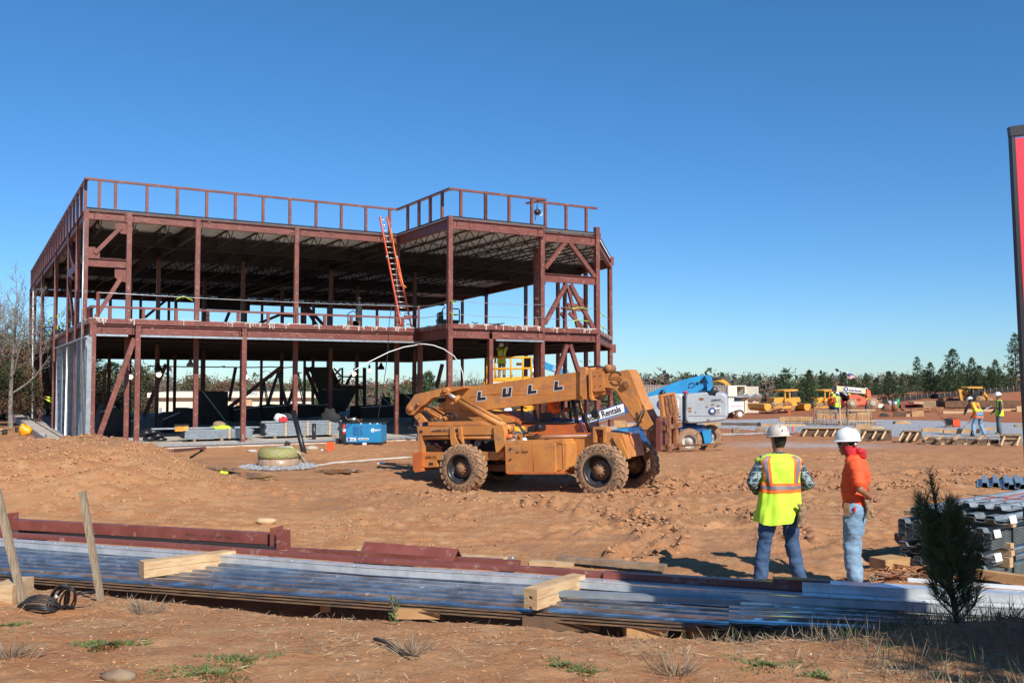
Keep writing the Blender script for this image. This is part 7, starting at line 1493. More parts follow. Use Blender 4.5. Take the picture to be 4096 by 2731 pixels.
blk(r5(-60, 828), r5(92, 965), .35, 'timber_block', 'wood', 'round cornered pale timber block at the lower left edge', 'timber block')
for i in range(4): a = at_curve(FR, .9+i*1.35); b = at_curve(BK, .9+i*1.35); m = MB(); m.bar(Vector((a.x, a.y+.15, .05)), Vector((b.x, b.y, .06)), .1, .13); tag(m.build('bearer', 'wood_g'), 'timber bearer hidden in the dark gap under the deck sheets', 'timber', 'bearers under the deck sheets')
# stakes
def stake(q, base, label, mt='stake'):
    P = G(*base); m = MB(); f_ = Frame(P.x, P.y, 0); W_ = [f_.hit(x, 0) for x in q]; m.prism(W_, Vector((0, .035, 0))); return tag(m.build('wooden_stake', mt), label, 'stake')
stake([r5(590, 125), r5(638, 118), r5(780, 945), r5(735, 975)], r5(757, 962), 'leaning weathered survey stake beside the cable coil'); stake([r5(-60, 110), r5(-5, 105), r5(188, 950), r5(140, 975)], r5(165, 965), 'grey leaning stake at the left edge, in front of the tubes')
# black cable coil
P = G(*r5(350, 1030)); yy = P.y; m = MB(); rr = random.Random(2)
def loop(cx, cy, rx, ry, tilt, r=.011, a0=0, a1=2*pi, dep=.15):
    pts = []
    for i in range(25):
        t = a0+(a1-a0)*i/24; x, y = cx+rx*cos(t)*cos(tilt)-ry*sin(t)*sin(tilt), cy+rx*cos(t)*sin(tilt)+ry*sin(t)*cos(tilt); p = aty(*r5(x, y), yy+dep*sin(t)); g = hz(p.x, p.y)+.012
        if p.z < g: p.z = g
        pts.append(p)
    m.tube(pts, r, 6)
for k in range(4): loop(300+rr.uniform(-8, 8), 1000, 140+k*6, 95-k*17, .05, .008, pi, 2*pi, .1)
for k in range(6): loop(430+k*20, 945+rr.uniform(-14, 14), 55+rr.uniform(-14, 14), 135-k*9, .32+rr.uniform(-.2, .2), .008)
for k in range(3): loop(290+k*10, 1020+k*8, 140-k*10, 40-k*6, .1, .010)
m.tube([aty(*r5(560, 900), yy), aty(*r5(640, 885), yy), aty(*r5(715, 878), yy+.1)], .011, 6)
cc = thing('cable_coil', P, 'loose coil of black cable lying on the clay between the stakes', 'cable'); m.build('cable_loops', 'hose', cc)
m = MB(); m.tube([aty(*r5(556, 903), yy-.01), aty(*r5(580, 900), yy-.01)], .014, 6); m.build('red_tape', 'red', cc); m = MB(); m.tube([aty(*r5(422, 925), yy-.03), aty(*r5(440, 895), yy-.03)], .016, 6); m.build('blue_tape', 'decal_w', cc)
# ---------------------------------------------------------------- deck bundles on the right
c0_ = G(*r4(1015, 862)); bf2 = Frame(c0_.x, c0_.y, radians(38))
M['deckd'] = mat('grey_green_decking', (.30, .36, .37), .4, .45, (.22, .27, .28), 5)
def zfor(y): r = ray(*r4(1015, y)); return EYE+r.z*(c0_.y/r.y)
def waves(n, w, h):
    q = []
    for k in range(n): b = k*w/n; u_ = w/n; q += [(b, 0), (b+u_*.42, 0), (b+u_*.52, h), (b+u_*.9, h)]
    return q+[(w, 0)]
def dbundle(ya, yb, lay, label, mt='deckd', du=0., dw=0., n=6, W_=1.15, L_=3.6, tags=()):
    za, zb2 = zfor(yb), zfor(ya); hh = .045; st = max(.008, (zb2-za-hh)/lay); t = thing('deck_bundle', bf2.p(du, dw, max(0, za)), label, 'steel decking')
    for k in range(lay):
        j = rnd.uniform(-.012, .012); q = waves(n, W_, hh); m = MB(); P = []
        for wv, hv in q: P.append(bf2.p(du+j, dw+wv, za+k*st+hv))
        tk_ = Vector((0, 0, .004)); off = bf2.u*L_
        for a, b in zip(P, P[1:]): m.box8([a, a+off, b+off, b, a+tk_, a+off+tk_, b+off+tk_, b+tk_])
        m.build('sheet', mt if k < lay-1 else ('bluedk' if mt == 'bluedk' else mt), t)
    for a in tags: m = MB(); c = bf2.p(du+a, dw-.01, zb2-.02); m.box8([c, c+bf2.u*.16, c+bf2.u*.16-bf2.w*.02-Vector((0, 0, .09)), c-bf2.w*.02-Vector((0, 0, .09))]+[p-bf2.w*.004 for p in (c, c+bf2.u*.16, c+bf2.u*.16-bf2.w*.02-Vector((0, 0, .09)), c-bf2.w*.02-Vector((0, 0, .09)))]); m.build('paper_tag', 'decal_w', t)
    for a in (.5, 2.2): m = MB(); m.bar(bf2.p(du+a, dw-.006, za-.01), bf2.p(du+a, dw-.006, zb2+.05), .03, .006, bf2.u); m.bar(bf2.p(du+a, dw-.006, zb2+.05), bf2.p(du+a, dw+W_, zb2+.05), .03, .005); m.build('steel_strap', 'blackm', t)
    return t
dbundle(740, 850, 9, 'lowest bundle of grey decking in the right hand stack', tags=()); dbundle(695, 735, 1, 'single galvanised sheet just above the lowest decking bundle', 'galv', .05, 0, 5); dbundle(638, 680, 1, 'bright galvanised sheet with white tags under the thick bundle', 'galv', -.02, 0, 5, tags=(.05,)); dbundle(468, 620, 12, 'thick bundle of green grey decking, middle of the right stack', tags=(.02,)); dbundle(370, 440, 2, 'top galvanised sheets of the right hand stack', 'galv', .1, -.1, 5, tags=(.1,)); dbundle(335, 360, 1, 'blue grey sheet crowning the right hand stack under red cord', 'galvd', .35, -.05, 4, .75, 2.4)
for y, a in ((700, .35), (655, .4), (600, .38), (450, .45), (860, .3), (735, .35)):
    for k in (0, 1): m = MB(); z_ = zfor(y)-.02; m.bar(bf2.p(a+k*1.9, -.06, z_), bf2.p(a+k*1.9, 1.3, z_), .09, .06); tag(m.build('bearer', 'wood'), 'pale timber bearer between the decking bundles on the right', 'timber', 'bearers between the decking bundles')
m = MB()
for k in range(2): pts = [bf2.p(.5+i*.25, .1+k*.2+.05*sin(i*1.3+k), zfor(335)+.05+.01*sin(i*2+k)) for i in range(9)]; m.tube(pts, .006, 5)
tag(m.build('extension_cord', 'redwire'), 'tangled red cord thrown over the top decking sheets', 'cord')  # loose red extension cord
P = G(*r4(1180, 880)); tag(MB().bar(bf2.p(-.1, .2, .12), bf2.p(.3, -2.0, .10), .1, .1).build('timber', 'wood_o'), 'orange timber poking from under the right hand decking stack', 'timber') 
for q0, q1, z_, w_, h_, mt, nm, lb in ((r4(378, 520), r4(520, 552), .12, .3, .1, 'wood_d', 'timber', 'dark red brown timber end left of the decking stack'), (r4(195, 722), r4(378, 700), .1, .25, .14, 'wood_o', 'timber', 'orange timber block lying left of the little pine'), (r4(892, 262), r4(1260, 268), .2, .08, .14, 'wood_g', 'timber', 'dark grey board on edge behind the decking stack')):
    m = MB(); m.bar(atz(*q0, z_), atz(*q1, z_), w_, h_); tag(m.build(nm, mt), lb, 'timber')
P = G(*r4(1060, 190)); f_ = Frame(P.x, P.y, .1); t = thing('blue_deck_sheet', P, 'two pale blue corrugated sheets lying on the clay at right', 'steel decking')
for k in range(2):
    m = MB(); q = waves(7, 1.7, .09); A = [P+Vector((-.35+k*.4+a, -.35*k+.25, .03+b)) for a, b in q]
    for a, b in zip(A, A[1:]): o_ = Vector((.8, 1.6, .0)); tk_ = Vector((0, 0, .006)); m.box8([a, b, b+o_, a+o_, a+tk_, b+tk_, b+o_+tk_, a+o_+tk_])
    m.build('sheet', 'bluedk', t)
m = MB(); rr = random.Random(8)
for k in range(46):
    c = atz(*r4(rr.uniform(160, 540), rr.uniform(735, 815)), .03+rr.random()*.06); d = Vector((rr.uniform(-1, 1), rr.uniform(-.5, .5), rr.uniform(-.1, .25))); m.tube([c, c+d*.12, c+d*.3+Vector((0, 0, -.02))], .010, 4)
tag(m.build('wire_scrap', 'rust'), 'litter of bent wire and rods left of the little pine', 'scrap wire', kind='stuff')
m = MB()
for k in range(4): c = G(*r4(390, 870)); m.tube([c+Vector((.42*cos(t_)*(1-.05*k), .25*sin(t_)+.02*k, .02+.05*abs(sin(t_*1.5+k)))) for t_ in np.linspace(.2+k*.2, 3.2+k*.1, 16)], .009, 5)
tag(m.build('wire_loop', 'wood_g'), 'loops of stiff tan wire on the clay by the little pine', 'wire')
# ---------------------------------------------------------------- sign at the right edge
sy = 5.7; a = aty(*D(2324, 320), sy); b = aty(*D(2370, 1200), sy); dn = (b-a).normalized(); g = b+dn*((b.z-.3)/-dn.z)
t = thing('site_sign', (g.x, g.y, g.z), 'tall red sign board in a black frame at the right edge', 'sign'); a2 = a-dn*.045
m = MB(); m.bar(g-Vector((0, 0, .4)), a2, .022, .04, (0, 1, 0)); m.build('frame_post', 'black', t)
R_s = Vector((1, -.18, .10)).normalized(); m = MB(); m.bar(a2-R_s*.015, a2+R_s*2.3, .05, .06); m.build('frame_top', 'black', t)
m = MB(); m.bar(a2+R_s*2.3, a2+R_s*2.3+dn*3.6, .06, .1, (0, 1, 0)); m.build('frame_post', 'black', t)
m = MB(); k = a+R_s*.014-Vector((0, .012, 0)); e = dn*3.15; m.box8([k, k+R_s*2.25, k+R_s*2.25+e, k+e]+[p+Vector((0, .03, 0)) for p in (k, k+R_s*2.25, k+R_s*2.25+e, k+e)]); m.build('sign_panel', 'redsign', t)
m = MB(); m.bar(k+e, k+e+R_s*2.25, .08, .05); m.build('frame_bottom', 'black', t)
# ================================================================ PLANTS AND GROUND COVER
M['needle'] = mat('seedling_needles', (.085, .135, .05), .7, 0, (.05, .085, .032), 9); M['weed'] = mat('green_weed', (.10, .15, .035), .7, 0, (.12, .11, .04), 9); M['straw'] = mat('dry_straw', (.48, .36, .21), .8, 0, (.30, .21, .12), 6); M['straw2'] = mat('old_straw', (.24, .19, .13), .85)
P = aty(*r4(765, 1190), 6.9); P.z = hz(P.x, P.y); hgt = aty(*r4(705, 78), 6.9).z-P.z; t = thing('pine_seedling', P, 'little dark pine seedling growing in front of the decking stack', 'pine seedling'); tr = MB(); cr = MB(); old, rnd = rnd, random.Random(5)
tr.tube([P+Vector((-.03*k, 0, hgt*k/6)) for k in range(7)], [.022, .02, .017, .013, .010, .007, .004], 6)
def needles(p, d, n, L=.11):
    for _ in range(n): frond(cr, p+rv()*.012, d*.55+Vector((0, 0, .25))+rv()*.6, L*rnd.uniform(.7, 1.2), .0042, 0)
br = []
for k in range(40):
    z_ = hgt*(.0+.69*(k/40)**.85); a_ = k*2.4+rnd.uniform(-.3, .3); R_ = hgt*(.20-.12*(z_/hgt))*rnd.uniform(.5, 1.2)*(1 if z_ > .2*hgt else .8); up = R_*rnd.uniform(1.1, 2.0); b0 = P+Vector((-.18*z_/hgt*.9, 0, z_)); b1 = b0+Vector((cos(a_)*R_, sin(a_)*R_, up)); md_ = b0.lerp(b1, .5)+Vector((cos(a_), sin(a_), -.5))*.05; tr.tube([b0, md_, b1], [.008, .006, .003], 4)
    for j in range(26):
        q = .15+.85*j/25; p = b0.lerp(md_, q*2) if q < .5 else md_.lerp(b1, q*2-1); needles(p, (b1-b0).normalized(), 8)
for j in range(60): q = .25+.75*j/59; needles(P+Vector((-.18*q, 0, hgt*q)), Vector((0, 0, 1)), 9, .10 if q < .9 else .06)
rnd = old; tr.build('trunk', 'bark', t, fix=False); cr.build('crown', 'needle', t, fix=False)
# tree behind the camera whose shade falls on the lower right
o = place_tree('pine', protoP, 2, 6.6, .2, 6.6, 'pine standing outside the picture behind the sign', 'pine tree', None, 1.15, 1.0, zb_=.5)
o = place_tree('pine', protoP, 0, 4.0, -.7, 3.7, 'small pine standing outside the picture at lower right', 'pine tree', None, 1.5, 2.0, zb_=.5)
def tuft(nm, P, n, rad, h, wd, mt, label, cat, flat=.5, group=None):
    m = MB()
    if mt == 'weed': n = int(n*2.2)
    for _ in range(n):
        a_ = rnd.uniform(0, 6.3); r_ = rad*rnd.random()**.8*(.6+.4*sin(a_*3+rad*40)); x, y = P.x+cos(a_)*r_, P.y+sin(a_)*r_*.8; frond(m, Vector((x, y, hz(x, y))), Vector((cos(a_)*flat+rnd.uniform(-.4, .4), sin(a_)*flat+rnd.uniform(-.4, .4), rnd.uniform(.3, 1))), h*rnd.uniform(.5, 1.2), wd)
    return tag(m.build(nm, mt, fix=False), label, cat, group, 'stuff' if mt == 'weed' else None)
for q, n, rad, lb in ((r5(810, 1290), 420, .30, 'bright green weed clump on the clay bank at lower left'), (r5(1560, 1500), 300, .42, 'low green weeds along the bottom edge left of centre'), (r5(1800, 1400), 160, .3, 'thin green weeds right of the bottom edge clump'), (r5(60, 1140), 60, .15, 'small green weed near the cable coil'), (r7(100, 1020), 120, .22, 'green weed patch on the lower middle bank'), (r7(260, 1060), 90, .16, 'sparse green sprigs beside the lower middle patch'), (r7(1940, 1090), 90, .12, 'fresh green sprig at the bottom right of centre'), (r7(1560, 1010), 160, .35, 'grey green weeds at the edge of the shade')): tuft('weed_clump', G(*q), n, rad, .032, .009, 'weed', lb, 'weed', .9)
P = G(*r6(880, 915)); m = MB(); m.tube([P, P+Vector((-.02, 0, .12)), P+Vector((-.05, 0, .22))], .004, 4); t = thing('sapling', P, 'small bright green sprig standing before the deck sheets', 'sapling'); m.build('stem', 'straw2', t); m = MB()
for k in range(40): c = P+Vector((-.05*rnd.random(), 0, .02+.17*rnd.random())); frond(m, c, rv()+Vector((0, 0, .3)), .05, .018)
m.build('leaves', 'weed', t, fix=False)
for i, (q, lb) in enumerate(((r5(1100, 1050), 'dark dead weed stalk in the middle of the clay bank'), (r5(90, 1400), 'dead grass tuft at the lower left edge'), (r6(1000, 1120), 'dark twisted root lying on the bank'), (r7(900, 1080), 'dead grass tuft at the bottom middle'))): tuft('dead_weed', G(*q), 70, .16, .16, .006, 'straw2', lb, 'dead weed', .6)
P = [G(*r6(x, y)) for x, y in ((720, 1040), (800, 1075), (900, 1110), (960, 1150), (1040, 1185))]; tag(MB().tube([p+Vector((0, 0, .03)) for p in P], [.012, .016, .012, .01, .005], 6).build('fallen_twig', 'bark'), 'dark crooked twig lying on the bank at lower middle', 'twig')
# straw and grass blades: uncountable
m = MB(); N = 12000; rr = np.random.RandomState(12)
xs_ = rr.uniform(-5.2, 6.5, N*3); ys_ = rr.uniform(4.6, 9.6, N*3); dn_ = fbm(xs_*1.1, ys_*1.1, 3, 55)+.30*sstep(.5, 3.8, xs_)-.10; keep = (ys_ < PILE(xs_)-.15) & (rr.rand(N*3) < np.clip(.12+1.5*dn_, .05, 1)); xs_, ys_ = xs_[keep][:N], ys_[keep][:N]; zs_ = H(xs_, ys_)
for x, y, z_ in zip(xs_, ys_, zs_):
    s = 1+.6*max(0, min(1, (x-1)/2.5)); a_ = rnd.uniform(0, 6.3); d = Vector((cos(a_), sin(a_), rnd.uniform(0, .25) if rnd.random() < .8 else rnd.uniform(.3, 1.1)*min(1.4, s))); frond(m, Vector((x, y, z_+.004)), d, rnd.uniform(.03, .12)*s, rnd.uniform(.003, .006), 0 if rnd.random() < .6 else 1)
tag(m.build('dry_grass', ['straw', 'straw2'], fix=False), 'thin dry straw and grass scattered over the clay bank', 'dry grass', kind='stuff')
m = MB()
for _ in range(3200):
    x = rnd.uniform(2.2, 5.5); y = rnd.uniform(4.8, 7.6)
    if y > float(PILE(x))-.2: continue
    frond(m, Vector((x, y, hz(x, y))), Vector((rnd.uniform(-.6, .6), rnd.uniform(-.6, .6), 1)), rnd.uniform(.06, .22), .005, rnd.choice((0, 1, 1)))
for _ in range(3600):
    x = rnd.gauss(3.5, .75); y = float(PILE(x))-.22-abs(rnd.gauss(0, .28))
    if y < 5: continue
    frond(m, Vector((x, y, hz(x, y)-.01)), Vector((rnd.uniform(-.7, .7), rnd.uniform(-.7, .7), 1)), rnd.uniform(.05, .17), .007, rnd.choice((0, 1, 1)))
tag(m.build('tall_grass', ['weed', 'straw2'], fix=False), 'rough taller grass at the lower right in the shade', 'grass', kind='stuff')
# clods of clay and small stones
M['clod'] = mat('clay_clod', (.47, .25, .12), .95, 0, (.38, .185, .085), 9, .5, 50); M['peb'] = mat('pale_pebble', (.55, .47, .40), .8, 0, (.4, .33, .27), 20)
import itertools
ico = [Vector(p).normalized() for p in ((0, 0, 1), (.9, 0, .4), (.28, .85, .4), (-.72, .53, .4), (-.72, -.53, .4), (.28, -.85, .4), (.72, .53, -.4), (-.28, .85, -.4), (-.9, 0, -.4), (-.28, -.85, -.4), (.72, -.53, -.4), (0, 0, -1))]
icf = [(0, 1, 2), (0, 2, 3), (0, 3, 4), (0, 4, 5), (0, 5, 1), (1, 6, 2), (2, 7, 3), (3, 8, 4), (4, 9, 5), (5, 10, 1), (6, 7, 2), (7, 8, 3), (8, 9, 4), (9, 10, 5), (10, 6, 1), (6, 11, 7), (7, 11, 8), (8, 11, 9), (9, 11, 10), (10, 11, 6)]
def scatter(n, xr_, yr_, dens, smin, smax, mt, nm, label, seed, flat=.6, cat='clods'):
    r = np.random.RandomState(seed); x = r.uniform(*xr_, n*8); y = r.uniform(*yr_, n*8); k = r.rand(n*8) < dens(x, y); x, y = x[k][:n], y[k][:n]; z = H(x, y); m = len(x)
    s = smin+(smax-smin)*r.rand(m)**2.6; I = np.array([tuple(p) for p in ico]); V = I[None]*(1+.38*r.randn(m, 12, 1)).clip(.45, 1.7)*s[:, None, None]; V[:, :, 2] *= flat; V[:, :, 0] *= (1+.8*r.rand(m))[:, None]
    a = r.rand(m)*6.3; c, s_2 = np.cos(a)[:, None], np.sin(a)[:, None]; V = np.stack([V[:, :, 0]*c-V[:, :, 1]*s_2, V[:, :, 0]*s_2+V[:, :, 1]*c, V[:, :, 2]], -1)+np.stack([x, y, z+s*.15], -1)[:, None]
    Fc = (np.array(icf)[None]+12*np.arange(m)[:, None, None]).reshape(-1, 3); me = bpy.data.meshes.new(nm); V = V.reshape(-1, 3)
    me.vertices.add(len(V)); me.vertices.foreach_set('co', V.ravel()); me.loops.add(Fc.size); me.loops.foreach_set('vertex_index', Fc.ravel().astype(np.int32)); me.polygons.add(len(Fc)); me.polygons.foreach_set('loop_start', np.arange(0, Fc.size, 3, dtype=np.int32)); me.polygons.foreach_set('loop_total', np.full(len(Fc), 3, np.int32)); me.materials.append(M[mt]); me.update(calc_edges=True)
    o = bpy.data.objects.new(nm, me); SC.collection.objects.link(o); tag(o, label, cat, kind='stuff')
pat = lambda x, y: np.clip(sstep(.02, .4, fbm(x*.7, y*.7, 4, 61))+.02, 0, 1)
scatter(9000, (-9, 14), (11.5, 30), lambda x, y: np.clip(churn(x, y)*1.2, 0, 1)*(.4+.6*pat(x, y)), .008, .05, 'clod', 'clay_clods', 'clods of churned clay along the wheel tracks', 71)
scatter(9000, (-8, 13), (10.5, 30), lambda x, y: pat(x, y)*.5*sstep(10.5, 14, y+.25*x), .005, .026, 'clod', 'loose_clods', 'small loose clods scattered over the yard', 72)
md = lambda x, y: np.clip(sum(hh*np.exp(-((x-hx)/sx)**2-((y-hy)/sy)**2) for hx, hy, hh, sx, sy in HILLS)*1.2, 0, 1)
scatter(8000, (-16, -4), (13, 25), lambda x, y: md(x, y)*.8, .006, .035, 'clod', 'mound_clods', 'clods on the heap of dug clay', 73, .8)
scatter(5000, (-6, 7), (4.8, 10), lambda x, y: .5+0*x, .003, .012, 'clod', 'bank_grit', 'fine clay grit on the near bank', 74, .7)
scatter(1600, (-9, 10), (4.8, 22), lambda x, y: .4+0*x, .003, .011, 'peb', 'pale_pebbles', 'tiny pale pebbles scattered over the clay', 75, .7, 'pebbles')
# ================================================================ PEOPLE
def plaid():
    m = bpy.data.materials.new('plaid_flannel'); m.use_nodes = True; n = m.node_tree; N, L = n.nodes, n.links; b = N['Principled BSDF']; b.inputs['Roughness'].default_value = .9
    tc = N.new('ShaderNodeTexCoord'); prev = None; col = (.025, .045, .055)
    for ax, ph in (('X', 0), ('Z', 0), ('Y', 0)):
        w_ = N.new('ShaderNodeTexWave'); w_.wave_type = 'BANDS'; w_.bands_direction = ax; w_.inputs['Scale'].default_value = 5.2; w_.inputs['Distortion'].default_value = .6; w_.inputs['Detail'].default_value = 0; L.new(tc.outputs['Object'], w_.inputs[0])
        r = N.new('ShaderNodeMapRange'); r.inputs[1].default_value = .90; r.inputs[2].default_value = .97; L.new(w_.outputs['Fac'], r.inputs[0]); x = N.new('ShaderNodeMix'); x.data_type = 'RGBA'; L.new(r.outputs[0], x.inputs[0])
        if prev is None: x.inputs[6].default_value = (*col, 1)
        else: L.new(prev, x.inputs[6])
        x.inputs[7].default_value = ((.30, .36, .36, 1) if ax != 'Y' else (.10, .16, .17, 1)); prev = x.outputs[2]
    L.new(prev, b.inputs['Base Color']); return m
M['plaid'] = plaid()
def person(P, yaw, label, pose, top='navy', legs='jean_d', hat='hatw', vest=None, vox=.022, group=None, S=1., hero=False, sleeves=True, bulk=1., hatband=None, cat='person', seat=False):
    f = Vector((cos(yaw), sin(yaw), 0)); r = Vector((sin(yaw), -cos(yaw), 0)); up = Vector((0, 0, 1)); P = Vector(P)
    root = thing('person', P, label, cat, group, rz=yaw)
    L = lambda p: P+(r*p[0]+f*p[1]+up*p[2])*S
    J = dict(hipL=(-.10, 0, .92), hipR=(.10, 0, .92), kneeL=(-.12, .02, .50), kneeR=(.12, .02, .50), ankL=(-.14, 0, .09), ankR=(.14, 0, .09), shL=(-.185, 0, 1.42), shR=(.185, 0, 1.42), elL=(-.25, -.02, 1.15), elR=(.25, -.02, 1.15), wrL=(-.26, .10, .92), wrR=(.26, .10, .92), neck=(0, 0, 1.50), head=(0, .02, 1.655), pel=(0, 0, .95), waist=(0, -.005, 1.10), chest=(0, .0, 1.34), look=0., tilt=0.)
    J.update(pose); g = {k: (L(v) if isinstance(v, tuple) else v) for k, v in J.items()}
    spine = [g['pel']-up*.07*S, g['pel'], g['waist'], g['waist'].lerp(g['chest'], .5), g['chest'], g['chest'].lerp(g['neck'], .6), g['neck']]
    rl = (g['shR']-g['shL']).normalized()
    def tor(m, rx, ry, k=0):
        rings = []
        for i, (c, a, b) in enumerate(zip(spine, rx, ry)):
            d = (spine[min(i+1, 6)]-spine[max(i-1, 0)]).normalized(); rr = (r.lerp(rl, i/6)).normalized(); ff = d.cross(rr)*-1
            rings.append([c+(rr*cos(t)*a+ff*sin(t)*b)*S for t in [2*pi*j/24 for j in range(24)]])
        m.loft(rings, k)
    def limb(m, pts, rad, k=0):
        Q = []; R_ = []
        for i in range(len(pts)-1):
            for t in (0, .33, .66): Q.append(pts[i].lerp(pts[i+1], t)); R_.append((rad[i]*(1-t)+rad[i+1]*t)*S)
        Q.append(pts[-1]); R_.append(rad[-1]*S); m.tube(Q, R_, 14, k)
        for p_, q_ in zip(pts, rad): m.sphere(p_, q_*S, 12, k)
    lk = Matrix.Rotation(g['look'], 3, 'Z'); hf, hr = lk @ f, lk @ r; R3 = Matrix((hr, hf, up)).transposed() @ Matrix.Rotation(g['tilt'], 3, 'X')
    hd = g['head']; hp = lambda x, y, z: hd+R3 @ (Vector((x, y, z))*S)
    # body: one continuous surface
    b = MB(); tor(b, (.155, .15, .13, .145, .165, .12, .055), (.10, .105, .09, .10, .105, .075, .055)); limb(b, [g['neck']-up*.03*S, hd-up*.06*S], (.06, .055))
    rings = []
    for z_, a_, c_, fy in ((-.125, .03, .035, .045), (-.11, .048, .055, .025), (-.07, .062, .075, .01), (-.02, .070, .088, 0), (.03, .074, .095, -.003), (.07, .070, .09, -.006), (.10, .052, .066, -.008), (.118, .02, .03, -.008)): rings.append([hp(cos(t)*a_, sin(t)*c_+fy, z_) for t in [2*pi*j/20 for j in range(20)]])
    b.loft(rings)
    b.sphere(hp(0, .093, -.025), .016*S, 8, sc=(.8, 1.2, 1.5)); b.sphere(hp(0, .088, -.075), .018*S, 8, sc=(1.5, .6, .6))
    for s in (-1, 1): b.sphere(hp(.074*s, -.005, -.015), .024*S, 8, sc=(.35, .8, 1.25))
    for s, K in ((-1, 'L'), (1, 'R')):
        limb(b, [g['sh'+K], g['el'+K], g['wr'+K]], (.052, .042, .029)); limb(b, [g['hip'+K], g['knee'+K], g['ank'+K]], (.085, .055, .04))
        w_ = g['wr'+K]; d = J.get('hand'+K); d = (r*d[0]+f*d[1]+up*d[2]).normalized() if d else (w_-g['el'+K]).normalized(); side = d.cross(up if abs(d.z) < .8 else f).normalized(); palm = side.cross(d).normalized()
        limb(b, [w_, w_+d*.05*S, w_+d*.085*S], (.027, .034, .032)); 
        for k in range(4):
            q0 = w_+(d*.085+side*(-.027+.018*k))*S; ln = (.065, .078, .074, .056)[k]; cu = .3+.5*(not hero); b.tube([q0-d*.02*S, q0+d*ln*.4*S, q0+(d*ln*.75-palm*s*ln*cu*.3)*S, q0+(d*ln*.95-palm*s*ln*cu*.75)*S], [.0105*S, .0095*S, .0088*S, .007*S], 7)
        q0 = w_+(d*.03-side*.03)*S; b.tube([q0, q0+(d*.03-side*.025)*S, q0+(d*.062-side*.03)*S], [.013*S, .011*S, .008*S], 7)
    bo = remesh(b, 'body', 'skin', root, vox if not hero else .0085, 1)
    # eyes and mouth
    for s in (-1, 1): m = MB(); m.sphere(hp(.028*s, .083, .005), .0115*S, 8, sc=(1, .5, .7)); m.build('eye', 'decal_w', bo)
    # hair
    m = MB(); rings = []
    for z_, a_, c_ in ((-.085, .052, .035), (-.05, .066, .06), (0, .077, .085), (.04, .079, .092), (.09, .07, .08)): rings.append([hp(cos(t)*a_, -.018+sin(t)*c_*(1 if sin(t) < 0 else .35), z_) for t in [2*pi*j/20 for j in range(20)]])
    m.loft(rings); m.build('hair', 'hair', root)
    # trousers
    j = MB(); tor_ = [(.168, .17), (.13, .125)]
    rings = [[c+(r*cos(t)*a+f*sin(t)*c2)*S for t in [2*pi*i/24 for i in range(24)]] for c, a, c2 in ((g['pel']-up*.10*S, .155, .115), (g['pel']-up*.02*S, .17, .125), (g['pel']+up*.05*S, .162, .118), (g['pel']+up*.09*S, .155, .11))]; j.loft(rings)
    for K in 'LR':
        hh, kk, aa = g['hip'+K], g['knee'+K], g['ank'+K]; limb(j, [hh-up*.02*S, hh.lerp(kk, .5), kk, kk.lerp(aa, .45), aa+up*.005*S], (.107*bulk, .096*bulk, .078*bulk, .080*bulk, .078*bulk))
    remesh(j, 'trousers', legs, root, vox*.9 if not hero else .014, 2, .017 if hero else 0, 8)
    # boots
    for K in 'LR':
        a_ = g['ank'+K]; tf = J.get('toe'+K, (0, 1, 0)); tf = (r*tf[0]+f*tf[1]).normalized(); m = MB(); base = a_-up*.05*S; m.sphere(base-tf*.03*S, .05*S, 10, sc=(.9, .9, .8)); limb(m, [base-tf*.03*S, base+tf*.06*S-up*.005*S, base+tf*.13*S-up*.01*S], (.045, .045, .038)); limb(m, [a_+up*.06*S, base], (.05, .048)); bt = remesh(m, 'boot', 'boot', root, .016, 1)
        m = MB(); q = base-up*.036*S; sd = tf.cross(up); m.prism([q+(tf*x+sd*y)*S for x, y in ((-.075, -.03), (-.075, .03), (.02, .04), (.13, .043), (.165, .02), (.165, -.02), (.13, -.043), (.02, -.04))], (0, 0, .016)); m.build('sole', 'blackm', bt)
    # shirt
    s_ = MB(); tor(s_, (.175, .172, .158, .17, .185, .145, .066), (.125*bulk, .125*bulk, .115*bulk**1.5, .122*bulk**1.3, .125*bulk, .09, .066))
    for K in 'LR':
        A, Bq, C = g['sh'+K], g['el'+K], g['wr'+K]
        if sleeves: limb(s_, [A-(A-g['chest'])*.08, A.lerp(Bq, .5), Bq, Bq.lerp(C, .5), C.lerp(Bq, .06)], (.078, .070, .062, .055, .046))
        else: limb(s_, [A-(A-g['chest'])*.08, A.lerp(Bq, .5), A.lerp(Bq, .70)], (.078, .076, .078))
    remesh(s_, 'shirt', top, root, vox*.9 if not hero else .013, 2, .014 if hero else 0, 8)
    m = MB(); m.lathe(g['neck']-up*.012*S, up, [(.068*S, 0), (.064*S, .03*S), (.058*S, .03*S), (.06*S, 0)], 18); m.build('collar', top, root)
    if vest:
        base_c, tape_c = vest; Zc = [(g['waist']-up*.30*S, .235, .175), (g['waist']-up*.16*S, .212, .158), (g['waist'], .195, .14), (g['waist'].lerp(g['chest'], .5), .198, .143), (g['chest'], .212, .148), (g['chest']+up*.10*S, .222, .125), (g['chest']+up*.155*S, .185, .092), (g['neck']+up*.0, .085, .075)]
        if hero: Zc[0] = (g['waist']-up*.36*S, .262, .18); Zc[1] = (g['waist']-up*.18*S, .235, .165); Zc[2] = (g['waist'], .215, .150); Zc[3] = (Zc[3][0], .222, .15); Zc[4] = (Zc[4][0], .245, .15); Zc[5] = (Zc[5][0]-up*.01, .262, .128); Zc[6] = (Zc[6][0]-up*.025, .205, .10)
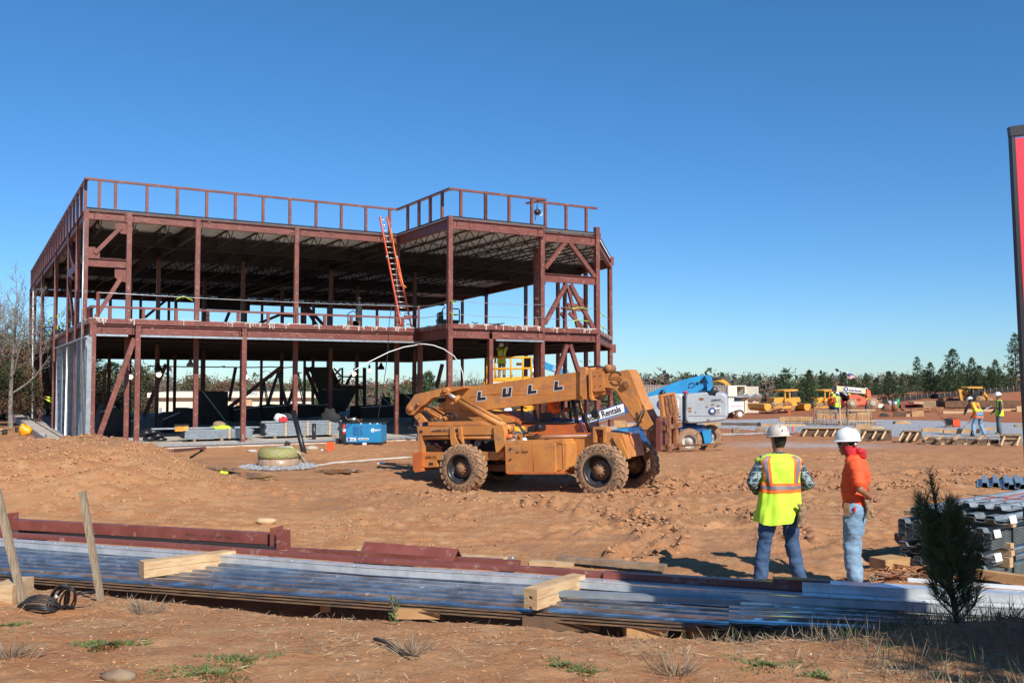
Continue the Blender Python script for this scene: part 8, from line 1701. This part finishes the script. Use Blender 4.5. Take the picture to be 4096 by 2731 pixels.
        def vp(t, v, o_=0.):       # t angle (pi/2 is front), v 0..1 upward
            q = v*(len(Zc)-1); i = min(len(Zc)-2, int(q)); k = q-i; c = Zc[i][0].lerp(Zc[i+1][0], k); a = Zc[i][1]*(1-k)+Zc[i+1][1]*k; b_ = Zc[i][2]*(1-k)+Zc[i+1][2]*k
            ct, st = cos(t), sin(t); pw = .8; ct = abs(ct)**pw*(1 if ct > 0 else -1); st = abs(st)**pw*(1 if st > 0 else -1)
            wr_ = (.010 if hero else .004)*(sin(t*7+v*9)+.6*sin(t*13-v*6+1))*(1-v)**1.2+(.011*mnoise.noise(Vector((t*2.2, v*9, 3)))+.006*mnoise.noise(Vector((t*6, v*16, 7))) if hero else 0)
            if hero and v < .28: c = c+up*(.17*S*max(0, 1-abs(t-5.35)/.42)*(1-v/.28)-.03*S*max(0, 1-abs(t-4.2)/.7)*(1-v/.28)); a += .02*(1-v/.28)
            return c+(r*ct*(a+o_+wr_)+f*st*(b_+o_+wr_))*S
        m = MB(); n = 72; m.loft([[vp(2*pi*j/n, v) for j in range(n)] for v in [i/30 for i in range(31)]], 0, True, False); ve = m.build('vest', base_c, root, fix=False); mod = None
        def patch(t0, t1, v0, v1, o_, mt, nm='reflective_stripe', n1=10, n2=14):
            m = MB(); k = [[vp(t0+(t1-t0)*i/n1, v0+(v1-v0)*j/n2, o_) for i in range(n1+1)] for j in range(n2+1)]; k0 = len(m.v)
            for row in k: m.v.extend(row)
            for j_ in range(n2):
                for i in range(n1): a = k0+j_*(n1+1)+i; m.face((a, a+1, a+n1+2, a+n1+1), 0, True)
            m.build(nm, mt, ve, fix=False)
        edge = 'hivo' if base_c == 'hiviz' else 'hiviz'
        if hero or vox < .03:
            patch(0, 2*pi, .262, .380, .005, edge, 'contrast_band', 64, 3); patch(0, 2*pi, .296, .346, .008, tape_c, n1=64, n2=3)
            for c_ in (3.98, 5.42, 1.05, 2.1):
                patch(c_-.25, c_+.25, .37, .88, .005, edge, 'contrast_band'); patch(c_-.125, c_+.125, .37, .89, .009, tape_c)
        else:
            patch(0, 2*pi, .30, .36, .006, tape_c, n1=24, n2=2)
            for c_ in (3.98, 5.42, 1.05, 2.1): patch(c_-.12, c_+.12, .36, .87, .007, tape_c, n1=3, n2=6)
    if hat:
        hc = hp(0, -.005, .045); m = MB(); n = 32; rings = []
        for z_, a_ in ((0, 1.0), (.012, 1.0), (.05, .96), (.09, .82), (.115, .58), (.128, .28), (.131, .01)): rings.append([hc+R3 @ Vector((cos(t)*.112*a_*S, sin(t)*.138*a_*S, z_*S*1.02+(.004*S if abs(cos(t)) < .2 else 0))) for t in [2*pi*j_/n for j_ in range(n)]])
        m.loft(rings); ht = m.build('hard_hat', hat, root)
        m = MB(); o1 = [hc+R3 @ Vector((cos(t)*.113*S, sin(t)*.14*S, .004*S)) for t in [2*pi*j_/n for j_ in range(n)]]; bd_ = -1 if pose.get('brimback') else 1
        o2 = [hc+R3 @ Vector((cos(t)*.128*S, (sin(t)*.149+(bd_*.026*max(0, bd_*sin(t))**2))*S, -.010*S)) for t in [2*pi*j_/n for j_ in range(n)]]; o3 = [p-up*.004*S for p in o2]; o4 = [p-up*.006*S for p in o1]; m.loft([o1, o2, o3, o4], 0, True, False); m.build('brim', hat, ht)
        m = MB(); m.tube([hc+R3 @ Vector((0, y*S, z_*S)) for y, z_ in ((-.13, .05), (-.09, .108), (0, .136), (.09, .108), (.13, .05))], .010*S, 8); m.build('ridge', hat, ht)
    root['_'] = 0; del root['_']; return root, g, L, hp
# --- the two men in the foreground
P = Vector(((3040+0-CX)/F*10.62-.0, 10.62, 0)); x1_ = r3(440, 0)[0]; P = Vector(((x1_-CX)/F*10.62, 10.62, hz((x1_-CX)/F*10.62, 10.62)))
p1, g1, L1, hp1 = person(P, radians(93), 'man in lime vest and plaid shirt seen from behind beside the pile', dict(hipL=(-.11, 0, .90), hipR=(.11, 0, .90), kneeL=(-.17, .03, .47), kneeR=(.15, .03, .47), ankL=(-.23, 0, .09), ankR=(.22, -.02, .09), toeL=(-.4, 1, 0), toeR=(.4, 1, 0), elL=(-.325, -.04, 1.17), elR=(.325, -.04, 1.16), wrL=(-.19, .20, 1.05), wrR=(.19, .20, 1.05), handL=(.9, .5, 0), handR=(-.9, .5, 0), look=.35, tilt=-.12, brimback=True, head=(0, .01, 1.65)), 'plaid', 'jean_d', 'hatd', ('hiviz', 'tape'), hero=True, S=1.0)
hat_ = [c for c in p1.children if c.name.startswith('hard_hat')][0]
for tx, w_, z_ in ((-.035, .04, .058), (.035, .04, .06)):
    m = MB(); c = hp1(tx, -.128, z_+.04); m.prism([c+Vector((.018*cos(k), -.004, .018*sin(k))) for k in (pi/2, pi, 3*pi/2, 0)], (0, -.003, 0)); m.build('sticker', 'decal_w', hat_); m = MB(); m.prism([c+Vector((.011*cos(k), -.0075, .011*sin(k))) for k in (pi/2, pi, 3*pi/2, 0)], (0, -.002, 0)); m.build('sticker_mark', 'decal_k' if tx < 0 else 'red', hat_)
def gloves(c, label, s=1., seed=1):
    m = MB(); rr = random.Random(seed)
    for k in range(9): d = Vector((rr.uniform(-.6, .6), rr.uniform(-.3, .1), rr.choice((-1, -1, .8)))).normalized(); m.tube([c+rv()*.02, c+d*.05*s+rv()*.01, c+d*.10*s+rv()*.012], [.022*s, .017*s, .011*s], 8)
    m.sphere(c, .04*s, 10, sc=(1, .6, 1.2)); o = remesh(m, 'work_gloves', 'glove', None, .008, 1); return tag(o, label, 'gloves')
gloves(P+Vector((.20, -.19, .83)), 'tan leather gloves hanging from the back pocket of the lime vest man', 1.35, 3)
x2 = r3(1072, 0)[0]; yq = 10.7; P2 = Vector(((x2-CX)/F*yq, yq, hz((x2-CX)/F*yq, yq)))
p2, g2, L2, hp2 = person(P2, radians(152), 'man in orange t shirt and pale jeans with hands clasped behind him', dict(hipL=(-.09, 0, .90), hipR=(.09, 0, .90), kneeL=(-.10, .04, .48), kneeR=(.11, .05, .48), ankL=(-.11, .0, .09), ankR=(.13, .03, .09), shL=(-.19, -.03, 1.40), shR=(.19, -.03, 1.40), elL=(-.27, -.09, 1.13), elR=(.27, -.09, 1.13), wrL=(-.10, -.18, 1.03), wrR=(.05, -.17, 1.00), handL=(.9, -.22, .1), handR=(-.8, -.5, .0), neck=(0, .03, 1.475), head=(0, .075, 1.615), chest=(0, -.01, 1.33), waist=(0, .02, 1.10), look=.15, tilt=-.05), 'tee', 'jean_l', 'hatw', None, hero=True, sleeves=False, S=1.0, bulk=1.13)
m = MB()
rings = []
for z_, a_, c_, fy in ((-.135, .064, .062, -.02), (-.10, .074, .085, -.01), (-.05, .080, .098, 0), (-.02, .082, .100, 0)): rings.append([hp2(cos(t)*a_, fy+sin(t)*c_*(1 if sin(t) < .3 else .8), z_) for t in [2*pi*j/28 for j in range(28)]])
m.loft(rings, 0, True, False)
kn = hp2(-.02, -.088, -.075)
for k in range(12): d = R_dir = Vector((.6+.3*rnd.random(), -.15+.4*rnd.random(), rnd.uniform(-.9, .15))); q = kn+Vector((.01, 0, 0)); m.tube([q, q+d*.035+rv()*.012, q+d*.085+rv()*.015, q+d*.125], [.018, .024, .02, .006], 8)
m.build('bandana', 'red', p2)
m = MB(); m.tube([hp2(cos(t)*.085, sin(t)*.103, .005) for t in np.linspace(.9, 2.3, 8)], .014, 6); m.build('sunglasses', 'black', p2)
m = MB(); m.sphere(hp2(-.07, -.08, -.005), .022, 8); m.build('hat_ratchet', 'alu', p2)
m = MB(); c = L2((-.19, .06, .90)); m.box(c, (.16, .05, .14), Matrix.Rotation(radians(62), 3, 'Z')); m.build('belt_pouch', 'boot', p2); m = MB(); c = L2((-.21, -.02, .90)); m.box(c, (.02, .02, .06)); m.build('red_clip', 'red', p2)
gloves(L2((-.12, -.16, .92)), 'tan gloves stuffed in the back pocket of the orange shirted man', 1.15, 6)
# --- workers on the gravel at right
bend = dict(pel=(0, -.06, .93), waist=(0, .02, 1.06), chest=(0, .17, 1.25), neck=(0, .27, 1.37), head=(0, .37, 1.46), shL=(-.19, .22, 1.33), shR=(.19, .20, 1.30), elL=(-.26, .36, 1.12), elR=(.28, .22, 1.06), wrL=(-.2, .48, .95), wrR=(.16, .42, .80), kneeL=(-.17, .10, .50), kneeR=(.18, .06, .50), ankL=(-.24, .05, .09), ankR=(.25, -.08, .09), hipL=(-.10, -.05, .90), hipR=(.10, -.05, .90), tilt=-.5)
def groundman(zf, x, ytop, ybot, yaw, label, pose, hgt_=1.83, **k):
    fx, fy0 = zf(x, ytop); _, fy1 = zf(x, ybot); dp = hgt_*F/(fy1-fy0); X_ = (fx-CX)/F*dp; z_ = EYE+(HOR-fy1)/F*dp
    return person((X_, dp, hz(X_, dp)+.02), yaw, label, pose, **k)
groundman(r2, 1858, 765, 1165, radians(115), 'worker in orange vest bending over a shovel on the gravel', bend, 1.60, top='navy', legs='jean_l', hat='hatw', vest=('hivo', 'hiviz'), vox=.024)
groundman(r2, 2078, 708, 1160, radians(165), 'man in lime vest and grey trousers standing watching the shovel', dict(kneeL=(-.1, .03, .5), tilt=-.25, wrL=(-.27, .05, .88), wrR=(.24, .2, .95)), 1.88, top='navy', legs='wood_d' if False else 'greyt' if 'greyt' in M else 'navy', hat='hatw', vest=('hiviz', 'tape'), vox=.024)
P = G(*r2(1672, 1148)); t = thing('shovel', P, 'long handled shovel held by the bending worker', 'shovel'); yy = P.y-.1; m = MB(); m.cyl(aty(*r2(1780, 1018), yy), aty(*r2(1700, 1090), yy), .02, 8); m.cyl(aty(*r2(1840, 960), yy+.3), aty(*r2(1780, 1018), yy), .02, 8); m.build('handle', 'wood_g', t); m = MB(); m.prism([aty(*r2(*q), yy) for q in ((1665, 1082), (1700, 1088), (1708, 1100), (1690, 1140), (1665, 1152), (1650, 1135), (1650, 1100))], (0, .03, 0)); m.build('blade', 'blackm', t)
a, b = aty(*r2(1905, 895), G(*r2(2078, 1160)).y), aty(*r2(2015, 850), G(*r2(2078, 1160)).y); tag(MB().cyl(a, b, .016, 6).build('rake_handle', 'galv'), 'thin pale pole held between the two gravel workers', 'pole')
P = G(*r2(1808, 1175)); tag(MB().tube([P, P+Vector((0, 0, .26))], .06, 14).build('pipe_stub', 'black'), 'upright black pipe stub between the boots of the shovelling worker', 'pipe')
gw_ = 'workers grouped before the distant telehandler'
groundman(r2, 345, 755, 1000, radians(80), 'crouching worker in lime vest with dark red hat in the distant group', dict(pel=(0, 0, .95)), 1.75, top='navy', hat='red', vest=('hiviz', 'tape'), vox=.03, group=gw_); groundman(r2, 330, 698, 990, radians(60), 'worker in orange shirt and yellow hard hat in the distant group', {}, 1.85, top='hivo', hat='haty', vest=None, vox=.03, group=gw_); groundman(r2, 385, 690, 985, radians(100), 'worker with white hat just right of the yellow hard hat', {}, 1.85, top='redt' if 'redt' in M else 'red', hat='hatw', vest=('hiviz', 'tape'), vox=.03, group=gw_)
groundman(r2, 502, 722, 985, radians(-70), 'worker facing the camera in lime vest, centre of the distant group', dict(wrL=(-.1, .2, 1.0), wrR=(.1, .2, 1.0)), 1.85, top='navy', hat='hatw', vest=('hiviz', 'tape'), vox=.03, group=gw_); groundman(r2, 690, 722, 985, radians(170), 'worker in lime vest standing apart at the distant telehandler wheel', dict(wrL=(-.1, .22, 1.05), wrR=(.1, .22, 1.05)), 1.85, top='hiviz', hat='hatw', vest=('hiviz', 'tape'), vox=.03, group=gw_)
# --- worker in the yellow lift
sc_ = [o for o in bpy.data.objects if o.name == 'scissor_lift' or o.get('label', '').startswith('yellow scissor')][0]
c = sf_.hit(z6(895, 222), .45)
person((c.x, c.y, zpl+.02), radians(60), 'worker in lime vest reaching up from the yellow lift basket', dict(shL=(-.18, 0, 1.45), shR=(.18, 0, 1.45), elL=(-.27, .10, 1.58), elR=(.24, .12, 1.62), wrL=(-.20, .16, 1.82), wrR=(.14, .18, 1.88), tilt=.4, hipL=(-.1, 0, .92)), top='hiviz', legs='wood_g', hat='hatw', vest=('hiviz', 'tape'), vox=.024, sleeves=False, S=.8)
# --- telehandler operator
c = T_op = lf.hit(z6(1290, 560), 1.55)
person((c.x, c.y, c.z-.50), lf.yaw+.1, 'telehandler operator in orange with white helmet sitting in the cab', dict(pel=(0, 0, .52), hipL=(-.1, 0, .50), hipR=(.1, 0, .50), waist=(0, 0, .66), chest=(0, .02, .90), neck=(0, .04, 1.06), head=(0, .07, 1.21), shL=(-.19, .02, .98), shR=(.19, .02, .98), elL=(-.25, .15, .76), elR=(.25, .15, .76), wrL=(-.15, .38, .80), wrR=(.15, .38, .80), kneeL=(-.14, .42, .50), kneeR=(.14, .42, .50), ankL=(-.14, .45, .10), ankR=(.14, .45, .10)), top='hivo', hat='hatw', vox=.028)
# --- man behind the telehandler, and the one behind the studs
dpm = 26.; fx, fy = z6(940, 455); X_ = (fx-CX)/F*dpm; person((X_, dpm, hz(X_, dpm)), radians(10), 'man in orange with white helmet glimpsed behind the telehandler hood', {}, top='hivo', hat='hatw', vox=.03, S=(EYE+(HOR-fy)/F*dpm-hz(X_, dpm))/1.8)
c = B.hitu(z4(610, 1160), a0+.25); person((c.x, c.y, ZS), radians(200), 'worker in lime vest and yellow gloves half hidden behind the wall studs', dict(shR=(.18, .05, 1.42), elR=(.25, .3, 1.35), wrR=(.2, .52, 1.42), elL=(-.22, .28, 1.2), wrL=(-.15, .5, 1.3)), top='hiviz', hat='hatw', vest=('hiviz', 'tape'), vox=.03)
